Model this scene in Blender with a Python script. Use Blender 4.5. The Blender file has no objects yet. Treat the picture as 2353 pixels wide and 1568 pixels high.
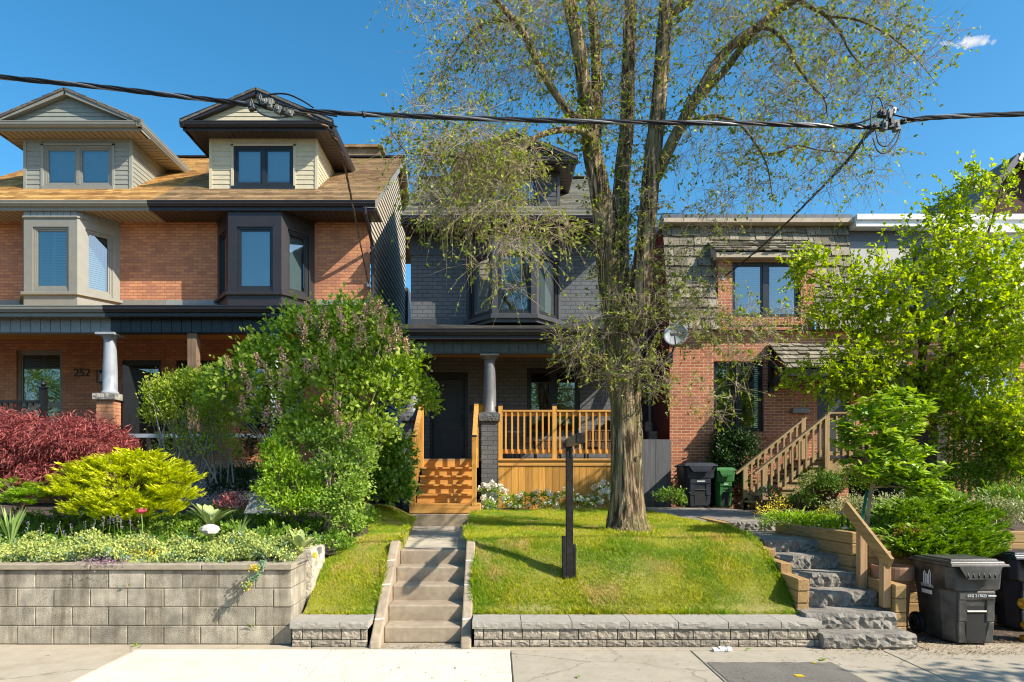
import bpy, math, random
import numpy as np
from mathutils import Vector, Matrix

random.seed(11)
rng = np.random.default_rng(11)
S = bpy.context.scene
COL = S.collection
R = math.radians

# ---------------------------------------------------------------- camera
F, CX, CY, EH = 1491.0, 1140.0, 1088.0, 1.88      # focal length, vanishing point (of a 2353 x 1568 picture), eye height
def at(px, py, Y):
    """world point seen at (px, py) when it lies Y metres in front of the camera"""
    return Vector(((px - CX) / F * Y, Y, EH - (py - CY) / F * Y))
def X(px, Y): return (px - CX) / F * Y
def Z(py, Y): return EH - (py - CY) / F * Y

cd = bpy.data.cameras.new('camera')
cam = bpy.data.objects.new('camera', cd); COL.objects.link(cam)
cam.location = (0, 0, EH); cam.rotation_euler = (R(90), 0, 0)
cd.sensor_width = 36.0; cd.lens = 36.0 * F / 2353.0
cd.shift_x = (1176.5 - CX) / 2353.0; cd.shift_y = (CY - 784.0) / 2353.0
cd.clip_start = 0.1; cd.clip_end = 2000
S.camera = cam

# ---------------------------------------------------------------- light
SUN = Vector((1.95, -1.0, 1.76)).normalized()      # towards the sun
elev = math.asin(SUN.z); azim = math.atan2(SUN.x, SUN.y)
w = bpy.data.worlds.new('World'); S.world = w; w.use_nodes = True
wn, wl = w.node_tree.nodes, w.node_tree.links
wn.clear()
wout = wn.new('ShaderNodeOutputWorld'); bg = wn.new('ShaderNodeBackground')
sky = wn.new('ShaderNodeTexSky'); sky.sky_type = 'NISHITA'; sky.sun_disc = False
sky.sun_elevation = elev; sky.sun_rotation = azim
sky.altitude = 200; sky.air_density = 1.0; sky.dust_density = 1.0; sky.ozone_density = 3.2
hsv = wn.new('ShaderNodeHueSaturation'); hsv.inputs['Saturation'].default_value = 1.3; hsv.inputs['Hue'].default_value = 0.487
wl.new(sky.outputs[0], hsv.inputs['Color'])
# one small wisp of cloud high on the right
geo = wn.new('ShaderNodeTexCoord'); cdir = at(2232, 97, 10) - Vector((0, 0, EH)); cdir.normalize()
cr = Vector((0, 0, 1)).cross(cdir).normalized(); cu_ = cdir.cross(cr)
def wdot(v):
    d = wn.new('ShaderNodeVectorMath'); d.operation = 'DOT_PRODUCT'; d.inputs[1].default_value = v; wl.new(geo.outputs['Generated'], d.inputs[0]); return d.outputs['Value']
def wmath(op, a, b=None, c=None):
    m = wn.new('ShaderNodeMath'); m.operation = op
    for k, q in enumerate((a, b, c)):
        if q is None: continue
        if isinstance(q, (int, float)): m.inputs[k].default_value = q
        else: wl.new(q, m.inputs[k])
    return m.outputs[0]
nzc = wn.new('ShaderNodeTexNoise'); nzc.inputs['Scale'].default_value = 60; nzc.inputs['Detail'].default_value = 6; nzc.inputs['Distortion'].default_value = 1.2; wl.new(geo.outputs['Generated'], nzc.inputs['Vector'])
ca = wmath('MULTIPLY', wdot(-cr), 38.0); cb_ = wmath('MULTIPLY', wmath('ADD', wdot(cu_), wmath('MULTIPLY', wdot(-cr), 0.28)), 130.0)
rr_ = wmath('ADD', wmath('MULTIPLY', ca, ca), wmath('MULTIPLY', cb_, cb_)); front = wmath('GREATER_THAN', wdot(cdir), 0.5)
msk = wmath('SUBTRACT', wmath('MULTIPLY_ADD', nzc.outputs['Fac'], 3.4, -1.0), rr_)
msk_n = wn.new('ShaderNodeMath'); msk_n.operation = 'MULTIPLY'; msk_n.use_clamp = True; wl.new(msk, msk_n.inputs[0]); wl.new(front, msk_n.inputs[1])
cmx = wn.new('ShaderNodeMixRGB'); cmx.inputs['Color2'].default_value = (5.2, 4.9, 4.6, 1); wl.new(msk_n.outputs[0], cmx.inputs['Fac']); wl.new(hsv.outputs[0], cmx.inputs['Color1'])
wl.new(cmx.outputs[0], bg.inputs['Color']); wl.new(bg.outputs[0], wout.inputs['Surface'])
bg.inputs['Strength'].default_value = 0.13

ld = bpy.data.lights.new('sun', 'SUN'); ld.energy = 4.7; ld.angle = R(0.5); ld.color = (1.0, 0.91, 0.77)
sun = bpy.data.objects.new('sun', ld); COL.objects.link(sun)
sun.rotation_euler = (-SUN).to_track_quat('-Z', 'Y').to_euler(); sun.location = SUN * 60
S.view_settings.view_transform = 'Standard'; S.view_settings.look = 'None'
S.view_settings.exposure = 0.8; S.view_settings.gamma = 1.0
S.cycles.use_denoising = True; S.cycles.filter_width = 1.1
S.cycles.max_bounces = 8; S.cycles.diffuse_bounces = 4; S.cycles.glossy_bounces = 4
S.cycles.transparent_max_bounces = 12; S.cycles.transmission_bounces = 6
S.cycles.caustics_reflective = False; S.cycles.caustics_refractive = False
# ================================================================ helpers
class MB:
    """collects polygons; build() links them as ONE mesh object"""
    def __init__(self, xf=None):
        self.v, self.f, self.xf = [], [], xf
    def pt(self, p):
        p = Vector(p)
        if self.xf: p = Vector(self.xf(p))
        self.v.append((p.x, p.y, p.z)); return len(self.v) - 1
    def poly(self, *pts):
        self.f.append([self.pt(p) for p in pts])
    def box(self, x0, x1, y0, y1, z0, z1):
        i = [self.pt(p) for p in ((x0,y0,z0),(x1,y0,z0),(x1,y1,z0),(x0,y1,z0),(x0,y0,z1),(x1,y0,z1),(x1,y1,z1),(x0,y1,z1))]
        for q in ((3,2,1,0),(4,5,6,7),(0,1,5,4),(1,2,6,5),(2,3,7,6),(3,0,4,7)): self.f.append([i[k] for k in q])
    def hexa(self, b, t):
        """solid between two quads given in the same winding (counter-clockwise from above)"""
        i = [self.pt(p) for p in list(b) + list(t)]
        for q in ((3,2,1,0),(4,5,6,7),(0,1,5,4),(1,2,6,5),(2,3,7,6),(3,0,4,7)): self.f.append([i[k] for k in q])
    def bar(self, a, b, wx, wz, up=(0,0,1)):
        """rectangular bar from a to b"""
        a, b = Vector(a), Vector(b); d = (b - a).normalized(); u = Vector(up)
        s = d.cross(u)
        if s.length < 1e-4: s = d.cross(Vector((0,1,0)))
        s.normalize(); u = s.cross(d).normalized()
        s = s * wx / 2; u = u * wz / 2
        self.hexa([a-s-u, a+s-u, b+s-u, b-s-u], [a-s+u, a+s+u, b+s+u, b-s+u])
    def prism(self, pts, ext):
        e = Vector(ext); n = len(pts)
        a = [self.pt(p) for p in pts]; b = [self.pt(Vector(p) + e) for p in pts]
        self.f.append(a[::-1]); self.f.append(b)
        for k in range(n): self.f.append([a[k], a[(k+1) % n], b[(k+1) % n], b[k]])
    def tube(self, pts, rad, n=8, cap=True):
        pts = [Vector(p) for p in pts]
        if not hasattr(rad, '__len__'): rad = [rad] * len(pts)
        rings = []; ref = None
        for k, p in enumerate(pts):
            d = (pts[min(k+1, len(pts)-1)] - pts[max(k-1, 0)])
            if d.length < 1e-7: d = Vector((0,0,1))
            d.normalize()
            if ref is None:
                ref = Vector((1,0,0)) if abs(d.x) < 0.8 else Vector((0,1,0))
            s = (ref - d * ref.dot(d)).normalized(); t = d.cross(s); ref = s
            rings.append([self.pt(p + (s * math.cos(2*math.pi*j/n) + t * math.sin(2*math.pi*j/n)) * rad[k]) for j in range(n)])
        for a, b in zip(rings[:-1], rings[1:]):
            for j in range(n): self.f.append([a[j], a[(j+1) % n], b[(j+1) % n], b[j]])
        if cap:
            self.f.append(rings[0][::-1]); self.f.append(rings[-1])
    def lathe(self, c, prof, n=20):
        """profile [(radius, z)] turned about the vertical through c"""
        c = Vector(c); rings = []
        for r, z in prof:
            rings.append([self.pt(c + Vector((r*math.cos(2*math.pi*j/n), r*math.sin(2*math.pi*j/n), z))) for j in range(n)])
        for a, b in zip(rings[:-1], rings[1:]):
            for j in range(n): self.f.append([a[j], a[(j+1) % n], b[(j+1) % n], b[j]])
        self.f.append(rings[0][::-1]); self.f.append(rings[-1])
    def sphere(self, c, r, n=10, m=6, sc=(1,1,1)):
        c = Vector(c); rings = []
        for i in range(1, m):
            a = math.pi * i / m
            rings.append([self.pt(c + Vector((r*sc[0]*math.sin(a)*math.cos(2*math.pi*j/n), r*sc[1]*math.sin(a)*math.sin(2*math.pi*j/n), -r*sc[2]*math.cos(a)))) for j in range(n)])
        b = self.pt(c - Vector((0,0,r*sc[2]))); t = self.pt(c + Vector((0,0,r*sc[2])))
        for j in range(n): self.f.append([b, rings[0][(j+1) % n], rings[0][j]]); self.f.append([t, rings[-1][j], rings[-1][(j+1) % n]])
        for p, q in zip(rings[:-1], rings[1:]):
            for j in range(n): self.f.append([p[j], p[(j+1) % n], q[(j+1) % n], q[j]])
    def build(self, name, mat, parent=None, smooth=False, bevel=0.0, loc=None, seg=1):
        me = bpy.data.meshes.new(name)
        off = Vector((0,0,0))
        if parent is not None:
            r = parent
            while r.parent: r = r.parent
            off = r.location.copy()
        elif loc is not None: off = Vector(loc)
        me.from_pydata([(a-off.x, b-off.y, c-off.z) for a, b, c in self.v], [], self.f)
        me.update()
        if smooth: me.polygons.foreach_set('use_smooth', [True] * len(me.polygons))
        return link(name, me, mat, parent, loc, bevel, seg)

def link(name, me, mat, parent=None, loc=None, bevel=0.0, seg=1):
    for m in (mat if isinstance(mat, (list, tuple)) else [mat]): me.materials.append(m)
    o = bpy.data.objects.new(name, me); COL.objects.link(o)
    if parent is not None: o.parent = parent
    elif loc is not None: o.location = loc
    if bevel:
        b = o.modifiers.new('bevel', 'BEVEL'); b.width = bevel; b.segments = seg; b.limit_method = 'ANGLE'; b.angle_limit = R(40)
    return o

def thing(name, label, cat, loc, group=None):
    o = bpy.data.objects.new(name, None); COL.objects.link(o); o.empty_display_size = 0.2
    o.location = loc; return tag(o, label, cat, group)
def tag(o, label=None, cat=None, group=None, kind=None):
    if label: o['label'] = label
    if cat: o['category'] = cat
    if group: o['group'] = group
    if kind: o['kind'] = kind
    return o
def structure(o): o['kind'] = 'structure'; return o
def copy_tree(o, parent=None):
    c = o.copy(); COL.objects.link(c); c.parent = parent
    for ch in list(o.children): copy_tree(ch, c)
    return c

def text_mesh(txt, size, depth=0.004):
    cu = bpy.data.curves.new('txt', 'FONT'); cu.body = txt; cu.size = size; cu.extrude = depth / 2
    cu.align_x = 'CENTER'; cu.align_y = 'CENTER'; cu.resolution_u = 3
    o = bpy.data.objects.new('txt', cu); COL.objects.link(o)
    dg = bpy.context.evaluated_depsgraph_get(); dg.update()
    me = bpy.data.meshes.new_from_object(o.evaluated_get(dg))
    vs = [v.co.copy() for v in me.vertices]; fs = [list(p.vertices) for p in me.polygons]
    bpy.data.objects.remove(o); bpy.data.curves.remove(cu); bpy.data.meshes.remove(me)
    return vs, fs
def add_text(mb, txt, size, fn, bold=0.0, depth=0.004):
    """fn maps (u right, v up, d towards the reader) to a world point"""
    vs, fs = text_mesh(txt, size, depth)
    b = len(mb.v)
    for v in vs: mb.pt(fn(v.x, v.y, v.z))
    for f in fs: mb.f.append([b + k for k in f])

# numpy mesh helpers for foliage ---------------------------------
def np_mesh(name, V, tri):
    me = bpy.data.meshes.new(name)
    V = np.ascontiguousarray(V, dtype=np.float32); tri = np.ascontiguousarray(tri, dtype=np.int32); k = tri.shape[1]
    me.vertices.add(len(V)); me.vertices.foreach_set('co', V.ravel())
    me.loops.add(tri.size); me.loops.foreach_set('vertex_index', tri.ravel())
    me.polygons.add(len(tri)); me.polygons.foreach_set('loop_start', np.arange(0, tri.size, k, dtype=np.int32))
    me.update(calc_edges=True)
    return me
def unit(a): return a / np.maximum(np.linalg.norm(a, axis=-1, keepdims=True), 1e-9)
def leaf_mesh(name, C, D, N, L, W, mat, parent, fold=0.15, mid=0.45, curl=0.0):
    """pointed folded leaves: base C, direction D, approximate normal N"""
    n = len(C); D = unit(D); B = unit(np.cross(D, N)); N = unit(np.cross(B, D))
    L = np.broadcast_to(np.asarray(L, float).reshape(-1, 1), (n, 1)); W = np.broadcast_to(np.asarray(W, float).reshape(-1, 1), (n, 1))
    m = C + D * L * mid
    tip = C + D * L - N * L * curl
    V = np.stack([C, m + B*W/2 + N*W*fold, tip, m - B*W/2 + N*W*fold], 1)
    i = np.arange(n)[:, None] * 4
    tri = np.concatenate([i + np.array([[0, 1, 2]]), i + np.array([[0, 2, 3]])], 0)
    r = parent
    while r is not None and r.parent: r = r.parent
    if r is not None: V = V - np.array(r.location)
    return link(name, np_mesh(name, V.reshape(-1, 3), tri), mat, parent)
def twig_arrays(P, Rr, sides=3):
    """P (n,k,3) polylines with radii Rr (n,k) -> verts, quads"""
    n, k, _ = P.shape
    d = np.empty_like(P); d[:, 1:-1] = P[:, 2:] - P[:, :-2]; d[:, 0] = P[:, 1] - P[:, 0]; d[:, -1] = P[:, -1] - P[:, -2]
    d = unit(d); ref = np.where(np.abs(d[..., :1]) < 0.8, np.array([1., 0, 0]), np.array([0, 1., 0]))
    s = unit(np.cross(d, ref)); t = np.cross(d, s)
    a = np.arange(sides) * 2 * np.pi / sides
    V = P[:, :, None, :] + (s[:, :, None, :] * np.cos(a)[None, None, :, None] + t[:, :, None, :] * np.sin(a)[None, None, :, None]) * Rr[:, :, None, None]
    base = (np.arange(n) * k * sides)[:, None, None]; ring = (np.arange(k - 1) * sides)[None, :, None]
    j = np.arange(sides)[None, None, :]; j2 = (np.arange(sides) + 1) % sides; j2 = j2[None, None, :]
    q = np.stack([base + ring + j, base + ring + j2, base + ring + sides + j2, base + ring + sides + j], -1)
    return V.reshape(-1, 3), q.reshape(-1, 4)
def twig_mesh(name, P, Rr, mat, parent, sides=3):
    V, q = twig_arrays(P, Rr, sides)
    r = parent
    while r is not None and r.parent: r = r.parent
    if r is not None: V = V - np.array(r.location)
    me = np_mesh(name, V, q); me.polygons.foreach_set('use_smooth', np.ones(len(q), bool))
    return link(name, me, mat, parent)

# ================================================================ materials
def new_mat(name):
    m = bpy.data.materials.new(name); m.use_nodes = True
    nt = m.node_tree; b = nt.nodes['Principled BSDF']
    return m, nt.nodes, nt.links, b
def rgba(c): return (c[0], c[1], c[2], 1.0)
def ramp(nodes, stops):
    r = nodes.new('ShaderNodeValToRGB'); e = r.color_ramp.elements
    e[0].position, e[0].color = stops[0][0], rgba(stops[0][1])
    e[1].position, e[1].color = stops[-1][0], rgba(stops[-1][1])
    for p, c in stops[1:-1]:
        k = e.new(p); k.color = rgba(c)
    return r
def sc(c, f): return tuple(min(1.0, x * f) for x in c)
def plain(name, col, rough=0.6, var=0.12, scale=6.0, bump=0.0, bscale=60.0, metal=0.0, spec=0.5, stretch=(1,1,1), island=0.0, dirt=None, dscale=1.5):
    m, n, l, b = new_mat(name)
    tc = n.new('ShaderNodeTexCoord'); mp = n.new('ShaderNodeMapping'); mp.inputs['Scale'].default_value = stretch
    l.new(tc.outputs['Object'], mp.inputs['Vector'])
    nz = n.new('ShaderNodeTexNoise'); nz.inputs['Scale'].default_value = scale; nz.inputs['Detail'].default_value = 6
    l.new(mp.outputs[0], nz.inputs['Vector'])
    rp = ramp(n, [(0.25, sc(col, 1 - var * 1.6)), (0.5, col), (0.75, sc(col, 1 + var * 1.4))])
    l.new(nz.outputs['Fac'], rp.inputs['Fac'])
    out = rp.outputs[0]
    if dirt:
        n2 = n.new('ShaderNodeTexNoise'); n2.inputs['Scale'].default_value = dscale; n2.inputs['Detail'].default_value = 8; n2.inputs['Roughness'].default_value = 0.65
        l.new(mp.outputs[0], n2.inputs['Vector'])
        r2 = ramp(n, [(0.45, (0,0,0)), (0.68, (1,1,1))]); l.new(n2.outputs['Fac'], r2.inputs['Fac'])
        mx = n.new('ShaderNodeMixRGB'); l.new(r2.outputs[0], mx.inputs['Fac']); l.new(out, mx.inputs['Color1']); mx.inputs['Color2'].default_value = rgba(dirt); out = mx.outputs[0]
    if island:
        g = n.new('ShaderNodeNewGeometry'); r3 = ramp(n, [(0, (1-island,)*3), (1, (1+island*0.0,)*3)])
        l.new(g.outputs['Random Per Island'], r3.inputs['Fac'])
        mx = n.new('ShaderNodeMixRGB'); mx.blend_type = 'MULTIPLY'; mx.inputs['Fac'].default_value = 1
        l.new(out, mx.inputs['Color1']); l.new(r3.outputs[0], mx.inputs['Color2']); out = mx.outputs[0]
    l.new(out, b.inputs['Base Color'])
    b.inputs['Roughness'].default_value = rough; b.inputs['Metallic'].default_value = metal; b.inputs['Specular IOR Level'].default_value = spec
    if bump:
        nb = n.new('ShaderNodeTexNoise'); nb.inputs['Scale'].default_value = bscale; nb.inputs['Detail'].default_value = 5
        l.new(mp.outputs[0], nb.inputs['Vector'])
        bp = n.new('ShaderNodeBump'); bp.inputs['Strength'].default_value = bump; bp.inputs['Distance'].default_value = 0.02
        l.new(nb.outputs['Fac'], bp.inputs['Height']); l.new(bp.outputs[0], b.inputs['Normal'])
    return m
def brick(name, axis, c1, c2, mortar, bw=0.215, bh=0.072, ms=0.009, bump=0.5, rough=0.85, patch=None):
    m, n, l, b = new_mat(name)
    tc = n.new('ShaderNodeTexCoord'); sp = n.new('ShaderNodeSeparateXYZ'); cb = n.new('ShaderNodeCombineXYZ')
    l.new(tc.outputs['Object'], sp.inputs[0]); l.new(sp.outputs[axis], cb.inputs[0]); l.new(sp.outputs[2], cb.inputs[1])
    # slightly uneven courses
    nz0 = n.new('ShaderNodeTexNoise'); nz0.inputs['Scale'].default_value = 3.0; l.new(tc.outputs['Object'], nz0.inputs['Vector'])
    ad = n.new('ShaderNodeVectorMath'); ad.operation = 'MULTIPLY_ADD'; ad.inputs[1].default_value = (0.012, 0.012, 0.0)
    l.new(nz0.outputs['Color'], ad.inputs[0]); l.new(cb.outputs[0], ad.inputs[2])
    bt = n.new('ShaderNodeTexBrick'); bt.inputs['Scale'].default_value = 1.0
    bt.inputs['Color1'].default_value = rgba(c1); bt.inputs['Color2'].default_value = rgba(c2); bt.inputs['Mortar'].default_value = rgba(mortar)
    bt.inputs['Brick Width'].default_value = bw; bt.inputs['Row Height'].default_value = bh; bt.inputs['Mortar Size'].default_value = ms
    bt.inputs['Mortar Smooth'].default_value = 0.3; bt.inputs['Bias'].default_value = -0.1
    l.new(ad.outputs[0], bt.inputs['Vector'])
    nz = n.new('ShaderNodeTexNoise'); nz.inputs['Scale'].default_value = 1.3; nz.inputs['Detail'].default_value = 7; nz.inputs['Roughness'].default_value = 0.7
    l.new(tc.outputs['Object'], nz.inputs['Vector'])
    rp = ramp(n, [(0.3, (0.72, 0.70, 0.72)), (0.7, (1.12, 1.1, 1.05))]); l.new(nz.outputs['Fac'], rp.inputs['Fac'])
    mx = n.new('ShaderNodeMixRGB'); mx.blend_type = 'MULTIPLY'; mx.inputs['Fac'].default_value = 0.9
    l.new(bt.outputs['Color'], mx.inputs['Color1']); l.new(rp.outputs[0], mx.inputs['Color2'])
    l.new(mx.outputs[0], b.inputs['Base Color']); b.inputs['Roughness'].default_value = rough; b.inputs['Specular IOR Level'].default_value = 0.25
    fine = n.new('ShaderNodeTexNoise'); fine.inputs['Scale'].default_value = 45; fine.inputs['Detail'].default_value = 4; l.new(tc.outputs['Object'], fine.inputs['Vector'])
    ml = n.new('ShaderNodeMath'); ml.operation = 'MULTIPLY_ADD'; ml.inputs[1].default_value = -1.0
    l.new(bt.outputs['Fac'], ml.inputs[0]); l.new(fine.outputs['Fac'], ml.inputs[2])
    bp = n.new('ShaderNodeBump'); bp.inputs['Strength'].default_value = bump; bp.inputs['Distance'].default_value = 0.012
    l.new(ml.outputs[0], bp.inputs['Height']); l.new(bp.outputs[0], b.inputs['Normal'])
    return m
def shingle(name, c1, c2, bw=0.3, bh=0.14):
    """asphalt roof: tabs laid in x against height, blended colours, granules"""
    m, n, l, b = new_mat(name)
    tc = n.new('ShaderNodeTexCoord'); sp = n.new('ShaderNodeSeparateXYZ'); cb = n.new('ShaderNodeCombineXYZ')
    l.new(tc.outputs['Object'], sp.inputs[0]); l.new(sp.outputs[0], cb.inputs[0])
    k = n.new('ShaderNodeMath'); k.operation = 'MULTIPLY'; k.inputs[1].default_value = 1.77; l.new(sp.outputs[2], k.inputs[0]); l.new(k.outputs[0], cb.inputs[1])
    bt = n.new('ShaderNodeTexBrick'); bt.inputs['Scale'].default_value = 1.0; bt.inputs['Color1'].default_value = rgba(c1); bt.inputs['Color2'].default_value = rgba(c2)
    bt.inputs['Mortar'].default_value = rgba(sc(c2, 0.6)); bt.inputs['Brick Width'].default_value = bw; bt.inputs['Row Height'].default_value = bh; bt.inputs['Mortar Size'].default_value = 0.004
    bt.offset_frequency = 3; bt.squash = 0.7; bt.squash_frequency = 2
    l.new(cb.outputs[0], bt.inputs['Vector'])
    nz = n.new('ShaderNodeTexNoise'); nz.inputs['Scale'].default_value = 25; nz.inputs['Detail'].default_value = 6; nz.inputs['Roughness'].default_value = 0.8; l.new(tc.outputs['Object'], nz.inputs['Vector'])
    rp = ramp(n, [(0.3, (0.7, 0.7, 0.7)), (0.7, (1.2, 1.2, 1.2))]); l.new(nz.outputs['Fac'], rp.inputs['Fac'])
    mx = n.new('ShaderNodeMixRGB'); mx.blend_type = 'MULTIPLY'; mx.inputs['Fac'].default_value = 0.8
    l.new(bt.outputs['Color'], mx.inputs['Color1']); l.new(rp.outputs[0], mx.inputs['Color2']); l.new(mx.outputs[0], b.inputs['Base Color'])
    b.inputs['Roughness'].default_value = 0.95; b.inputs['Specular IOR Level'].default_value = 0.15
    return m
def wood(name, c1, c2, axis=0, isl=0.25, rough=0.55, knots=True, spec=0.3, grain=1.0):
    """boards: grain runs along the axis, every board its own tone"""
    m, n, l, b = new_mat(name)
    tc = n.new('ShaderNodeTexCoord'); mp = n.new('ShaderNodeMapping')
    s = [38.0, 38.0, 38.0]; s[axis] = 1.6; mp.inputs['Scale'].default_value = s
    g = n.new('ShaderNodeNewGeometry')
    ad = n.new('ShaderNodeVectorMath'); ad.operation = 'ADD'
    cmb = n.new('ShaderNodeCombineXYZ'); ml = n.new('ShaderNodeMath'); ml.operation = 'MULTIPLY'; ml.inputs[1].default_value = 37.0
    l.new(g.outputs['Random Per Island'], ml.inputs[0])
    for k in range(3): l.new(ml.outputs[0], cmb.inputs[k])
    l.new(tc.outputs['Object'], ad.inputs[0]); l.new(cmb.outputs[0], ad.inputs[1]); l.new(ad.outputs[0], mp.inputs['Vector'])
    nz = n.new('ShaderNodeTexNoise'); nz.inputs['Scale'].default_value = 1.0; nz.inputs['Detail'].default_value = 5; nz.inputs['Distortion'].default_value = 0.6
    l.new(mp.outputs[0], nz.inputs['Vector'])
    rp = ramp(n, [(0.3, c2), (0.62, c1)]); l.new(nz.outputs['Fac'], rp.inputs['Fac'])
    out = rp.outputs[0]
    if knots:
        vo = n.new('ShaderNodeTexVoronoi'); vo.inputs['Scale'].default_value = 2.6; vo.inputs['Randomness'].default_value = 1.0
        mp2 = n.new('ShaderNodeMapping'); s2 = [1.6, 1.6, 1.6]; s2[axis] = 1.0; mp2.inputs['Scale'].default_value = s2
        l.new(ad.outputs[0], mp2.inputs['Vector']); l.new(mp2.outputs[0], vo.inputs['Vector'])
        r2 = ramp(n, [(0.02, (1,1,1)), (0.075, (0,0,0))]); l.new(vo.outputs['Distance'], r2.inputs['Fac'])
        mx = n.new('ShaderNodeMixRGB'); l.new(r2.outputs[0], mx.inputs['Fac']); l.new(out, mx.inputs['Color1']); mx.inputs['Color2'].default_value = rgba(sc(c2, 0.45)); out = mx.outputs[0]
    r3 = ramp(n, [(0, (1 - isl,) * 3), (1, (1.0 + isl * 0.3,) * 3)]); l.new(g.outputs['Random Per Island'], r3.inputs['Fac'])
    mx = n.new('ShaderNodeMixRGB'); mx.blend_type = 'MULTIPLY'; mx.inputs['Fac'].default_value = 1; l.new(out, mx.inputs['Color1']); l.new(r3.outputs[0], mx.inputs['Color2'])
    l.new(mx.outputs[0], b.inputs['Base Color']); b.inputs['Roughness'].default_value = rough; b.inputs['Specular IOR Level'].default_value = spec
    bp = n.new('ShaderNodeBump'); bp.inputs['Strength'].default_value = 0.25 * grain; bp.inputs['Distance'].default_value = 0.004
    l.new(nz.outputs['Fac'], bp.inputs['Height']); l.new(bp.outputs[0], b.inputs['Normal'])
    return m
def leaf(name, cols, trans=0.35, rough=0.45, spec=0.35, patch=None):
    m, n, l, b = new_mat(name)
    g = n.new('ShaderNodeNewGeometry')
    k = len(cols); rp = ramp(n, [(i / max(1, k - 1), c) for i, c in enumerate(cols)])
    l.new(g.outputs['Random Per Island'], rp.inputs['Fac']); col = rp.outputs[0]
    if patch:                                       # worn, dry or lusher patches of the lawn
        tc = n.new('ShaderNodeTexCoord')
        for pc, scl, lo, hi, off in patch:
            mp = n.new('ShaderNodeMapping'); mp.inputs['Location'].default_value = (off, off, 0); l.new(tc.outputs['Object'], mp.inputs['Vector'])
            nz = n.new('ShaderNodeTexNoise'); nz.inputs['Scale'].default_value = scl; nz.inputs['Detail'].default_value = 4; nz.inputs['Roughness'].default_value = 0.6; l.new(mp.outputs[0], nz.inputs['Vector'])
            r2 = ramp(n, [(lo, (0,0,0)), (hi, (0.85,0.85,0.85))]); l.new(nz.outputs['Fac'], r2.inputs['Fac'])
            mq = n.new('ShaderNodeMixRGB'); l.new(r2.outputs[0], mq.inputs['Fac']); l.new(col, mq.inputs['Color1']); mq.inputs['Color2'].default_value = rgba(pc); col = mq.outputs[0]
    l.new(col, b.inputs['Base Color'])
    b.inputs['Roughness'].default_value = rough; b.inputs['Specular IOR Level'].default_value = spec
    tr = n.new('ShaderNodeBsdfTranslucent'); hs = n.new('ShaderNodeHueSaturation'); hs.inputs['Saturation'].default_value = 1.15; hs.inputs['Value'].default_value = 1.3
    l.new(col, hs.inputs['Color']); l.new(hs.outputs[0], tr.inputs['Color'])
    mx = n.new('ShaderNodeMixShader'); mx.inputs['Fac'].default_value = trans
    l.new(b.outputs[0], mx.inputs[1]); l.new(tr.outputs[0], mx.inputs[2]); l.new(mx.outputs[0], n['Material Output'].inputs['Surface'])
    return m
def glass(name, refl=0.3, tint=(0.75, 0.85, 0.9), rough=0.0, wav=0.0):
    m, n, l, b = new_mat(name)
    n.remove(b)
    gl = n.new('ShaderNodeBsdfGlossy'); gl.inputs['Roughness'].default_value = rough; gl.inputs['Color'].default_value = (0.86, 0.88, 0.86, 1)
    tp = n.new('ShaderNodeBsdfTransparent'); tp.inputs['Color'].default_value = rgba(tint)
    fr = n.new('ShaderNodeFresnel'); fr.inputs['IOR'].default_value = 1.5
    ad = n.new('ShaderNodeMath'); ad.operation = 'ADD'; ad.use_clamp = True; ad.inputs[1].default_value = refl; l.new(fr.outputs[0], ad.inputs[0])
    mx = n.new('ShaderNodeMixShader'); l.new(ad.outputs[0], mx.inputs['Fac']); l.new(tp.outputs[0], mx.inputs[1]); l.new(gl.outputs[0], mx.inputs[2])
    l.new(mx.outputs[0], n['Material Output'].inputs['Surface'])
    tc = n.new('ShaderNodeTexCoord'); nz = n.new('ShaderNodeTexNoise'); nz.inputs['Scale'].default_value = 1.6; nz.inputs['Detail'].default_value = 1
    l.new(tc.outputs['Object'], nz.inputs['Vector']); bp = n.new('ShaderNodeBump'); bp.inputs['Strength'].default_value = 0.08; bp.inputs['Distance'].default_value = 0.02
    l.new(nz.outputs['Fac'], bp.inputs['Height']); l.new(bp.outputs[0], gl.inputs['Normal'])
    return m
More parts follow.
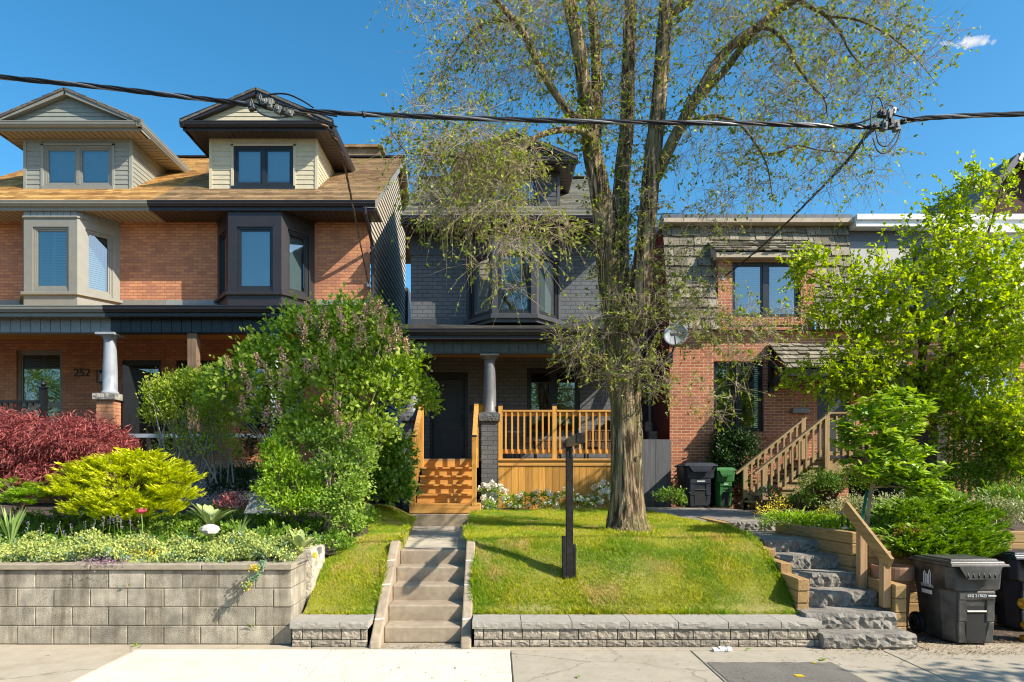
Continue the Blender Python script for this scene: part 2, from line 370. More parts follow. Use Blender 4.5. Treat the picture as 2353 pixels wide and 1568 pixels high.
def bark(name, c1, c2, s=(16, 16, 2.4), strength=1.0, dist=0.05, moss=None):
    m, n, l, b = new_mat(name)
    tc = n.new('ShaderNodeTexCoord'); mp = n.new('ShaderNodeMapping'); mp.inputs['Scale'].default_value = s; l.new(tc.outputs['Object'], mp.inputs['Vector'])
    nz = n.new('ShaderNodeTexNoise'); nz.inputs['Scale'].default_value = 1.0; nz.inputs['Detail'].default_value = 8; nz.inputs['Roughness'].default_value = 0.62; nz.inputs['Distortion'].default_value = 0.9
    l.new(mp.outputs[0], nz.inputs['Vector'])
    rp = ramp(n, [(0.4, sc(c2, 0.4)), (0.48, c2), (0.58, c1)]); l.new(nz.outputs['Fac'], rp.inputs['Fac']); out = rp.outputs[0]  # furrow shade put into the colour, darkest where the bump lies lowest
    if moss:
        n2 = n.new('ShaderNodeTexNoise'); n2.inputs['Scale'].default_value = 2.2; n2.inputs['Detail'].default_value = 5; l.new(tc.outputs['Object'], n2.inputs['Vector'])
        r2 = ramp(n, [(0.45, (0,0,0)), (0.62, (0.7,0.7,0.7))]); l.new(n2.outputs['Fac'], r2.inputs['Fac'])
        mx = n.new('ShaderNodeMixRGB'); l.new(r2.outputs[0], mx.inputs['Fac']); l.new(out, mx.inputs['Color1']); mx.inputs['Color2'].default_value = rgba(moss); out = mx.outputs[0]
    l.new(out, b.inputs['Base Color']); b.inputs['Roughness'].default_value = 0.95; b.inputs['Specular IOR Level'].default_value = 0.15
    bp = n.new('ShaderNodeBump'); bp.inputs['Strength'].default_value = strength; bp.inputs['Distance'].default_value = dist
    l.new(nz.outputs['Fac'], bp.inputs['Height']); l.new(bp.outputs[0], b.inputs['Normal'])
    return m

def pavement(name, col, stain, grit=0.5, crack=0.35):
    m, n, l, b = new_mat(name); tc = n.new('ShaderNodeTexCoord'); out = None
    def noise(scale, detail, rough=0.6, off=0.0):
        mp = n.new('ShaderNodeMapping'); mp.inputs['Location'].default_value = (off, off*1.7, 0); l.new(tc.outputs['Object'], mp.inputs['Vector'])
        q = n.new('ShaderNodeTexNoise'); q.inputs['Scale'].default_value = scale; q.inputs['Detail'].default_value = detail; q.inputs['Roughness'].default_value = rough; l.new(mp.outputs[0], q.inputs['Vector']); return q
    def over(base, fac, c2):
        mx = n.new('ShaderNodeMixRGB'); l.new(fac, mx.inputs['Fac']); l.new(base, mx.inputs['Color1']); mx.inputs['Color2'].default_value = rgba(c2); return mx.outputs[0]
    a = noise(6, 7); r0 = ramp(n, [(0.3, sc(col, .9)), (0.7, sc(col, 1.08))]); l.new(a.outputs['Fac'], r0.inputs['Fac']); out = r0.outputs[0]
    a = noise(1.3, 9, .72, 3.3); r1 = ramp(n, [(0.5, (0,0,0)), (0.72, (.75,.75,.75))]); l.new(a.outputs['Fac'], r1.inputs['Fac']); out = over(out, r1.outputs[0], stain)
    a = noise(95, 3, .7, 7.1); r2 = ramp(n, [(0.6, (0,0,0)), (0.72, (grit,)*3)]); l.new(a.outputs['Fac'], r2.inputs['Fac']); out = over(out, r2.outputs[0], sc(stain, .6))
    a = noise(9, 2, .5, 1.9); r3 = ramp(n, [(0.73, (0,0,0)), (0.76, (.8,.8,.8))]); l.new(a.outputs['Fac'], r3.inputs['Fac']); out = over(out, r3.outputs[0], sc(stain, .55))
    wv = noise(2.0, 4, .6, 5.0); ad = n.new('ShaderNodeVectorMath'); ad.operation = 'MULTIPLY_ADD'; ad.inputs[1].default_value = (.5, .5, 0); l.new(wv.outputs['Color'], ad.inputs[0]); l.new(tc.outputs['Object'], ad.inputs[2])
    vo = n.new('ShaderNodeTexVoronoi'); vo.feature = 'DISTANCE_TO_EDGE'; vo.inputs['Scale'].default_value = .55; l.new(ad.outputs[0], vo.inputs['Vector'])
    r4 = ramp(n, [(0.002, (crack,)*3), (0.006, (0,0,0))]); l.new(vo.outputs['Distance'], r4.inputs['Fac']); out = over(out, r4.outputs[0], sc(stain, .4))
    l.new(out, b.inputs['Base Color']); b.inputs['Roughness'].default_value = 0.92; b.inputs['Specular IOR Level'].default_value = 0.2
    a = noise(120, 4); bp = n.new('ShaderNodeBump'); bp.inputs['Strength'].default_value = 0.3; bp.inputs['Distance'].default_value = 0.01; l.new(a.outputs['Fac'], bp.inputs['Height']); l.new(bp.outputs[0], b.inputs['Normal'])
    return m
def stained(*a, **k):
    """plain material plus rain streaks that run down the face"""
    m = plain(*a, **k); n, l = m.node_tree.nodes, m.node_tree.links; b = n['Principled BSDF']; src = b.inputs['Base Color'].links[0].from_socket
    tc = n.new('ShaderNodeTexCoord'); mp = n.new('ShaderNodeMapping'); mp.inputs['Scale'].default_value = (5, 5, .6); l.new(tc.outputs['Object'], mp.inputs['Vector'])
    nz = n.new('ShaderNodeTexNoise'); nz.inputs['Scale'].default_value = 1.4; nz.inputs['Detail'].default_value = 7; nz.inputs['Roughness'].default_value = .7; l.new(mp.outputs[0], nz.inputs['Vector'])
    rp = ramp(n, [(.42, (1,1,1)), (.66, (.56,.53,.48))]); l.new(nz.outputs['Fac'], rp.inputs['Fac'])
    mx = n.new('ShaderNodeMixRGB'); mx.blend_type = 'MULTIPLY'; mx.inputs['Fac'].default_value = 1; l.new(src, mx.inputs['Color1']); l.new(rp.outputs[0], mx.inputs['Color2']); l.new(mx.outputs[0], b.inputs['Base Color'])
    return m
M = {}
OB1, OB2, OBM = (0.62, 0.295, 0.155), (0.42, 0.19, 0.125), (0.38, 0.18, 0.1)
M['brick_orange'] = brick('orange_brick', 0, OB1, OB2, OBM)
M['brick_orange_side'] = brick('orange_brick_side', 1, OB1, OB2, OBM)
CB1, CB2, CBM = (0.15, 0.16, 0.172), (0.128, 0.138, 0.15), (0.095, 0.102, 0.11)
M['brick_char'] = brick('charcoal_painted_brick', 0, CB1, CB2, CBM, bw=0.25, bh=0.098, ms=0.011, bump=0.8, rough=0.6)
M['brick_char_side'] = brick('charcoal_painted_brick_side', 1, CB1, CB2, CBM, bw=0.25, bh=0.098, ms=0.011, bump=0.8, rough=0.6)
RB1, RB2, RBM = (0.52, 0.2, 0.1), (0.36, 0.12, 0.068), (0.68, 0.5, 0.36)
M['brick_red'] = brick('red_brick', 0, RB1, RB2, RBM, bw=0.21, bh=0.068, ms=0.0075, bump=0.8)
M['brick_red_painted'] = brick('red_painted_brick', 1, (0.24, 0.035, 0.018), (0.2, 0.03, 0.016), (0.13, 0.02, 0.012), bump=0.8)
M['brick_dark'] = brick('dark_brick', 0, (0.11, 0.055, 0.045), (0.08, 0.04, 0.035), (0.09, 0.05, 0.04))
M['grey_trim'] = plain('grey_green_trim', (0.23, 0.225, 0.19), 0.45, 0.05)
M['grey_siding'] = plain('grey_green_siding', (0.27, 0.28, 0.24), 0.5, 0.05)
M['grey_soffit'] = plain('grey_soffit', (0.27, 0.235, 0.18), 0.6, 0.06)
M['grey_frieze'] = plain('grey_blue_frieze', (0.25, 0.27, 0.27), 0.5, 0.06)
M['black_trim'] = plain('black_brown_trim', (0.026, 0.021, 0.022), 0.35, 0.12)
M['black_soffit'] = plain('dark_brown_soffit', (0.035, 0.022, 0.018), 0.5, 0.12)
M['black_frieze'] = plain('black_frieze', (0.02, 0.024, 0.028), 0.4, 0.12)
M['char_trim'] = plain('charcoal_trim', (0.06, 0.061, 0.066), 0.4, 0.1)
M['char_frieze'] = plain('charcoal_frieze', (0.085, 0.095, 0.095), 0.45, 0.1)
M['char_dark'] = plain('near_black_paint', (0.018, 0.02, 0.024), 0.35, 0.1)
M['door_black'] = plain('charcoal_door', (0.028, 0.035, 0.043), 0.5, 0.08)
M['beige_siding'] = plain('beige_siding', (0.55, 0.49, 0.34), 0.5, 0.05)
M['beige_soft'] = plain('beige_side_siding', (0.46, 0.42, 0.34), 0.6, 0.06)
M['char_siding'] = plain('charcoal_siding', (0.07, 0.072, 0.075), 0.5, 0.08)
M['roof_tan'] = shingle('tan_shingles', (0.68, 0.42, 0.15), (0.36, 0.19, 0.07))
M['roof_brown'] = shingle('brown_shingles', (0.42, 0.285, 0.15), (0.24, 0.155, 0.085))
M['roof_grey'] = shingle('grey_shingles', (0.25, 0.24, 0.19), (0.15, 0.145, 0.12))
M['roof_dark'] = shingle('dark_shingles', (0.17, 0.16, 0.14), (0.1, 0.092, 0.085))
M['shake'] = wood('weathered_cedar_shakes', (0.33, 0.29, 0.215), (0.17, 0.148, 0.11), 2, 0.45, 0.85, False, 0.15, 2.0)
M['cedar_v'] = wood('stained_cedar_upright', (0.68, 0.36, 0.085), (0.5, 0.235, 0.045), 2, 0.38)
M['cedar_h'] = wood('stained_cedar_level', (0.66, 0.35, 0.1), (0.48, 0.23, 0.055), 0, 0.18)
M['cedar_y'] = wood('stained_cedar_along', (0.66, 0.35, 0.1), (0.48, 0.23, 0.055), 1, 0.18)
M['ceiling'] = wood('stained_ceiling_boards', (0.58, 0.3, 0.1), (0.46, 0.22, 0.065), 0, 0.1, knots=False)
M['timber_h'] = wood('treated_timber', (0.40, 0.26, 0.11), (0.25, 0.15, 0.065), 0, 0.3, 0.8)
M['timber_y'] = wood('treated_timber_along', (0.40, 0.26, 0.11), (0.25, 0.15, 0.065), 1, 0.3, 0.8)
M['timber_v'] = wood('treated_timber_upright', (0.46, 0.29, 0.15), (0.34, 0.2, 0.1), 2, 0.2, 0.75)
M['stairwood'] = wood('pale_weathered_lumber', (0.42, 0.3, 0.16), (0.3, 0.2, 0.1), 0, 0.25, 0.8)
M['stairwood_v'] = wood('pale_weathered_lumber_upright', (0.42, 0.3, 0.16), (0.3, 0.2, 0.1), 2, 0.25, 0.8)
M['old_post'] = wood('old_brown_post', (0.26, 0.17, 0.11), (0.16, 0.1, 0.065), 2, 0.1, 0.8)
M['fence_grey'] = wood('grey_stained_boards', (0.14, 0.145, 0.155), (0.1, 0.105, 0.112), 2, 0.15, 0.8, False)
M['dark_fence'] = wood('dark_weathered_fence', (0.09, 0.085, 0.07), (0.055, 0.05, 0.042), 2, 0.2, 0.9)
M['conc_old'] = pavement('old_concrete', (0.43, 0.37, 0.28), (0.31, 0.25, 0.17), .6, .5)
M['conc_new'] = pavement('new_concrete', (0.66, 0.61, 0.50), (0.55, 0.49, 0.38), .3, .0)
M['conc_mid'] = pavement('grey_concrete', (0.39, 0.345, 0.27), (0.28, 0.235, 0.175), .6, .5)
M['conc_step'] = plain('step_concrete', (0.36, 0.29, 0.205), 0.9, 0.14, 14, 0.35, 120, dirt=(0.27, 0.21, 0.15), dscale=3.0)
M['conc_path'] = plain('path_concrete', (0.5, 0.44, 0.345), 0.9, 0.14, 10, 0.3, 120, dirt=(0.36, 0.31, 0.24), dscale=2.2)
M['block'] = stained('concrete_block', (0.46, 0.41, 0.325), 0.92, 0.2, 7, 0.5, 110, island=0.26, dirt=(0.23, 0.205, 0.165), dscale=2.2)
M['block_cap'] = plain('concrete_cap', (0.34, 0.29, 0.215), 0.92, 0.16, 9, 0.35, 110, island=0.1)
M['split'] = plain('split_face_block', (0.40, 0.345, 0.275), 0.92, 0.3, 22, 0.7, 60, island=0.4)
M['split_cap'] = plain('split_face_cap', (0.36, 0.33, 0.285), 0.9, 0.1, 20, 0.35, 60, island=0.08)
M['flag'] = plain('flagstone', (0.2, 0.182, 0.158), 0.88, 0.3, 10, 0.7, 30, dirt=(0.31, 0.28, 0.235), dscale=4)
M['mortar'] = plain('pale_mortar_rubble', (0.5, 0.44, 0.35), 0.95, 0.3, 12, 0.9, 40)
M['stone_cap'] = plain('rough_stone_cap', (0.36, 0.33, 0.28), 0.9, 0.25, 16, 0.8, 30)
M['stone_grey'] = plain('painted_stone_cap', (0.11, 0.115, 0.12), 0.7, 0.25, 16, 0.8, 30)
M['asphalt'] = plain('asphalt', (0.16, 0.145, 0.125), 0.95, 0.25, 40, 0.6, 150, dirt=(0.2, 0.18, 0.15), dscale=2)
M['road'] = plain('road_asphalt', (0.06, 0.06, 0.06), 0.9, 0.2, 30, 0.4, 150)
M['soil'] = plain('garden_soil', (0.075, 0.05, 0.034), 1.0, 0.4, 18, 1.0, 45, dirt=(0.12, 0.085, 0.06), dscale=6)
M['turf'] = plain('turf', (0.2, 0.2, 0.02), 0.95, 0.3, 5, 0.6, 90, dirt=(0.3, 0.26, 0.1), dscale=1.1)
M['white_paint'] = plain('white_paint', (0.78, 0.77, 0.73), 0.4, 0.04)
M['col_paint'] = plain('pale_grey_blue_paint', (0.33, 0.36, 0.39), 0.4, 0.06)
M['col_char'] = plain('charcoal_column_paint', (0.14, 0.142, 0.146), 0.45, 0.1, 8, 0.1, 60)
M['panel_grey'] = plain('grey_panel', (0.2, 0.205, 0.205), 0.5, 0.1, 8, stretch=(1, 1, 6))
M['metal_grey'] = plain('grey_parapet_metal', (0.13, 0.135, 0.15), 0.4, 0.08, metal=0.3)
M['trim_wood'] = plain('pale_trim_board', (0.44, 0.36, 0.26), 0.7, 0.12, stretch=(0.3, 1, 1))
M['glass_sky'] = glass('window_glass', 0.27, (0.5, 0.62, 0.66))
M['glass_dark'] = glass('shaded_window_glass', 0.24, (0.34, 0.42, 0.36))
M['blind'] = plain('white_blind', (0.62, 0.64, 0.6), 0.6, 0.04)
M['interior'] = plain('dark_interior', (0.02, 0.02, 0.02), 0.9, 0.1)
M['white_plastic'] = plain('white_print', (0.75, 0.75, 0.75), 0.5, 0.02)
M['bin_black'] = plain('scuffed_black_plastic', (0.05, 0.047, 0.043), 0.42, 0.35, 7, 0.08, 120, dirt=(0.1, 0.095, 0.09), dscale=3.5)
M['bin_blue'] = plain('dark_blue_plastic', (0.017, 0.021, 0.034), 0.4, 0.25, 7, 0.08, 120, dirt=(0.04, 0.045, 0.06), dscale=3)
M['bin_green'] = plain('green_plastic', (0.035, 0.16, 0.035), 0.42, 0.15, 7)
M['rubber'] = plain('black_rubber', (0.012, 0.012, 0.012), 0.7, 0.2)
M['hydrant'] = plain('yellow_hydrant_paint', (0.68, 0.36, 0.02), 0.4, 0.15, 9, dirt=(0.5, 0.22, 0.02))
M['terracotta'] = plain('brown_planter_plastic', (0.27, 0.15, 0.09), 0.6, 0.12, 5)
M['pot'] = plain('dark_pot', (0.1, 0.055, 0.04), 0.7, 0.2)
M['cable'] = plain('black_cable', (0.015, 0.015, 0.016), 0.5, 0.2)
M['cable_metal'] = plain('bare_aluminium_wire', (0.42, 0.41, 0.39), 0.4, 0.1, metal=0.7)
M['connector'] = plain('grey_connector', (0.17, 0.17, 0.15), 0.5, 0.2)
M['connector_dark'] = plain('black_connector', (0.045, 0.045, 0.043), 0.5, 0.2)
M['dish'] = plain('grey_dish', (0.36, 0.38, 0.38), 0.4, 0.08)
M['post_black'] = plain('chipped_black_paint', (0.013, 0.012, 0.011), 0.65, 0.3, 20, 0.3, 60, dirt=(0.03, 0.028, 0.024), dscale=14, spec=0.25)
M['black_iron'] = plain('black_iron', (0.012, 0.012, 0.013), 0.35, 0.1)
M['steel'] = plain('brushed_steel', (0.5, 0.5, 0.48), 0.35, 0.1, metal=0.9)
M['wicker'] = plain('brown_wicker', (0.16, 0.085, 0.05), 0.7, 0.3, 60, 0.5, 200)
M['cushion'] = plain('grey_cushion', (0.1, 0.1, 0.1), 0.9, 0.1)
M['mail_yellow'] = plain('yellow_box_paint', (0.72, 0.4, 0.015), 0.45, 0.06)
M['green_metal'] = plain('green_stake', (0.01, 0.12, 0.06), 0.45, 0.1)
M['rock_white'] = plain('pale_rock', (0.62, 0.58, 0.5), 0.9, 0.2, 10, 0.6, 30)
M['rock_grey'] = plain('speckled_grey_rock', (0.2, 0.21, 0.22), 0.9, 0.35, 30, 0.7, 30)
M['litter'] = plain('dry_leaf_litter', (0.38, 0.25, 0.12), 0.9, 0.3, 20, island=0.5)
M['bark'] = bark('furrowed_bark', (0.56, 0.42, 0.26), (0.17, 0.12, 0.07), s=(19, 19, 1.9), strength=1.0, dist=0.12, moss=(0.19, 0.17, 0.07))
M['bark_limb'] = bark('limb_bark', (0.38, 0.28, 0.165), (0.17, 0.12, 0.07), (24, 24, 4), 0.8, 0.03, moss=(0.17, 0.16, 0.055))
M['twig'] = plain('grey_twig', (0.38, 0.3, 0.21), 0.85, 0.25, 10)
M['twig_dark'] = plain('brown_twig', (0.15, 0.1, 0.065), 0.85, 0.25, 10)
M['l_tree'] = leaf('young_tree_leaf', [(0.12, 0.18, 0.03), (0.24, 0.32, 0.04), (0.36, 0.42, 0.06), (0.38, 0.33, 0.1)], 0.4)
M['l_lilac'] = leaf('lilac_leaf', [(0.15, 0.26, 0.015), (0.33, 0.46, 0.04), (0.52, 0.61, 0.11)], 0.45)
M['l_privet'] = leaf('privet_leaf', [(0.24, 0.34, 0.02), (0.44, 0.54, 0.04), (0.58, 0.62, 0.08)], 0.3)
M['l_bright'] = leaf('bright_green_leaf', [(0.14, 0.29, 0.012), (0.3, 0.47, 0.02), (0.4, 0.55, 0.03)], 0.35)
M['l_maple'] = leaf('yellow_green_maple_leaf', [(0.2, 0.31, 0.01), (0.4, 0.52, 0.012), (0.6, 0.68, 0.025)], 0.48)
M['l_magnolia'] = leaf('magnolia_leaf', [(0.19, 0.33, 0.02), (0.33, 0.48, 0.04), (0.45, 0.56, 0.07)], 0.3)
M['l_gold'] = leaf('golden_juniper_needle', [(0.26, 0.34, 0.006), (0.6, 0.64, 0.012), (0.86, 0.84, 0.03)], 0.4)
M['l_juniper'] = leaf('green_juniper_needle', [(0.09, 0.19, 0.01), (0.2, 0.34, 0.015), (0.32, 0.45, 0.03)], 0.25)
M['l_red'] = leaf('red_maple_leaf', [(0.14, 0.035, 0.035), (0.34, 0.085, 0.08), (0.64, 0.2, 0.18)], 0.3)
M['l_sedum'] = leaf('pale_sedum', [(0.22, 0.34, 0.1), (0.44, 0.5, 0.12), (0.58, 0.58, 0.17)], 0.2)
M['l_sedum_b'] = leaf('blue_green_sedum', [(0.15, 0.27, 0.16), (0.26, 0.36, 0.2)], 0.2)
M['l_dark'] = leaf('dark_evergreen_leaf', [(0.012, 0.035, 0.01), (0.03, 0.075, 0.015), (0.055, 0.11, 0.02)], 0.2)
M['l_mid'] = leaf('mid_green_leaf', [(0.09, 0.19, 0.015), (0.19, 0.33, 0.03), (0.3, 0.42, 0.06)], 0.3)  # plain mid green shared by many plants
M['l_pale_green'] = leaf('pale_fresh_leaf', [(0.15, 0.27, 0.03), (0.28, 0.42, 0.06), (0.42, 0.54, 0.12)], 0.42)
M['l_mullein'] = leaf('pale_felted_leaf', [(0.3, 0.38, 0.12), (0.42, 0.48, 0.2)], 0.2)
M['l_blade'] = leaf('strap_leaf', [(0.24, 0.38, 0.1), (0.38, 0.5, 0.16)], 0.25)
M['l_pale'] = leaf('grey_green_leaf', [(0.22, 0.27, 0.1), (0.36, 0.4, 0.17), (0.42, 0.42, 0.2)], 0.25)
M['l_grass'] = leaf('grass_blade', [(0.2, 0.28, 0.004), (0.4, 0.45, 0.006), (0.54, 0.55, 0.012), (0.6, 0.52, 0.08)], 0.3, patch=[((0.2, 0.35, 0.004), 1.2, 0.46, 0.6, 3.0), ((0.64, 0.48, 0.17), 1.7, 0.54, 0.68, 11.0)])
M['l_fallen'] = leaf('fallen_green_leaf', [(0.12, 0.18, 0.03), (0.2, 0.25, 0.04)], 0.1)
M['f_lilac'] = leaf('fading_lilac_flower', [(0.5, 0.26, 0.17), (0.72, 0.43, 0.32), (0.82, 0.56, 0.46)], 0.2)
M['f_white'] = leaf('white_petal', [(0.78, 0.78, 0.7), (0.85, 0.85, 0.8)], 0.2)
M['f_pink'] = leaf('pink_petal', [(0.7, 0.04, 0.12), (0.8, 0.15, 0.25)], 0.2)
M['f_red'] = leaf('red_petal', [(0.6, 0.02, 0.02), (0.5, 0.03, 0.2)], 0.2)
M['f_yellow'] = leaf('yellow_petal', [(0.6, 0.45, 0.02), (0.75, 0.6, 0.05)], 0.2)
M['f_purple'] = leaf('lavender_petal', [(0.28, 0.2, 0.36), (0.4, 0.32, 0.46)], 0.2)
M['f_mauve'] = leaf('mauve_thyme', [(0.3, 0.16, 0.24), (0.4, 0.25, 0.32)], 0.2)
M['rust'] = leaf('rusty_dead_needles', [(0.3, 0.12, 0.03), (0.42, 0.2, 0.06)], 0.2)
# ================================================================ setting
def sheet(name, pts, mat):
    mb = MB(); mb.poly(*pts); return structure(mb.build(name, mat))
sheet('ground', [(-400,-400,-.16),(400,-400,-.16),(400,600,-.16),(-400,600,-.16)], M['soil'])
sheet('road', [(-200,-6.5,-.13),(200,-6.5,-.13),(200,4.4,-.13),(-200,4.4,-.13)], M['road'])
mb = MB(); mb.box(-60, 60, 4.4, 4.58, -.15, 0.0); structure(mb.build('kerb', M['conc_mid'], bevel=.02))
mb = MB(); mb.box(-60, 60, 4.58, 8.2, -.15, -.025); structure(mb.build('sidewalk', M['conc_step']))
def slab(x0, x1, y0, y1, mat, z=0.0):
    mb = MB(); g = .006; mb.box(x0+g, x1-g, y0+g, y1-g, -.1, z)
    return structure(mb.build('sidewalk', mat, bevel=.006))
slab(-30, -5.7, 4.6, 6.93, M['conc_old']); slab(-5.7, -3.83, 4.6, 6.93, M['conc_old'])
slab(-3.83, -1.76, 4.6, 6.93, M['conc_new'], .002); slab(-1.76, .15, 4.6, 6.93, M['conc_new'], .002)
slab(.15, 2.06, 4.6, 6.9, M['conc_mid']); slab(2.06, 4.1, 4.6, 6.9, M['conc_mid']); slab(4.1, 6.1, 4.6, 6.9, M['conc_mid']); slab(6.1, 30, 4.6, 6.9, M['conc_mid'])
slab(-30, -2.0, 6.93, 7.4, M['conc_old'], -.004); slab(-2.0, 4.6, 6.93, 7.35, M['conc_mid'], -.004); slab(4.6, 30, 6.9, 7.2, M['conc_old'], -.003)
# asphalt repair in the sidewalk
mb = MB(); n = 14
top = [(2.09 + (3.33-2.09)*k/n, 6.44 + .014*math.sin(k*2.3), .006) for k in range(n+1)]
mb.poly((2.1,4.62,.006), (3.36,4.62,.006), *top[::-1]); structure(mb.build('asphalt_patch', M['asphalt']))
for (px, py, s) in ((1838,1555,.036), (1873,1526,.018)):
    Y = F*EH/(py-CY); x = X(px, Y); mb = MB(); mb.poly((x-s*1.2,Y-s,.011),(x+s,Y-s*1.1,.011),(x+s*.8,Y+s,.011),(x-s*1.3,Y+s*.9,.011))
    structure(mb.build('painted_mark', M['f_yellow']))

def smooth(t): t = max(0.0, min(1.0, t)); return t*t*(3-2*t)
def lawn_z(x, Y):
    t = max(0.0, min(1.0, (Y-7.42)/1.5)); z = .27 + .77*t*(2-t) + .12*max(0.0, min(1.0, (Y-8.9)/4.5))
    return z + .02*math.sin(x*2.1+Y*1.3) * min(1, (Y-7.4)*2)
def strip_z(x, Y):
    t = max(0.0, min(1.0, (Y-7.42)/1.6)); return .27 + .75*t*(2-t)*(1.0 - .12*smooth((-1.5-x)/.8)) + .05*max(0.0, min(1.0, (Y-9.0)/3.5)) + .3*smooth((Y-9.0)/2.6)*smooth((-1.45-x)/.7)
def grid_sheet(name, xl, xr, y0, y1, nx, ny, zf, mat, skirt=0):
    mb = MB(); ids = []
    for j in range(ny+1):
        Y = y0 + (y1-y0)*j/ny; row = []
        for i in range(nx+1):
            x = xl(Y) + (xr(Y)-xl(Y))*i/nx; row.append(mb.pt((x, Y, zf(x, Y))))
        ids.append(row)
    for j in range(ny):
        for i in range(nx): mb.f.append([ids[j][i], ids[j][i+1], ids[j+1][i+1], ids[j+1][i]])
    for k in ((0, -1) if skirt else ()):                 # the cut edge of the sod down to the path
        for j in range(ny):
            a, b = Vector(mb.v[ids[j][k]]), Vector(mb.v[ids[j+1][k]]); d = Vector((0, 0, skirt)); mb.poly(a, b, b-d, a-d)
    return structure(mb.build(name, mat, smooth=not skirt))
lawn_l = lambda Y: -.28 if Y < 8.5 else -.395
lawn_r = lambda Y: 3.42 if Y < 9.6 else 3.42 - .35*smooth((Y-9.6)/2.5)
grid_sheet('lawn', lawn_l, lawn_r, 7.36, 12.9, 24, 34, lawn_z, M['turf'], .45)
strip_l = lambda Y: -2.2 + .05*(Y-7.4) if Y < 8.3 else -2.15 + .3*smooth((Y-8.3)/.8) - .35*smooth((Y-9.2)/2.0)
strip_r = lambda Y: -1.36 if Y < 8.5 else -1.235 - .315*(Y-8.7)/3.5
grid_sheet('lawn', strip_l, strip_r, 7.36, 12.3, 10, 32, strip_z, M['turf'], .45)
gz_l = lambda x, Y: .83 + .36*smooth((Y-7.3)/4.5)*(1 if x < -2.4 else .9) + .03*math.sin(x*3+Y*2)
grid_sheet('garden_soil', lambda Y: -16, lambda Y: -2.22 if Y < 8.3 else min(-1.5, strip_l(Y)+.12), 7.3, 15.6, 30, 40, gz_l, M['soil'])
# planting bed before the porch and the yard behind it
grid_sheet('garden_soil', lambda Y: -.3, lambda Y: 3.1, 12.86, 13.95, 12, 4, lambda x, Y: 1.13 + .03*math.sin(x*5), M['soil'])
mb = MB(); mb.poly((-40,13.9,1.05),(60,13.9,1.05),(60,60,1.05),(-40,60,1.05)); structure(mb.build('yard', M['soil']))
gz_r = lambda x, Y: 1.04 + .06*smooth((Y-8.2)/3) + .02*math.sin(x*4+Y*3)
grid_sheet('garden_soil', lambda Y: 4.45 if Y < 10 else 5.0, lambda Y: 25, 8.44, 14.2, 24, 10, gz_r, M['soil'])
grid_sheet('garden_soil', lambda Y: 4.52, lambda Y: 6.5, 8.12, 8.44, 6, 2, gz_r, M['soil'])
mb = MB(); mb.poly((4.6,7.2,-.004),(25,7.2,-.004),(25,8.36,-.004),(4.6,8.36,-.004)); structure(mb.build('bare_earth', M['soil']))
# flagstone path to the red brick house
grid_sheet('flagstone_path', lambda Y: 3.6 if Y < 9.9 else 3.2, lambda Y: 4.4 if Y < 10.3 else 5.1, 9.28, 14.6, 6, 12, lambda x, Y: .985 if Y < 10.2 else 1.115, M['flag'])
mb = MB(); mb.hexa([(-1.245,8.715,.5),(-.385,8.715,.5),(-.42,12.2,.5),(-1.56,12.2,.5)], [(-1.245,8.715,.885),(-.385,8.715,.885),(-.42,12.2,.885),(-1.56,12.2,.885)]); structure(mb.build('concrete_path', M['conc_path'], bevel=.01))

# ---------------------------------------------------------------- rough stone helper
def rough_block(mb, x0, x1, y0, y1, z0, z1, amp, nx=8, nz=4, seed=0, taper=0.0):
    """block whose front face is broken; the other faces are plain"""
    r = random.Random(seed); g = []
    for j in range(nz+1):
        row = []
        for i in range(nx+1):
            e = 0.35 if i in (0, nx) or j in (0, nz) else 1.0
            d = r.uniform(-1, .5)*amp*e - (amp*.5 if 0 < j < nz else 0) + taper*(1-j/nz)*0
            row.append(mb.pt((x0+(x1-x0)*i/nx + (r.uniform(-.3,.3)*(x1-x0)/nx if 0 < i < nx else 0), y0+d, z0+(z1-z0)*j/nz + (r.uniform(-.25,.25)*(z1-z0)/nz if 0 < j < nz else 0))))
        g.append(row)
    for j in range(nz):
        for i in range(nx):
            if (i+j) % 2: mb.f += [[g[j][i], g[j][i+1], g[j+1][i+1]], [g[j][i], g[j+1][i+1], g[j+1][i]]]
            else: mb.f += [[g[j][i], g[j][i+1], g[j+1][i]], [g[j][i+1], g[j+1][i+1], g[j+1][i]]]
    b = [mb.pt(p) for p in ((x0,y1,z0),(x1,y1,z0),(x1,y1,z1),(x0,y1,z1))]
    mb.f.append(g[nz] + [b[2], b[3]])
    mb.f.append(g[0][::-1] + [b[0], b[1]])
    mb.f.append([g[j][0] for j in range(nz, -1, -1)][::-1][::-1] + [b[0], b[3]])
    mb.f.append([g[j][nx] for j in range(nz+1)] + [b[2], b[1]])
    mb.f.append([b[1], b[0], b[3], b[2]])

# ---------------------------------------------------------------- concrete block wall (left)
YB = 7.13
t = thing('concrete_block_wall', 'weathered grey concrete block wall holding up the flower garden', 'wall', (-5, YB, 0))
mb = MB(); r = random.Random(3)
for c in range(4):
    x = -2.25 - (0.0 if c % 2 else .2); first = True
    z0 = .205*c
    if c % 2 == 0: mb.box(-2.25-.195, -2.25, YB, YB+.2, z0+.004, z0+.2)
    while x > -9:
        d = r.uniform(0, .008); mb.box(x-.4+.004, x-.003, YB+d, YB+.2, z0+.004, z0+.2); x -= .403
mb.build('block', M['block'], t, bevel=.006)
mb = MB(); mb.box(-9, -2.27, YB+.016, YB+.19, 0, .815); mb.build('mortar', M['conc_step'], t)
mb = MB(); x = -2.23; 
for wd in (1.0, 1.22, 1.2, 1.22, 1.2, 1.2):
    mb.box(x-wd+.004, x-.004, YB-.03+r.uniform(0,.006), YB+.24, .82, .882+r.uniform(0,.004)); x -= wd
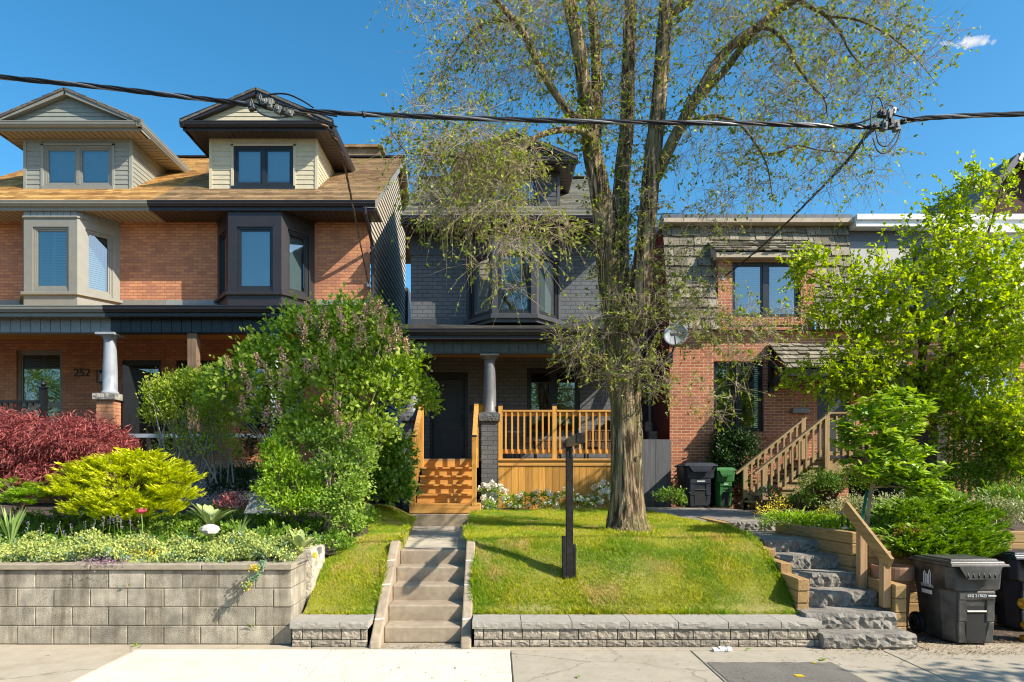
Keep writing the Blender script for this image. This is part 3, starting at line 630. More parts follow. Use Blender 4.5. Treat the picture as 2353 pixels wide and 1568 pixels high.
mb.build('cap', M['block_cap'], t, bevel=.008)
mb = MB()
for c in range(4): mb.box(-2.44, -2.248, YB+.202, YB+.55, .205*c+.003, .205*c+.201)
mb.box(-2.45, -2.235, YB+.205, YB+.55, .82, .88)
mb.build('return_wall', M['block'], t, bevel=.006)
mb = MB(xf=lambda p: (-2.2 - p[1], p[0], p[2]))
rough_block(mb, YB+.56, YB+1.18, 0, .25, .0, .97, .03, 10, 12, 4)
rb = mb.build('rubble_end', M['mortar'], t)
for (yy, zz, s, mm) in ((8.02,.93,.05,'panel_grey'), (7.9,.84,.045,'brick_red'), (7.78,.7,.04,'brick_red'), (8.1,.8,.05,'f_white'), (7.8,.9,.035,'f_yellow')):
    m2 = MB(); m2.box(-2.19, -2.168, yy-s, yy+s, zz-s*.8, zz+s*.8); m2.build('tile', M[mm], t)

# ---------------------------------------------------------------- split face retaining walls
def split_wall(x0, x1, label, seed):
    t = thing('retaining_wall', label, 'wall', ((x0+x1)/2, 7.03, 0)); r = random.Random(seed)
    mb = MB()
    for (z0, z1, wmin, wmax) in ((.0,.075,.2,.215), (.08,.2,.2,.215)):
        x = x0 + .02 - (.1 if z0 else 0)
        while x < x1-.02:
            wv = r.uniform(wmin, wmax); a, b = max(x, x0+.02), min(x+wv, x1-.02)
            if b-a > .03: rough_block(mb, a+.005, b-.005, 7.03, 7.3, z0+.002, z1-.003, .011, 6, 4, r.random())
            x += wv
    mb.build('block', M['split'], t)
    mb = MB(); mb.box(x0+.025, x1-.025, 7.065, 7.3, 0, .2); mb.build('backing', M['interior'], t)
    mb = MB(); x = x0
    while x < x1-.05:
        wv = min(r.uniform(.5,.66), x1-x)
        if x1-x-wv < .2: wv = x1-x
        rough_block(mb, x+.004, x+wv-.004, 7.0, 7.42, .203, .278, .007, 12, 3, r.random()); x += wv
    mb.build('cap', M['split_cap'], t)
split_wall(-2.23, -1.375, 'short grey split-face block wall left of the concrete stairs', 5)
split_wall(-.262, 3.52, 'long grey split-face block wall below the front lawn', 8)

# ---------------------------------------------------------------- concrete stairs up to the path
t = thing('concrete_staircase', 'narrow concrete stairs with sloping side walls up to the path', 'stairs', (-.82, 7.2, 0))
for k in range(5):
    mb = MB(); y0 = 7.2 + .3*k
    mb.box(-1.245, -.385, y0, 8.7, max(0, .177*k-.02), .177*(k+1)); mb.build('step', M['conc_step'], t, bevel=.014, seg=2)
for x0, x1 in ((-1.365, -1.246), (-.384, -.27)):
    mb = MB(); mb.prism([(x0,6.96,-.01),(x0,8.5,-.01),(x0,8.5,1.0),(x0,8.36,1.0),(x0,6.99,.06)], (x1-x0,0,0)); mb.build('side_wall', M['conc_step'], t, bevel=.018, seg=2)
    for yy in (7.25, 7.7, 8.05):
        zz = .06 + (yy-6.99)*.686 + .0015; m2 = MB(); m2.poly((x0+.008,yy,zz),(x1-.008,yy+.015,zz+.0103),(x1-.008,yy+.03,zz+.0206),(x0+.008,yy+.02,zz+.0137)); m2.build('mortar_patch', M['rock_white'], t)

# ---------------------------------------------------------------- stone slab steps (right)
steps = [(3.5,4.5,6.95,0,.155,'lowest and widest rough grey stone step, beside the sidewalk'),
         (3.44,4.45,7.22,.155,.325,'second rough grey stone step from the sidewalk, ending the long block wall'),
         (3.62,4.46,7.6,.325,.495,'third rough grey stone step from the sidewalk, between timber walls'),
         (3.64,4.42,7.92,.495,.66,'fourth rough grey stone step from the sidewalk, between timber walls'),
         (3.58,4.44,8.3,.66,.825,'fifth rough grey stone step from the sidewalk, half in shade'),
         (3.6,4.46,8.72,.825,.985,'sixth rough grey stone step, at the front edge of the flagstone landing'),
         (3.66,4.36,10.2,.975,1.12,'topmost rough stone step at the far end of the flagstone landing')]
for k, (x0, x1, y, z0, z1, lb) in enumerate(steps):
    mb = MB(); rough_block(mb, x0, x1, y, y+.55, z0-.03 if k else 0, z1, .028, 22, 5, k+20)
    tag(mb.build('stone_step', M['flag'], loc=((x0+x1)/2, y, z0)), lb, 'stone step', 'rough stone steps to the red brick house')

# ---------------------------------------------------------------- timber edging and walls
def timber(mb, a, b, wd=.135, ht=.14): mb.bar(a, b, wd, ht)
t = thing('timber_edging', 'stepped brown timber edging between the lawn and the stone steps', 'timber wall', (3.5, 7.4, 0))
for (y0, top, nn, ln) in ((7.42,.67,3,.9), (7.87,.79,2,.95), (8.32,.91,2,1.0), (8.82,1.03,2,1.2), (9.55,1.13,1,1.6)):
    for q in range(nn):
        mb = MB(); mb.box(3.45, 3.585, y0+.01*q, y0+ln, top-.14*(q+1)+.004, top-.14*q); mb.build('timber', M['timber_y'], t, bevel=.008)
t = thing('timber_retaining_wall', 'brown timber wall right of the stone steps, carrying the handrail', 'timber wall', (4.6, 8.0, 0))
for q in range(4):
    mb = MB(); mb.box(4.47, 4.6, 7.27, 8.04, .158*q+.002, .158*(q+1)-.002); mb.build('timber', M['timber_y'], t, bevel=.008)
for q in range(5):
    z0 = .42 + .145*q
    mb = MB(); mb.hexa([(4.42,8.06,z0+.002),(4.55,8.06,z0+.002),(4.3,9.7,z0+.002),(4.17,9.7,z0+.002)], [(4.42,8.06,z0+.143),(4.55,8.06,z0+.143),(4.3,9.7,z0+.143),(4.17,9.7,z0+.143)]); mb.build('timber', M['timber_y'], t, bevel=.008)
for q in range(8):
    mb = MB(); x = 4.6; r = random.Random(q)
    mb.box(4.605, 4.61+r.uniform(1.2,1.9), 8.0, 8.13, .139*q+.002, .139*(q+1)-.002); mb.build('timber', M['timber_h'], t, bevel=.008)
t = thing('timber_retaining_wall', 'sunlit timber wall behind the bins at the right edge', 'timber wall', (8, 8.35, 0))
for q in range(8):
    for (a, b) in ((6.4, 7.2+.3*(q % 2)), (7.2+.3*(q % 2), 9.6)):
        mb = MB(); mb.box(a+.002, b-.002, 8.3, 8.43, .142*q+.002, .142*(q+1)-.002); mb.build('timber', M['timber_h'], t, bevel=.008)
t = thing('handrail', 'short wooden handrail on two posts beside the stone steps', 'handrail', (4.45, 7.6, .5))
mb = MB(); mb.box(4.375, 4.465, 7.8, 7.89, .46, 1.27); mb.build('post', M['timber_v'], t, bevel=.006)
mb = MB(); mb.box(4.375, 4.465, 7.33, 7.42, .36, 1.0); mb.build('post', M['timber_v'], t, bevel=.006)
mb = MB(); mb.bar((4.35,8.08,1.47), (4.35,7.16,.88), .045, .15); mb.build('rail', M['timber_y'], t, bevel=.005)

# ---------------------------------------------------------------- grass blades
def grass(name, label, xl, xr, y0, y1, zf, n, seed, h=(.022, .05), tufts=()):
    g = np.random.default_rng(seed); yy = y0 + (y1-y0)*g.random(n)**1.35
    a = np.array([xl(y) for y in yy]); b = np.array([xr(y) for y in yy]); xx = a + (b-a)*g.random(n)
    # longer blades where the mower does not reach: along edges, round the trunk and the post
    ex, ey = [], []
    for kind, a_, b_, c_, m_ in tufts:
        if kind == 'ring': q = g.uniform(0, 2*math.pi, m_); rr = c_ + np.abs(g.normal(0, .05, m_)); ex.append(a_ + np.cos(q)*rr); ey.append(b_ + np.sin(q)*rr)
        else: q = g.random(m_); ex.append(a_[0] + (b_[0]-a_[0])*q + g.normal(0, c_, m_)); ey.append(a_[1] + (b_[1]-a_[1])*q + g.normal(0, c_, m_))
    ne = sum(len(q) for q in ex); xx = np.concatenate([xx] + ex); yy = np.concatenate([yy] + ey); n = n + ne
    zz = np.array([zf(x, y) for x, y in zip(xx, yy)])
    C = np.stack([xx, yy, zz-.004], 1)
    D = np.stack([g.normal(0,.5,n), g.normal(0,.5,n), np.ones(n)], 1); N = np.stack([g.normal(0,.7,n)+.4, g.normal(0,.7,n)-.8, np.full(n,.9)], 1)
    L = g.uniform(*h, n) * (.75 + .5*g.random(n)) * (1 + .35*np.sin(xx*3.1+yy*2.3)*np.sin(yy*4.7-xx*1.9) + .5*(g.random(n) > .985)); L[n-ne:] *= 1.7; 
    o = leaf_mesh(name, C, D, N, L, L*.085+.002, M['l_grass'], None, fold=.1, mid=.3, curl=.25)
    return tag(o, label, 'grass', kind='stuff')
grass('grass', 'sunny mown grass of the front lawn around the big tree', lambda Y: lawn_l(Y)+.01, lambda Y: lawn_r(Y)-.005, 7.38, 12.95, lawn_z, 190000, 1, tufts=[('ring', X(1442,9.2), 9.2, .36, 1500), ('ring', .885, 7.84, .06, 300), ('line', (-.26,7.41), (3.4,7.41), .022, 3800), ('line', (-.27,7.5), (-.27,8.5), .012, 900), ('line', (3.43,7.5), (3.43,9.6), .02, 1500), ('line', (-.4,8.7), (-.42,12), .02, 1800)])
grass('grass', 'narrow strip of grass between the flower garden and concrete stairs', lambda Y: strip_l(Y)+.01, lambda Y: strip_r(Y)-.01, 7.38, 12.0, strip_z, 40000, 2, tufts=[('line', (-2.15,7.41), (-1.4,7.41), .022, 900), ('line', (-1.37,7.5), (-1.37,8.5), .012, 900), ('line', (-1.26,8.7), (-1.5,11.8), .02, 1600)])
# ================================================================ house building blocks
def wall(mb, x0, x1, z0, z1, y, holes=(), depth=.14):
    holes = [h for h in holes if h[0] > x0 - 1e-6 and h[1] < x1 + 1e-6]
    """front face at y with real openings and their reveals; holes (x0, x1, z0, z1)"""
    xs = sorted({x0, x1, *[h[0] for h in holes], *[h[1] for h in holes]}); zs = sorted({z0, z1, *[h[2] for h in holes], *[h[3] for h in holes]})
    for a, b in zip(xs[:-1], xs[1:]):
        for c, d in zip(zs[:-1], zs[1:]):
            mx, mz = (a+b)/2, (c+d)/2
            if any(h[0] < mx < h[1] and h[2] < mz < h[3] for h in holes): continue
            mb.poly((a,y,c),(b,y,c),(b,y,d),(a,y,d))
    for a, b, c, d in holes:
        mb.poly((a,y,c),(a,y,d),(a,y+depth,d),(a,y+depth,c)); mb.poly((b,y,d),(b,y,c),(b,y+depth,c),(b,y+depth,d))
        mb.poly((a,y,d),(b,y,d),(b,y+depth,d),(a,y+depth,d)); mb.poly((b,y,c),(a,y,c),(a,y+depth,c),(b,y+depth,c))
def siding(mb, z0, z1, exp, xl, xr, y, lap=.013):
    z = z0
    while z < z1 - .005:
        zt = min(z + exp, z1); a, b, c, d = xl(z), xr(z), xr(zt), xl(zt)
        if b - a > .01 or c - d > .01:
            mb.poly((a,y-lap,z),(b,y-lap,z),(max(c,d),y,zt),(d,y,zt)); mb.poly((a,y,z),(b,y,z),(b,y-lap,z),(a,y-lap,z))
        z = zt
def vert_boards(mb, x0, x1, z0, z1, y, wd=.11, g=.008, d=.012):
    n = max(1, round((x1-x0)/wd)); s = (x1-x0)/n
    for k in range(n): mb.box(x0+k*s+g/2, x0+(k+1)*s-g/2, y, y+d, z0, z1)
    mb.poly((x0,y+d*.8,z0),(x1,y+d*.8,z0),(x1,y+d*.8,z1),(x0,y+d*.8,z1))
def roof_plane(mb, e0, e1, r1, r0, n, th=.014, under=.05):
    """shingled slope from eave e0-e1 up to ridge r0-r1 in n lapped courses"""
    e0, e1, r0, r1 = map(Vector, (e0, e1, r0, r1)); nn = (e1-e0).cross(r0-e0).normalized()
    for k in range(n):
        a, b = k/n, (k+1)/n
        p0, p1, q0, q1 = e0.lerp(r0, a), e1.lerp(r1, a), e0.lerp(r0, b), e1.lerp(r1, b)
        mb.poly(p0+nn*th, p1+nn*th, q1+nn*.001, q0+nn*.001); mb.poly(p0, p1, p1+nn*th, p0+nn*th)
    mb.poly(e0-nn*under, r0-nn*under, r1-nn*under, e1-nn*under)
    mb.poly(e0, e0-nn*under, e1-nn*under, e1); mb.poly(e0, r0, r0-nn*under, e0-nn*under); mb.poly(e1, e1-nn*under, r1-nn*under, r1)
def gutter(mb, a, b, out, h=.12, w=.11):
    """ogee gutter from a to b (top outer edge line), out = outward unit vector"""
    a, b, o = Vector(a), Vector(b), Vector(out); u = Vector((0,0,1))
    prof = [(0,0),(0,-.02),(-.012,-.028),(-.012,-h*.55),(-.035,-h*.85),(-.045,-h),(-w,-h),(-w,0),(-w+.008,0),(-w+.008,-h+.01),(-.045,-h+.01),(-.018,-h*.5),(-.006,-.03),(-.006,0)]
    mb.prism([a + o*x + u*z for x, z in prof], b - a)
def window(root, part, x0, x1, z0, z1, y, fm, gm, lights=1, fw=.05, mull=.07, xf=None, blind=None, bm=None, back=.45, low=None, sash=.035, drop=1.0):
    mb = MB(xf); d = .07
    for (a, b, c, e) in ((x0,x0+fw,z0,z1),(x1-fw,x1,z0,z1),(x0+fw,x1-fw,z1-fw,z1),(x0+fw,x1-fw,z0,z0+fw)): mb.box(a, b, y, y+d, c, e)
    wid = (x1-x0-2*fw-mull*(lights-1))/lights; panes = []
    for k in range(lights):
        a = x0+fw+k*(wid+mull); b = a+wid
        if k < lights-1: mb.box(b, b+mull, y-.004, y+d-.006, z0+fw, z1-fw)
        zz = [(z0+fw, z1-fw)] if low is None else [(z0+fw, low-.03), (low+.03, z1-fw)]
        if low is not None: mb.box(a, b, y+.002, y+d-.004, low-.03, low+.03)
        for c, e in zz:
            for (p, q, r_, s_) in ((a,a+sash,c,e),(b-sash,b,c,e),(a+sash,b-sash,e-sash,e),(a+sash,b-sash,c,c+sash)): mb.box(p, q, y+.016, y+d-.01, r_, s_)
            panes.append((a+sash*.8, b-sash*.8, c+sash*.8, e-sash*.8))
    fr = mb.build('window_frame' if part else 'window', fm, part or root)
    pp = part or fr
    for a, b, c, e in panes:
        m2 = MB(xf); m2.poly((a,y+.038,c),(b,y+.038,c),(b,y+.038,e),(a,y+.038,e)); m2.build('pane', gm, pp)
    if blind:
        m2 = MB(xf); zb = z1-fw-(z1-z0-2*fw)*drop
        if blind == 'slats':
            z = zb
            while z < z1-fw: m2.poly((x0+fw,y+.105,z),(x1-fw,y+.105,z),(x1-fw,y+.135,z+.045),(x0+fw,y+.135,z+.045)); z += .05
        elif blind == 'shutters':
            for a, b, c, e in panes:
                n = 2
                for q in range(n):
                    p0 = a+(b-a)*q/n; p1 = a+(b-a)*(q+1)/n
                    m2.box(p0, p0+.04, y+.1, y+.13, c, e); m2.box(p1-.04, p1, y+.1, y+.13, c, e); z = c+.04
                    while z < e-.04: m2.poly((p0+.04,y+.095,z),(p1-.04,y+.095,z),(p1-.04,y+.13,z+.06),(p0+.04,y+.13,z+.06)); z += .065
        else:
            m2.poly((x0+fw,y+.12,zb),(x1-fw,y+.12,zb),(x1-fw,y+.12,z1-fw),(x0+fw,y+.12,z1-fw))
        m2.build('blind', bm or M['blind'], pp)
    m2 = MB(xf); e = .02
    m2.poly((x0+e,y+back,z0+e),(x1-e,y+back,z0+e),(x1-e,y+back,z1-e),(x0+e,y+back,z1-e)); m2.build('room_dark', M['interior'], pp)  # near-black sheet paints the darkness of the unlit room behind the glass
    return fr
def bay(root, c, Yw, zb, zt, body, fm, gm, W=1.177, w=.617, d=.734, wz=(6.13,7.57), sill=(5.99,6.06), frieze_m=None, frieze_z=None, blind=(None,None,None), glassm=None, mf=.2, ms=.17):
    s = math.hypot(d, W-w); ux, uy = (W-w)/s, d/s
    facets = [((c-W,Yw),(ux,-uy),(uy,ux),s,'l'), ((c-w,Yw-d),(1,0),(0,1),2*w,'f'), ((c+w,Yw-d),(ux,uy),(-uy,ux),s,'r')]
    mb = MB(); P = MB(); Q = MB(); xfs = []
    for (o, u, n, L, k) in facets:
        xf = (lambda o, u, n: (lambda p: (o[0]+u[0]*p[0]+n[0]*p[1], o[1]+u[1]*p[0]+n[1]*p[1], p[2])))(o, u, n); xfs.append((xf, L, k))
        g = MB(xf); m = mf if k == 'f' else ms
        ftop = frieze_z or zt
        # base, sill zone, stiles, head
        for (a, b, e, f) in ((0, L, zb, sill[0]), (0, m, sill[1], ftop), (L-m, L, sill[1], ftop), (m, L-m, wz[1], ftop)): g.box(a, b, 0, .09, e, f)
        g.box(m, L-m, .02, .09, sill[1], wz[0])
        b0 = len(mb.v); mb.v += g.v; mb.f += [[b0+i for i in f] for f in g.f]
        g = MB(xf); vert_boards(g, 0, L, ftop, zt, -.004, .15, .012, .02) if frieze_z else None
        b0 = len(P.v); P.v += g.v; P.f += [[b0+i for i in f] for f in g.f]
    part = mb.build('bay_window', body, root)
    if frieze_z: P.build('frieze', frieze_m, part)
    sm = MB(); e = .06
    so = [(c-W-.09,Yw-.002),(c-w-.035,Yw-d-e),(c+w+.035,Yw-d-e),(c+W+.09,Yw-.002)]
    sm.hexa([(x,y,sill[0]) for x, y in so], [(x,y,sill[1]) for x, y in so]); sm.build('sill', body, part, bevel=.006)
    hd = MB(); so = [(c-W-.03,Yw-.002),(c-w-.015,Yw-d-.03),(c+w+.015,Yw-d-.03),(c+W+.03,Yw-.002)]
    h0 = (frieze_z or zt)-.0
    hd.hexa([(x,y,h0-.025) for x, y in so], [(x,y,h0+.012) for x, y in so]); hd.build('head_trim', body, part)
    fl = MB(); so = [(c-W,Yw),(c-w,Yw-d),(c+w,Yw-d),(c+W,Yw)]
    fl.poly(*[(x,y,zb+.02) for x, y in so]); fl.build('floor', M['interior'], part)
    for (xf, L, k), bl in zip(xfs, blind):
        m = mf if k == 'f' else ms
        window(root, part, m, L-m, wz[0], wz[1], .03, fm, glassm or M['glass_sky'], 1, .05, .06, xf, bl, back=.5, drop=1.0)
    return part
def column(root, x, y, z0, z1, r, cap_m, par=None):
    h = z1-z0; mb = MB()
    mb.lathe((x,y,0), [(r*1.25,z0),(r*1.25,z0+.03),(r*1.12,z0+.06),(r*1.04,z0+.07),(r*1.03,z0+h*.35),(r*.86,z1-.16),(r*.86,z1-.13),(r*.98,z1-.12),(r*.9,z1-.1),(r*1.25,z1-.055),(r*1.25,z1-.05)], 24)
    c = mb.build('column', cap_m, par or root, smooth=False)
    for p in c.data.polygons: p.use_smooth = abs(p.normal.z) < .5
    m2 = MB(); m2.box(x-r*1.5, x+r*1.5, y-r*1.5, y+r*1.5, z1-.05, z1); m2.build('capital', cap_m, c, bevel=.006)
    return c
def pier(root, x, y, h, z0, z1, zc, bm, sm, seed):
    mb = MB(); mb.box(x-h, x+h, y-h, y+h, z0, z1); p = mb.build('pier', bm, root)
    mb = MB(); e = .05; rough_block(mb, x-h-e, x+h+e, y-h-e, y+h+e, z1, zc, .012, 8, 3, seed); mb.build('stone_cap', sm, p)
    return p
def dormer(root, c, Yd, w, z0, zs, eh, ze, zp, Ye, roofz, sid, trim, sof, roof_m, fm, win, gm, sid2=None, lights=2, blind=None):
    """gabled dormer; roofz(Y) is the main roof, win = (x half width, z0, z1)"""
    ry = lambda z: Ye0(z)
    def Ye0(z):
        lo, hi = Yd-1, Yd+8
        for _ in range(40):
            m = (lo+hi)/2
            if roofz(m) < z: lo = m
            else: hi = m
        return lo
    mb = MB(); wx, wz0, wz1 = win
    for (a, b, e, f) in ((c-w, c-wx, z0, zs), (c+wx, c+w, z0, zs), (c-wx, c+wx, wz1, zs)):
        siding(mb, e, f, .115, lambda z, a=a: a, lambda z, b=b: b, Yd)
    mb.box(c-wx, c+wx, Yd-.004, Yd+.05, z0, wz0)
    part = mb.build('dormer', sid, root)
    for s in (1, -1):
        sd = MB(lambda p, s=s: (c + s*(w - p[1]), p[0], p[2])); siding(sd, z0, zs, .115, lambda z: Yd, lambda z: max(Yd, ry(z)+.02), 0.0); sd.build('side_siding', sid2 or sid, part)
    mb = MB()
    for s in (1, -1):
        mb.box(c+s*w-.05, c+s*w+.02 if s > 0 else c+s*w+.05, Yd-.025, Yd+.05, z0, zs) if s > 0 else mb.box(c-w-.02, c-w+.05, Yd-.025, Yd+.05, z0, zs)
        mb.box(c+s*wx-.03, c+s*wx+.03, Yd-.028, Yd+.03, z0, wz1+.04)
    mb.box(c-wx-.03, c+wx+.03, Yd-.028, Yd+.03, wz1, wz1+.045); mb.box(c-w, c+w, Yd-.02, Yd+.03, zs-.06, zs); mb.build('corner_boards', sid, part)
    window(root, part, c-wx+.03, c+wx-.03, wz0, wz1, Yd+.0, fm, gm, lights, .06, .085, None, blind, back=.5, sash=.045, drop=.84)
    mb = MB(); mb.box(c-wx-.02, c+wx+.02, Yd-.05, Yd+.02, z0+.02, wz0); mb.build('sill', fm, part, bevel=.006)
    # roof
    ye, yp = ry(ze), ry(zp); mb = MB()
    for s in (1, -1):
        a, b = (c-eh, Ye, ze), (c, Ye, zp)
        if s < 0: roof_plane(mb, (c-eh,ye,ze), (c-eh,Ye-.03,ze), (c,Ye-.03,zp), (c,yp,zp), 7)
        else: roof_plane(mb, (c+eh,Ye-.03,ze), (c+eh,ye,ze), (c,yp,zp), (c,Ye-.03,zp), 7)
    mb.build('dormer_roof', M['roof_dark'], part)
    # pediment
    hh = zp-ze; mb = MB()
    siding(mb, ze-.02, zp-.1, .1, lambda z: c-eh*(1-(z-ze)/hh)+.12, lambda z: c+eh*(1-(z-ze)/hh)-.12, Ye+.14); mb.build('pediment', sid, part)
    mb = MB()
    for s in (1, -1): mb.bar((c+s*(eh-.01),Ye+.055,ze-.02), (c+s*.0,Ye+.055,zp-.075+.0), .13, .15, up=(0,0,1))
    mb.build('rake_board', trim, part)
    mb = MB(); mb.box(c-eh+.11, c+eh-.11, Ye+.1, Yd, zs, zs+.016)
    for s in (1, -1): mb.box(min(c+s*w, c+s*(eh-.02)), max(c+s*w, c+s*(eh-.02)), Yd, ye, zs+.001, zs+.015)
    sof_o = mb.build('soffit', sof, part)
    mb = MB(); k = 0; x = c-eh+.1
    while x < c+eh-.1: mb.box(x, x+.012, Ye+.11, Yd-.005, zs-.004, zs+.002); x += .15
    for s in (1, -1):
        y = Yd
        while y < ye-.2: mb.box(min(c+s*(w+.01), c+s*(eh-.1)), max(c+s*(w+.01), c+s*(eh-.1)), y, y+.012, zs-.003, zs+.003); y += .15
    mb.build('soffit_groove', M['interior'], part)
    mb = MB(); gutter(mb, (c-eh-.02,Ye-.02,ze+.0), (c+eh+.02,Ye-.02,ze+.0), (0,-1,0), .13)
    mb.box(c-eh+.02, c+eh-.02, Ye+.085, Ye+.11, zs-.012, ze-.02)
    for s in (1, -1):
        if s > 0: gutter(mb, (c+eh+.02,Ye-.02,ze), (c+eh+.02,ye,ze), (1,0,0), .13)
        else: gutter(mb, (c-eh-.02,ye,ze), (c-eh-.02,Ye-.02,ze), (-1,0,0), .13)
        mb.box(c+s*(eh-.05)-.012, c+s*(eh-.05)+.012, Ye+.1, ye, zs-.012, ze-.03)
    mb.build('gutter', trim, part)
    return part

def lapped_soffit(root, x0, x1, y0, y1, z, m, sp=.14):
    mb = MB(); mb.box(x0, x1, y0, y1, z, z+.02); o = mb.build('soffit', m, root)
    mb = MB(); x = x0 + .05
    while x < x1-.03: mb.box(x, x+.012, y0+.005, y1-.005, z-.003, z+.002); x += sp
    mb.build('groove', M['interior'], o); return o

# ================================================================ houses 1 and 2: orange brick pair
YW, YE, ZS, ZG = 15.7, 14.88, 7.95, 8.13
RY, RZ = 19.8, 11.5
roofz12 = lambda Y: ZG + (RZ-ZG)/(RY-YE)*(Y-YE)
def pair_house(h, x0, x1, rx0, rx1, bc, dc, tm):
    trim, sof, fri, roof, fm = tm['trim'], tm['sof'], tm['fri'], tm['roof'], tm['frame']
    mb = MB(); wall(mb, x0, x1, .9, ZS, YW, tm['holes'] + [(bc-1.0, bc+1.0, 6.0, 7.9)]); mb.build('wall', M['brick_orange'], h)
    mb = MB(); mb.box(x0, x1, YW-.018, YW-.002, 5.86, 6.07); mb.build('flashing', tm['flash'], h)
    mb = MB(); roof_plane(mb, (rx0,YE,ZG-.02), (rx1,YE,ZG-.02), (rx1,RY,RZ), (rx0,RY,RZ), 42); rf = mb.build('roof', roof, h)
    mb = MB(); mb.poly((rx0,RY,RZ),(rx1,RY,RZ),(rx1,23,RZ-2.2),(rx0,23,RZ-2.2)); mb.build('rear_slope', roof, rf)
    mb = MB(); mb.bar((rx0,RY,RZ+.01),(rx1,RY,RZ+.01),.25,.04); mb.build('ridge_cap', M['black_trim'], rf)
    mb = MB(); gutter(mb, (rx0,YE-.06,ZG), (rx1,YE-.06,ZG), (0,-1,0), .13); mb.box(rx0, rx1, YE+.03, YE+.06, ZS-.03, ZG-.03); mb.build('gutter', trim, h)
    lapped_soffit(h, rx0, rx1, YE+.06, YW, ZS, sof)
    bay(h, bc, YW, 5.72, ZS, tm['bay'], fm, None, frieze_m=fri, frieze_z=tm['bayf'], blind=tm['bayblind'])
    dormer(h, dc, 16.05, 1.32, 8.8, 10.15, 1.82, 10.33, 11.12, 15.55, roofz12, tm['sid'], trim, sof, roof, fm, tm['win'], M['glass_sky'], tm.get('sid2'), blind=tm['dblind'])
    # porch
    mb = MB(); roof_plane(mb, (tm['px0'],13.2,5.27), (tm['px1'],13.2,5.27), (tm['px1'],YW,5.9), (tm['px0'],YW,5.9), 16); mb.build('porch_roof', tm['proof'], h)
    mb = MB(); gutter(mb, (tm['px0'],13.14,5.29), (tm['px1'],13.14,5.29), (0,-1,0), .13); mb.box(tm['px0'], tm['px1'], 13.23, 13.26, 5.08, 5.25); mb.build('porch_gutter', trim, h)
    lapped_soffit(h, tm['px0'], tm['px1'], 13.26, 13.44, 5.08, sof)
    mb = MB(); vert_boards(mb, tm['px0'], tm['px1'], 4.8, 5.1, 13.44, .21, .012, .02); mb.box(tm['px0'], tm['px1'], 13.47, 13.62, 4.79, 5.12); mb.build('porch_frieze', fri, h)
    mb = MB(); 
    for k in range(14): mb.box(tm['px0'], tm['px1'], 13.63+.149*k, 13.775+.149*k, 5.12, 5.14)
    mb.build('porch_ceiling', M['ceiling'], h)
    mb = MB(); mb.box(tm['px0'], tm['px1'], 13.3, YW, 2.0, 2.12); mb.build('porch_deck', M['stairwood'], h)
grey_win = (1.0, 8.97, 10.1)
h1 = thing('brick_house', 'orange brick house at the left edge with grey trim, grey dormer and number 252', 'house', (-10.6, YW, 1.0))
wx0, wx1 = X(37.6,YW), X(143,YW)
pair_house(h1, -13.0, -7.98, -13.25, -7.98, -10.277, -10.34, dict(trim=M['grey_trim'], sof=M['grey_soffit'], fri=M['grey_frieze'], roof=M['roof_tan'], frame=M['grey_trim'], flash=M['grey_trim'], bay=M['grey_trim'], bayf=7.8,
    bayblind=('shutters','shutters','slats'), sid=M['grey_siding'], win=(.88, 8.97, 9.98), dblind='shade', proof=M['roof_tan'], px0=-13.4, px1=-7.98, holes=[(wx0, wx1, 3.1, 4.86), (X(281,YW), X(369.6,YW), 2.1, 4.62)]))
window(h1, None, wx0, wx1, 3.1, 4.86, YW+.06, M['grey_trim'], M['glass_dark'], 1, .07, blind='shutters', low=3.55)
mb = MB(); add_text(mb, '252', .27, lambda u, v, d: (X(189,YW)+u, YW-.012-d, Z(857.5,YW)+v), depth=.02); mb.build('house_number', M['black_iron'], h1)
mb = MB(); lx, lz = X(239,YW), Z(866,YW)
for a in (-.075, .075):
    for b in (-.16, -.02): mb.box(lx+a-.009, lx+a+.009, YW+b-.009, YW+b+.009, lz-.15, lz+.12)
mb.box(lx-.1, lx+.1, YW-.18, YW, lz+.11, lz+.135); mb.box(lx-.085, lx+.085, YW-.17, YW-.01, lz-.165, lz-.145); mb.box(lx-.04, lx+.04, YW-.02, YW, lz-.1, lz+.2)
lam = mb.build('wall_lantern', M['black_iron'], h1); mb = MB(); mb.lathe((lx,YW-.09,0), [(.03,lz-.14),(.045,lz-.05),(.03,lz+.06)], 10); mb.build('bulb', M['blind'], lam)
mb = MB(); mb.poly((-13.0,YW,.9),(-13.0,YW,ZS),(-13.0,RY,RZ-.15),(-13.0,22.5,RZ-2.0),(-13.0,22.5,.9)); mb.poly((-13.0,22.5,.9),(-13.0,22.5,RZ-2.0),(-7.9,22.5,RZ-2.0),(-7.9,22.5,.9)); mb.build('side_wall', M['brick_orange_side'], h1)
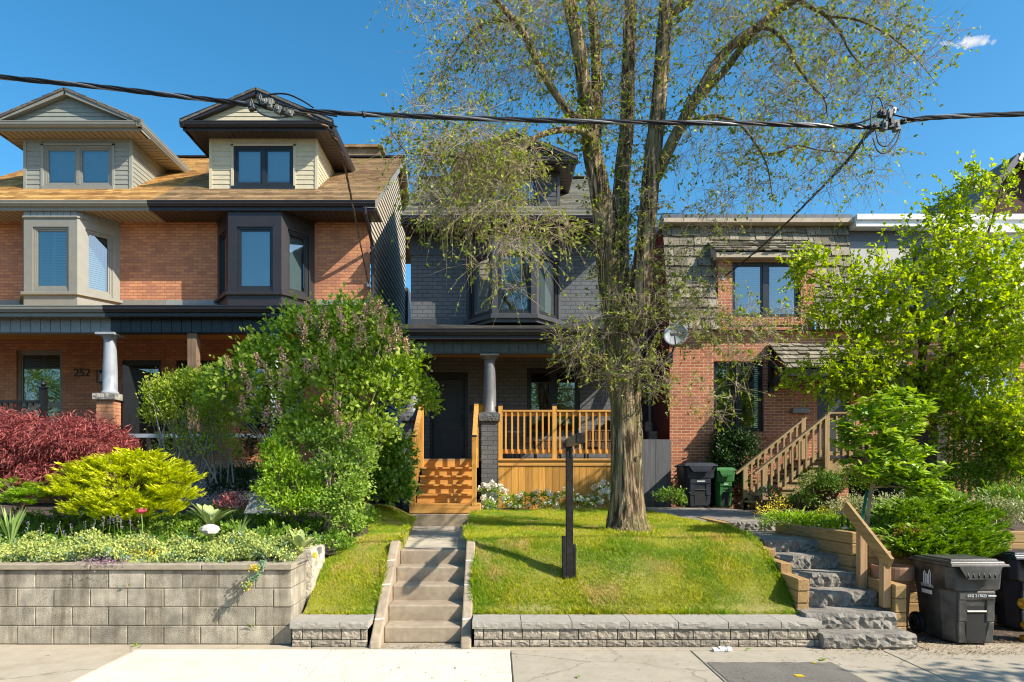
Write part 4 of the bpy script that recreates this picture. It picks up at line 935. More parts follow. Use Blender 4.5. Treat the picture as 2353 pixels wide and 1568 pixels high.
# porch pier, column, railing of house 1
pier(h1, -8.06, 13.55, .18, 1.0, 3.4, 3.53, M['brick_orange'], M['stone_cap'], 31)
column(h1, -8.06, 13.55, 3.53, 4.79, .135, M['col_paint'])
mb = MB(); rz = Z(926, 13.5); rx = X(100, 13.5)
mb.box(-13, rx-.06, 13.47, 13.53, rz, rz+.05); mb.box(-13, rx-.06, 13.48, 13.52, rz-.36, rz-.33)
x = -12.9
while x < rx-.1: mb.box(x, x+.03, 13.485, 13.515, 2.15, rz); x += .13
mb.bar((rx,13.5,rz-.02), (rx-.9,12.7,rz-.75), .06, .06); mb.bar((rx,13.5,rz-.32), (rx-.9,12.7,rz-1.05), .04, .05); mb.build('porch_railing', M['black_iron'], h1)
mb = MB(); mb.box(rx-.055, rx+.055, 13.44, 13.55, 2.1, rz+.3); mb.box(rx-.075, rx+.075, 13.42, 13.57, rz+.3, rz+.33); mb.sphere((rx,13.495,rz+.39), .06); mb.build('railing_post', M['black_iron'], h1)

h2 = thing('brick_house', 'orange brick house with black trim, black bay window and beige dormer', 'house', (-5.5, YW, 1.0))
dx0, dx1 = X(281,YW), X(369.6,YW)
mb = MB(); mb.box(dx0, dx1, YW+.1, YW+.15, 2.12, 4.62)
for (a, b, c, e) in ((dx0, dx0+.08, 2.12, 4.62), (dx1-.08, dx1, 2.12, 4.62), (dx0+.08, dx1-.08, 4.5, 4.62), (dx0+.08, dx1-.08, 4.18, 4.26)): mb.box(a, b, YW+.04, YW+.1, c, e)
do = mb.build('door', M['door_black'], h1); mb = MB(); mb.poly((dx0+.09,YW+.09,4.27),(dx1-.09,YW+.09,4.27),(dx1-.09,YW+.09,4.49),(dx0+.09,YW+.09,4.49)); mb.build('transom_pane', M['glass_dark'], do)
pair_house(h2, -7.98, -3.05, -7.98, -2.77, -5.568, -5.75, dict(trim=M['black_trim'], sof=M['black_soffit'], fri=M['black_frieze'], roof=M['roof_brown'], frame=M['char_dark'], flash=M['grey_frieze'], bay=M['black_trim'], bayf=None,
    bayblind=(None,'shade','shade'), sid=M['beige_siding'], sid2=M['beige_siding'], win=(.77, 8.98, 9.97), dblind='shade', proof=M['roof_brown'], px0=-7.98, px1=-2.75, holes=[(X(403,YW), X(520,YW), 3.0, 4.62), (X(560,YW), X(700,YW), 3.0, 4.62)]))
window(h2, None, X(403,YW), X(520,YW), 3.0, 4.62, YW+.06, M['char_dark'], M['glass_dark'], 1, .07); window(h2, None, X(560,YW), X(700,YW), 3.0, 4.62, YW+.06, M['char_dark'], M['glass_dark'], 1, .07)
mb = MB(); x = X(445,13.55); mb.box(x-.095, x+.095, 13.46, 13.65, 2.1, 4.79); mb.build('porch_post', M['old_post'], h2, bevel=.006)
mb = MB(); x = X(632,13.55); mb.box(x-.08, x+.08, 13.46, 13.62, 2.1, 4.79); mb.build('porch_post', M['white_paint'], h2, bevel=.006)
mb = MB(); x = X(775,13.55); mb.box(x-.08, x+.08, 13.46, 13.62, 2.1, 4.79); mb.build('porch_post', M['old_post'], h2, bevel=.006)
# black privacy screen between the two porches
mb = MB(); mb.prism([(-7.83,13.6,1.0),(-7.83,15.65,1.0),(-7.83,15.65,4.15),(-7.83,13.6,4.15)], (.04,0,0))
mb.build('privacy_screen', M['char_dark'], h2)
# lattice skirt and pale rail under the porch
mb = MB(); lx0, lx1, ly = X(405,13.4), X(610,13.4), 13.42
for k in range(-8, 34):
    for sgn in (1, -1):
        a = lx0 + k*.08
        x_a, z_a, x_b, z_b = a, 1.0, a+sgn*1.0, 2.0
        # clip to the panel
        def clipx(xa, za, xb, zb):
            for lim, side in ((lx0, 1), (lx1, -1)):
                if (xa-lim)*side < 0 and (xb-lim)*side < 0: return None
                if (xa-lim)*side < 0: za += (zb-za)*(lim-xa)/(xb-xa); xa = lim
                elif (xb-lim)*side < 0: zb = za+(zb-za)*(lim-xa)/(xb-xa); xb = lim
            return xa, za, xb, zb
        q = clipx(x_a, z_a, x_b, z_b)
        if q and abs(q[0]-q[2]) > .03: mb.hexa(*[[(q[0],ly+dd,q[1]-.02),(q[2],ly+dd,q[3]-.02),(q[2],ly+dd+.008,q[3]-.02),(q[0],ly+dd+.008,q[1]-.02)] if hh == 0 else [(q[0],ly+dd,q[1]+.02),(q[2],ly+dd,q[3]+.02),(q[2],ly+dd+.008,q[3]+.02),(q[0],ly+dd+.008,q[1]+.02)] for dd in [(.0 if sgn>0 else .01)] for hh in (0,1)])
mb.build('lattice', M['col_paint'], h2)
mb = MB(); mb.box(lx0, lx1, ly-.02, ly+.04, 1.98, 2.12); mb.box(-7.9, -3.0, ly+.02, ly+.06, 2.62, 2.7); mb.build('porch_fascia', M['col_paint'], h2)
# gable end of house 2
slope = (RZ-ZG)/(RY-YE)
yl = lambda z: max(YW, YE+.05+(z-ZG+.12)/slope); yr = lambda z: min(21.7, RY+(RZ-z-.1)/slope)
mb = MB(xf=lambda p: (-3.05 - p[1], p[0], p[2])); siding(mb, 6.2, RZ-.1, .16, yl, yr, 0.0, .03); mb.build('side_siding', M['beige_soft'], h2)
mb = MB(); mb.poly((-3.055,YW+.001,.9),(-3.055,21.7,.9),(-3.055,21.7,6.2),(-3.055,YW+.001,6.2)); mb.build('side_wall', M['brick_orange_side'], h2)
mb = MB(xf=lambda p: (-3.02 - p[1], p[0], p[2])); siding(mb, 1.2, 6.2, .16, lambda z: YW+.08, lambda z: 21.7, 0.0, .03); mb.build('lower_side_siding', M['char_siding'], h2)
mb = MB(); mb.prism([(-2.8,YE,ZG-.17),(-2.8,YE,ZG-.02),(-2.8,RY,RZ-.01),(-2.8,RY,RZ-.18)], (.035,0,0)); mb.prism([(-2.8,RY,RZ-.18),(-2.8,RY,RZ-.01),(-2.8,22,RZ-1.51),(-2.8,22,RZ-1.68)], (.035,0,0)); mb.build('rake_board', M['grey_trim'], h2)
mb = MB(); mb.prism([(-3.05,YE,ZG-.16),(-3.05,RY,RZ-.17),(-3.05,RY,RZ-.15),(-3.05,YE,ZG-.14)], (.26,0,0)); mb.build('rake_soffit', M['beige_soft'], h2)
mb = MB(); mb.tube([(-3.0,YE-.0,8.0),(-3.0,YE+.02,7.85),(-2.98,YE+.3,7.6),(-2.97,YW-.1,7.35),(-2.97,YW-.08,7.1),(-2.97,YW-.08,2.0)], .04, 8); mb.build('downspout', M['black_trim'], h2)
mb = MB(); mb.box(-7.9, -2.95, 21.72, 28, 1, 8.1); mb.build('rear_wing', M['char_siding'], h2)
mb = MB(); bx = -3.0; mb.box(-3.02, -2.9, 15.9, 16.15, 2.5, 3.3); mb.tube([(-2.94,16.0,2.5),(-2.94,16.0,1.1)], .03, 8); mb.build('meter_box', M['grey_trim'], h2)
# parapet box behind the ridge
mb = MB(); mb.box(-6.0+.9, -3.6, 20.1, 21.5, 11.2, 11.95); mb.box(-5.2, -3.5, 20.0, 21.6, 11.95, 12.03); mb.build('roof_box', M['roof_brown'], h2)

# ================================================================ house 3: charcoal brick
Y3, E3, S3, G3, R3Y, R3Z = 15.9, 15.0, 7.7, 7.83, 18.9, 10.46
roofz3 = lambda Y: G3 + (R3Z-G3)/(R3Y-E3)*(Y-E3)
h3 = thing('painted_brick_house', 'charcoal painted brick house with cedar porch steps, behind the big tree', 'house', (.45, Y3, 1.0))
X0, X1, RX0, RX1 = -2.09, 3.05, -2.2, 3.12
d3 = (X(987,Y3), X(1074.7,Y3), 2.19, 4.36); w3 = (X(1210.7,Y3), X(1332.7,Y3), 2.78, 4.47); c3 = .43
mb = MB(); wall(mb, X0, X1, .9, S3, Y3, [d3, w3, (c3-1.0, c3+1.0, 5.75, 7.4)]); mb.build('wall', M['brick_char'], h3)
mb = MB(); mb.box(X0-.01, X1+.01, Y3-.03, Y3-.002, 7.22, S3); mb.build('frieze_board', M['char_trim'], h3)
mb = MB(); mb.box(X0, X1, Y3-.016, Y3-.002, 5.52, 5.66); mb.build('flashing', M['char_trim'], h3)
mb = MB(); mb.poly((X0,Y3,.9),(X0,Y3,S3),(X0,R3Y,R3Z-.2),(X0,22,7.8),(X0,22,.9)); mb.poly((X1,Y3,S3),(X1,Y3,.9),(X1,22,.9),(X1,22,7.8),(X1,R3Y,R3Z-.2)); mb.poly((X0,22,.9),(X0,22,7.8),(X1,22,7.8),(X1,22,.9)); mb.build('side_wall', M['brick_char_side'], h3)
mb = MB(); roof_plane(mb, (RX0,E3,G3-.02), (RX1,E3,G3-.02), (RX1,R3Y,R3Z), (RX0,R3Y,R3Z), 34); rf = mb.build('roof', M['roof_grey'], h3)
mb = MB(); mb.poly((RX0,R3Y,R3Z),(RX1,R3Y,R3Z),(RX1,22.4,7.9),(RX0,22.4,7.9)); mb.build('rear_slope', M['roof_grey'], rf)
mb = MB(); mb.bar((RX0,R3Y,R3Z+.01),(RX1,R3Y,R3Z+.01),.25,.04); mb.build('ridge_cap', M['char_dark'], rf)
mb = MB(); gutter(mb, (RX0,E3-.06,G3), (RX1,E3-.06,G3), (0,-1,0), .13); mb.box(RX0, RX1, E3+.03, E3+.06, S3-.04, G3-.03); mb.build('gutter', M['black_trim'], h3)
lapped_soffit(h3, RX0, RX1, E3+.06, Y3, S3, M['black_soffit'])
bay(h3, c3, Y3, 5.42, 7.4, M['char_trim'], M['char_dark'], None, W=1.16, w=.52, d=.72, wz=(5.64,7.06), sill=(5.5,5.6), mf=.13, ms=.1, blind=('shade',None,'shade'), glassm=M['glass_sky'])  # side blinds are added pale sheets that imitate sky reflected in the panes
dormer(h3, c3, 15.95, 1.12, 8.35, 9.26, 1.5, 9.4, 10.05, 15.45, roofz3, M['char_siding'], M['black_trim'], M['black_soffit'], M['roof_dark'], M['char_dark'], (.62, 8.52, 9.16), M['glass_dark'])
# door and ground floor window
mb = MB(); a, b, e, f = d3
for q in ((a, a+.07, e, f), (b-.07, b, e, f), (a+.07, b-.07, f-.16, f)): mb.box(q[0], q[1], Y3+.03, Y3+.12, q[2], q[3])
mb.build('door_frame', M['char_dark'], h3)
mb = MB(); yd = Y3+.09; a2, b2 = a+.075, b-.075; wd = b2-a2
mb.box(a2, b2, yd+.012, yd+.04, e, f-.165)
for (u0, u1, v0, v1) in ((0, 1, 0, .12), (0, 1, .37, .47), (0, 1, .93, 1), (0, .19, .12, .37), (.81, 1, .12, .37), (0, .19, .47, .93), (.81, 1, .47, .93)):
    H = f-.165-e; mb.box(a2+wd*u0, a2+wd*u1, yd, yd+.013, e+H*v0, e+H*v1)
for (v0, v1) in ((.155, .335), (.505, .895)): H = f-.165-e; mb.box(a2+wd*.25, a2+wd*.75, yd+.002, yd+.014, e+H*v0, e+H*v1)
do = mb.build('door', M['door_black'], h3, bevel=.004)
mb = MB(); hx = b2-.07; mb.tube([(hx,yd-.01,3.02),(hx,yd-.06,3.06),(hx,yd-.06,3.24),(hx,yd-.01,3.3)], .012, 8); mb.box(hx-.025, hx+.025, yd-.012, yd, 2.98, 3.34); mb.box(hx-.03, hx+.03, yd-.02, yd, 3.4, 3.52); mb.build('handle', M['black_iron'], do)
window(h3, None, w3[0], w3[1], w3[2], w3[3], Y3+.07, M['char_dark'], M['glass_dark'], 2, .08, .11, blind='shade', bm=M['interior'], drop=.36)
mb = MB(); rough_block(mb, w3[0]-.08, w3[1]+.1, Y3-.08, Y3+.06, w3[2]-.15, w3[2]-.005, .02, 14, 3, 6); mb.build('stone_sill', M['stone_grey'], h3)
mb = MB(); x = X(1107,Y3); mb.box(x-.11, x+.15, Y3-.12, Y3, 3.24, 3.52); mb.hexa([(x-.12,Y3-.13,3.52),(x+.16,Y3-.13,3.52),(x+.16,Y3,3.52),(x-.12,Y3,3.52)], [(x-.12,Y3-.13,3.54),(x+.16,Y3-.13,3.54),(x+.16,Y3,3.58),(x-.12,Y3,3.58)]); mb.build('mailbox', M['mail_yellow'], h3, bevel=.006)
mb = MB(); x = X(1082,Y3); mb.box(x-.025, x+.025, Y3-.03, Y3, 3.38, 3.55); mb.build('doorbell', M['black_iron'], h3, bevel=.006)
# porch
P0, P1 = -2.28, 3.15
mb = MB(); roof_plane(mb, (P0,13.5,4.87), (P1,13.5,4.87), (P1,Y3,5.52), (P0,Y3,5.52), 16); mb.build('porch_roof', M['roof_dark'], h3)
mb = MB(); gutter(mb, (P0,13.45,4.89), (P1,13.45,4.89), (0,-1,0), .13); mb.box(P0, P1, 13.53, 13.56, 4.68, 4.86); mb.build('porch_gutter', M['black_trim'], h3)
lapped_soffit(h3, P0, P1, 13.56, 13.76, 4.69, M['black_soffit'])
mb = MB(); vert_boards(mb, -2.1, P1-.1, 4.44, 4.72, 13.76, .2, .022, .022); mb.box(-2.1, P1-.1, 13.79, 13.95, 4.42, 4.74); mb.build('porch_frieze', M['char_frieze'], h3)
mb = MB()
for k in range(15): mb.box(-2.1, P1-.1, 13.96+.131*k, 14.087+.131*k, 4.72, 4.74)
mb.build('porch_ceiling', M['ceiling'], h3)
mb = MB(); mb.box(-2.09, -1.9, 13.96, Y3, 4.45, 4.72); mb.box(2.86, 3.05, 13.96, Y3, 4.45, 4.72); mb.build('porch_beam', M['char_trim'], h3)
for k, x in enumerate((-1.81, -.14, 2.86)):
    pier(h3, x, 13.9, .172, .95, 2.99, 3.14, M['brick_char'], M['stone_grey'], 40+k); column(h3, x, 13.9, 3.14, 4.42, .135, M['col_char'])
    mb = MB(); mb.box(x-.19, x+.19, 13.71, 14.09, 3.14, 3.17); mb.build('plinth', M['stone_grey'], h3)
mb = MB()
for k in range(15): mb.box(-2.05, 3.05, 13.82+.139*k, 13.955+.139*k, 2.15, 2.19)
mb.build('porch_deck', M['stairwood'], h3)
mb = MB(); mb.box(.04, 2.68, 13.74, 13.9, 2.15, 2.19); mb.box(.04, 2.68, 13.77, 13.8, 2.04, 2.15) ; mb.build('deck_edge', M['cedar_h'], h3, bevel=.004)
mb = MB(); x = .045; r = random.Random(2)
while x < 2.66: mb.box(x+.002, x+.141, 13.79+r.uniform(0,.003), 13.82, 1.1, 2.15); x += .144
mb.build('deck_skirt', M['cedar_v'], h3)
# railing of the porch
mb = MB(); y = 13.83; xs = [.09, 1.24, 2.6]
for a, b in ((xs[0], xs[1]), (xs[1], xs[2])):
    mb.box(a+.045, b-.045, y-.035, y+.055, 3.19, 3.228); mb.box(a+.045, b-.045, y+.012, y+.05, 3.1, 3.189); mb.box(a+.045, b-.045, y+.012, y+.05, 2.3, 2.39)
rl = mb.build('railing', M['cedar_h'], h3)
for x in xs:
    mb = MB(); mb.box(x-.045, x+.045, y-.03, y+.06, 2.19, 3.32); mb.build('post', M['cedar_v'], rl, bevel=.004)
    mb = MB(); mb.box(x-.05, x+.05, y-.035, y+.065, 3.32, 3.345); mb.hexa([(x-.05,y-.035,3.345),(x+.05,y-.035,3.345),(x+.05,y+.065,3.345),(x-.05,y+.065,3.345)], [(x-.02,y,3.365),(x+.02,y,3.365),(x+.02,y+.03,3.365),(x-.02,y+.03,3.365)]); mb.build('post_cap', M['char_dark'], rl)
bal = None
for a, b, n in ((xs[0], xs[1], 8), (xs[1], xs[2], 9)):
    for k in range(n):
        x = a + .045 + (b-a-.09)*(k+.55)/(n+.1)
        mb = MB(); mb.box(x-.019, x+.019, y-.026, y+.012, 2.32, 3.188); mb.build('baluster', M['cedar_v'], rl, bevel=.002)
# stairs
st = [12.45, 12.74, 13.03, 13.32, 13.61]; sz = [1.298, 1.476, 1.655, 1.833, 2.01]
mb = MB(); mb.box(-1.66, -.3, 12.38, 13.8, 1.115, 1.26); base = mb.build('porch_steps', M['cedar_h'], h3, bevel=.004)
for k in range(6):
    mb = MB(); yy = (st + [13.8])[k]; zz = (sz + [2.19])[k]; e = .09 if k == 0 else 0
    z0 = 1.115 if k == 0 else sz[k-1]
    mb.box(-1.56-e*1.1, -.43+e*1.3, yy+.02, yy+.04, z0, zz-.035) if k else None
    mb.box(-1.57-e*1.1, -.42+e*1.3, yy-.06 if k == 0 else yy-.015, yy+.32, zz-.036, zz) if k < 5 else None
    if mb.v: mb.build('tread', M['cedar_h'], base, bevel=.004)
mb = MB(); mb.box(-1.72, -.26, 12.2, 12.75, .8, 1.105); mb.build('concrete_pad', M['conc_step'], h3, bevel=.012)
for sx in (-1.59, -.42):
    mb = MB(); mb.bar((sx,12.42,2.45), (sx,13.78,3.3), .09, .04); mb.bar((sx,12.42,2.36), (sx,13.78,3.21), .038, .09); mb.bar((sx,12.42,1.52), (sx,13.78,2.37), .038, .09)
    sr = mb.build('stair_railing', M['cedar_y'], h3)
    for yy, z0, z1 in ((12.42, 1.26, 2.58), (13.8, 2.0, 3.36)):
        mb = MB(); mb.box(sx-.045, sx+.045, yy-.045, yy+.045, z0, z1); mb.build('post', M['cedar_v'], sr, bevel=.004)
        mb = MB(); mb.box(sx-.05, sx+.05, yy-.05, yy+.05, z1, z1+.03); mb.build('post_cap', M['char_dark'], sr)
    for k in range(9):
        yy = 12.55 + .135*k; zz = 2.36 + (yy-12.42)/1.36*.85
        mb = MB(); s = .034 if sx < -1 else -.034; mb.box(sx+s-.016, sx+s+.016, yy-.019, yy+.019, zz-.88, zz+.03); mb.build('baluster', M['cedar_v'], sr)

# ================================================================ house 4: red brick with shake mansard
Y4 = 15.4
h4 = thing('brick_house', 'red brick house with wooden shingle mansard roof, right of the big tree', 'house', (6.3, Y4, 1.0))
q0, q1 = X(1640,Y4), X(1755,Y4); u0, u1 = X(1683,Y4), X(1840,Y4); e0, e1 = X(1878,Y4), X(1965,Y4)-.1
mb = MB(); wall(mb, 4.12, 8.6, .9, 5.3, Y4, [(q0, q1, 2.87, 4.54), (e0, e1, 2.2, 4.3)]); wall(mb, 5.27, 7.56, 5.3, 7.2, Y4, [(u0, u1, 5.59, 6.91)])
mb.box(5.27, 5.275, Y4+.002, 16.2, 5.3, 7.2); mb.box(7.555, 7.56, Y4+.002, 16.2, 5.3, 7.2); mb.build('wall', M['brick_red'], h4)
mb = MB(); mb.poly((4.12,Y4,.9),(4.12,Y4,5.3),(4.12,15.9,7.9),(4.12,24,7.9),(4.12,24,.9)); mb.poly((4.12,24,.9),(4.12,24,7.9),(8.6,24,7.9),(8.6,24,.9)); mb.build('side_wall', M['brick_red_painted'], h4)
mb = MB(); mb.tube([(3.93,16.6,5.0),(3.93,16.6,1.2)], .03, 8); mb.box(3.9, 4.1, 16.5, 16.7, 2.7, 2.95); mb.lathe((3.9,16.6,0), [(.09,2.95),(.1,3.0),(.1,3.15),(.05,3.2)], 12); mb.build('meter_pipe', M['stone_cap'], h4)
window(h4, None, q0, q1, 2.87, 4.54, Y4+.07, M['char_dark'], M['glass_dark'], 2, .06, .09, blind='slats', drop=1.0)
window(h4, None, u0, u1, 5.59, 6.91, Y4+.07, M['char_dark'], M['glass_sky'], 2, .06, .13, blind='slats', drop=1.0)
for a, b, z in ((q0-.05, q1+.05, 2.8), (u0-.05, u1+.05, 5.5)):
    mb = MB(); x = a
    while x < b: mb.box(x, x+.066, Y4-.03, Y4+.05, z-.1, z+.06); x += .075
    mb.build('brick_sill', M['brick_red'], h4)
def shakes(mb, x0, x1, bot, top, n, seed, clip=None):
    """hand split shakes in n rows between two lines (y, z); every shake a loose board"""
    r = random.Random(seed); by, bz = bot; ty, tz = top
    L = math.hypot(ty-by, tz-bz); dy, dz = (ty-by)/L, (tz-bz)/L; ny, nz = -dz, dy
    for k in range(n):
        s0 = L*k/n; s1 = s0 + L/n*1.25; x = x0 - r.uniform(0, .1)
        while x < x1:
            wv = r.uniform(.11, .27); a, b = max(x, x0), min(x+wv, x1); x += wv
            if b-a < .02: continue
            j = r.uniform(-.02, .012); t = r.uniform(.03, .045); lift = r.uniform(.045, .075); tilt = r.uniform(-.012, .012)
            P = lambda s, o, xx, q=0: (xx, by+dy*(s)+ny*o, bz+dz*(s)+nz*o+q)
            g = .006
            if s1 > L: s1 = L
            mb.hexa([P(s0+j,lift-t,a+g), P(s0+j+tilt,lift-t,b-g), P(s1,.0,b-g), P(s1,.0,a+g)], [P(s0+j,lift,a+g), P(s0+j+tilt,lift,b-g), P(s1,.012,b-g), P(s1,.012,a+g)])
mb = MB(); shakes(mb, 4.06, 5.26, (15.22,5.25), (15.9,7.93), 10, 1); shakes(mb, 7.57, 8.58, (15.22,5.25), (15.9,7.93), 10, 2); shakes(mb, 5.2, 7.62, (15.76,7.35), (15.9,7.93), 3, 3)
ms = mb.build('mansard', M['shake'], h4)
mb = MB(); mb.poly((4.06,15.24,5.25),(8.58,15.24,5.25),(8.58,15.46,5.25),(4.06,15.46,5.25)); mb.poly((4.08,15.26,5.26),(5.28,15.26,5.26),(5.28,15.93,7.93),(4.08,15.93,7.93)); mb.poly((7.55,15.26,5.26),(8.58,15.26,5.26),(8.58,15.93,7.93),(7.55,15.93,7.93)); mb.poly((5.2,15.8,7.3),(7.6,15.8,7.3),(7.6,15.93,7.93),(5.2,15.93,7.93)); mb.build('mansard_backing', M['dark_fence'], ms)
mb = MB(); shakes(mb, 5.12, 7.66, (15.14,7.05), (15.8,7.5), 4, 5); hd = mb.build('window_hood', M['shake'], h4)
mb = MB(); mb.box(5.15, 7.63, 15.16, 15.42, 6.93, 7.05); mb.prism([(5.17,15.2,7.05),(5.17,15.85,7.05),(5.17,15.85,7.47)], (.03,0,0)); mb.prism([(7.58,15.2,7.05),(7.58,15.85,7.05),(7.58,15.85,7.47)], (.03,0,0)); mb.build('hood_fascia', M['trim_wood'], hd)
mb = MB(); mb.box(4.04, 8.62, 15.62, 15.95, 7.93, 8.03); mb.build('cornice', M['trim_wood'], h4)
mb = MB()
for k in range(4): mb.box(4.02+1.155*k, 4.02+1.155*(k+1)-.006, 15.7, 16.0, 8.032, 8.15)
mb.box(4.02, 8.6, 16.0, 24, 7.9, 8.05); mb.build('parapet', M['metal_grey'], h4)
# porch hood over the door
mb = MB(); shakes(mb, 6.45, 9.2, (14.4,4.2), (15.38,4.95), 6, 9); hd = mb.build('porch_hood', M['shake'], h4)
mb = MB(); mb.poly((6.47,14.42,4.18),(9.2,14.42,4.18),(9.2,15.38,4.93),(6.47,15.38,4.93)); mb.box(6.45, 9.2, 14.42, 14.47, 4.05, 4.2); mb.build('hood_board', M['black_trim'], hd)
for x in (6.5, 8.9):
    mb = MB(); mb.bar((x,15.38,3.95),(x,14.45,4.15),.1,.12); mb.bar((x,15.38,4.5),(x,14.6,4.15),.09,.1); mb.box(x-.05, x+.05, 15.3, 15.39, 3.8, 4.9); mb.build('bracket', M['black_trim'], hd)
mb = MB(); mb.box(e0, e1, Y4+.1, Y4+.15, 2.2, 4.3); mb.build('door', M['door_black'], h4)
mb = MB(); a, b = X(1818,Y4), X(1856,Y4); mb.box(a, b, Y4-.1, Y4, 3.3, 3.42); mb.build('mail_slot_box', M['panel_grey'], h4, bevel=.01)
mb = MB(); a = X(1858,Y4); mb.box(a-.05, a+.05, Y4-.1, Y4, 3.88, 4.05); mb.build('wall_lamp', M['col_paint'], h4, bevel=.02)

# ================================================================ house 5: grey panelled neighbour
h5 = thing('row_house', 'grey panelled house with white fascia and white bay window, behind the right tree', 'house', (11, 15.4, 1.0))
gx0, gx1 = X(2205,Y4), X(2340,Y4)
mb = MB(); wall(mb, 8.6, 15, .9, 5.3, Y4, [(gx0, gx1, 2.6, 4.6), (9.1, 9.9, 2.2, 4.4)]); mb.build('wall', M['brick_red'], h5)
mb = MB()
for k in range(7):
    a = 8.62+.9*k; mb.hexa([(a,15.3,5.2),(a+.885,15.3,5.2),(a+.885,15.5,5.2),(a,15.5,5.2)], [(a,15.85,7.55),(a+.885,15.85,7.55),(a+.885,16.0,7.55),(a,16.0,7.55)])
mb.build('mansard', M['panel_grey'], h5)
mb = MB(); mb.box(8.6, 15, 15.84, 16.0, 7.55, 7.8); mb.build('frieze', M['char_trim'], h5)
mb = MB(); mb.box(8.63, 15, 15.55, 16.0, 7.8, 7.95); mb.box(8.63, 15, 15.5, 15.98, 7.95, 8.08); mb.box(8.63, 15, 16.0, 24, 7.9, 8.1); mb.build('fascia', M['white_paint'], h5)
window(h5, None, gx0, gx1, 2.6, 4.6, Y4+.07, M['white_paint'], M['glass_dark'], 2, .08, .1, blind='shade')
mb = MB(); mb.box(9.1, 9.9, Y4+.1, Y4+.15, 2.2, 4.4); mb.build('door', M['door_black'], h5)
mb = MB(); a, b = X(2190,15.0), X(2350,15.0); mb.box(a-.15, b+.15, 14.85, 15.9, 7.4, 7.55); mb.box(a-.1, b+.1, 14.9, 15.9, 5.4, 5.85)
by = mb.build('bay_window', M['white_paint'], h5)
window(h5, by, a, b, 5.85, 7.4, 14.95, M['white_paint'], M['glass_sky'], 2, .1, .12, low=6.75)
for q in (a-.1, b):
    mb = MB(); mb.box(q, q+.1, 14.97, 15.9, 5.85, 7.4); mb.build('bay_side', M['white_paint'], by)
mb = MB(); mb.box(X(2180,14.8), X(2353,14.8), 14.6, 15.4, 4.62, 4.72); mb.build('lintel_shelf', M['white_paint'], h5)
# far gabled house at the right edge
h6 = thing('gabled_house', 'distant dark brick house with pale gable trim above the white roof edge', 'house', (18.5, 22, 1.0))
pk = at(2325, 362, 22); el = at(2212, 500, 22); hw = pk.x-el.x; er = Vector((pk.x+4.2, 22, el.z-.3))
mb = MB(); mb.poly((el.x+.15,22,.9),(er.x,22,.9),(er.x,22,er.z),(pk.x,22,pk.z-.12),(el.x+.15,22,el.z-.1)); mb.poly((el.x+.15,22,.9),(el.x+.15,22,el.z-.1),(el.x+.15,32,el.z-.1),(el.x+.15,32,.9)); mb.build('wall', M['brick_dark'], h6)
mb = MB(); roof_plane(mb, (el.x,32,el.z), (el.x,21.7,el.z), (pk.x,21.7,pk.z), (pk.x,32,pk.z), 10); roof_plane(mb, (er.x,21.7,er.z), (er.x,32,er.z), (pk.x,32,pk.z), (pk.x,21.7,pk.z), 16); mb.build('roof', M['roof_grey'], h6)
mb = MB(); mb.bar((el.x,21.68,el.z-.12), (pk.x,21.68,pk.z-.12), .05, .2); mb.build('rake_board', M['char_trim'], h6)
mb = MB(); mb.bar((pk.x,21.66,pk.z-.12), (er.x,21.66,er.z-.12), .05, .26); mb.build('rake_board', M['white_paint'], h6)
# ================================================================ entry stair of the red brick house
t = thing('entry_stair', 'pale weathered wooden stair and landing rising to the red brick house door', 'stairs', (6.5, 14.2, 1.1))
yn, yf = 13.75, 14.75                                   # near and far side
xb, xt = X(1754, yn), X(1897, yn)                       # foot and head of the flight
zl = 2.2
mb = MB(); mb.box(xt-.05, 9.0, yn, 15.38, zl-.04, zl); mb.box(xt-.02, 9.0, yn+.01, yn+.05, zl-.34, zl-.045); mb.box(xt-.02, xt+.02, yn+.05, 15.3, zl-.34, zl-.045); land = mb.build('landing', M['stairwood'], t, bevel=.004)
n = 6
for k in range(n):
    x = xb + (xt-xb)*k/n; z = 1.1 + (zl-1.1)*(k+1)/(n+1)
    mb = MB(); mb.box(x-.06, x+.26, yn-.02, yf+.05, z-.04, z); mb.build('tread', M['stairwood'], t, bevel=.004)
for yy in (yn+.03, yf):
    mb = MB(); mb.bar((xb-.1,yy,1.1), (xt+.05,yy,zl-.16), .04, .25); mb.build('stringer', M['stairwood'], t)
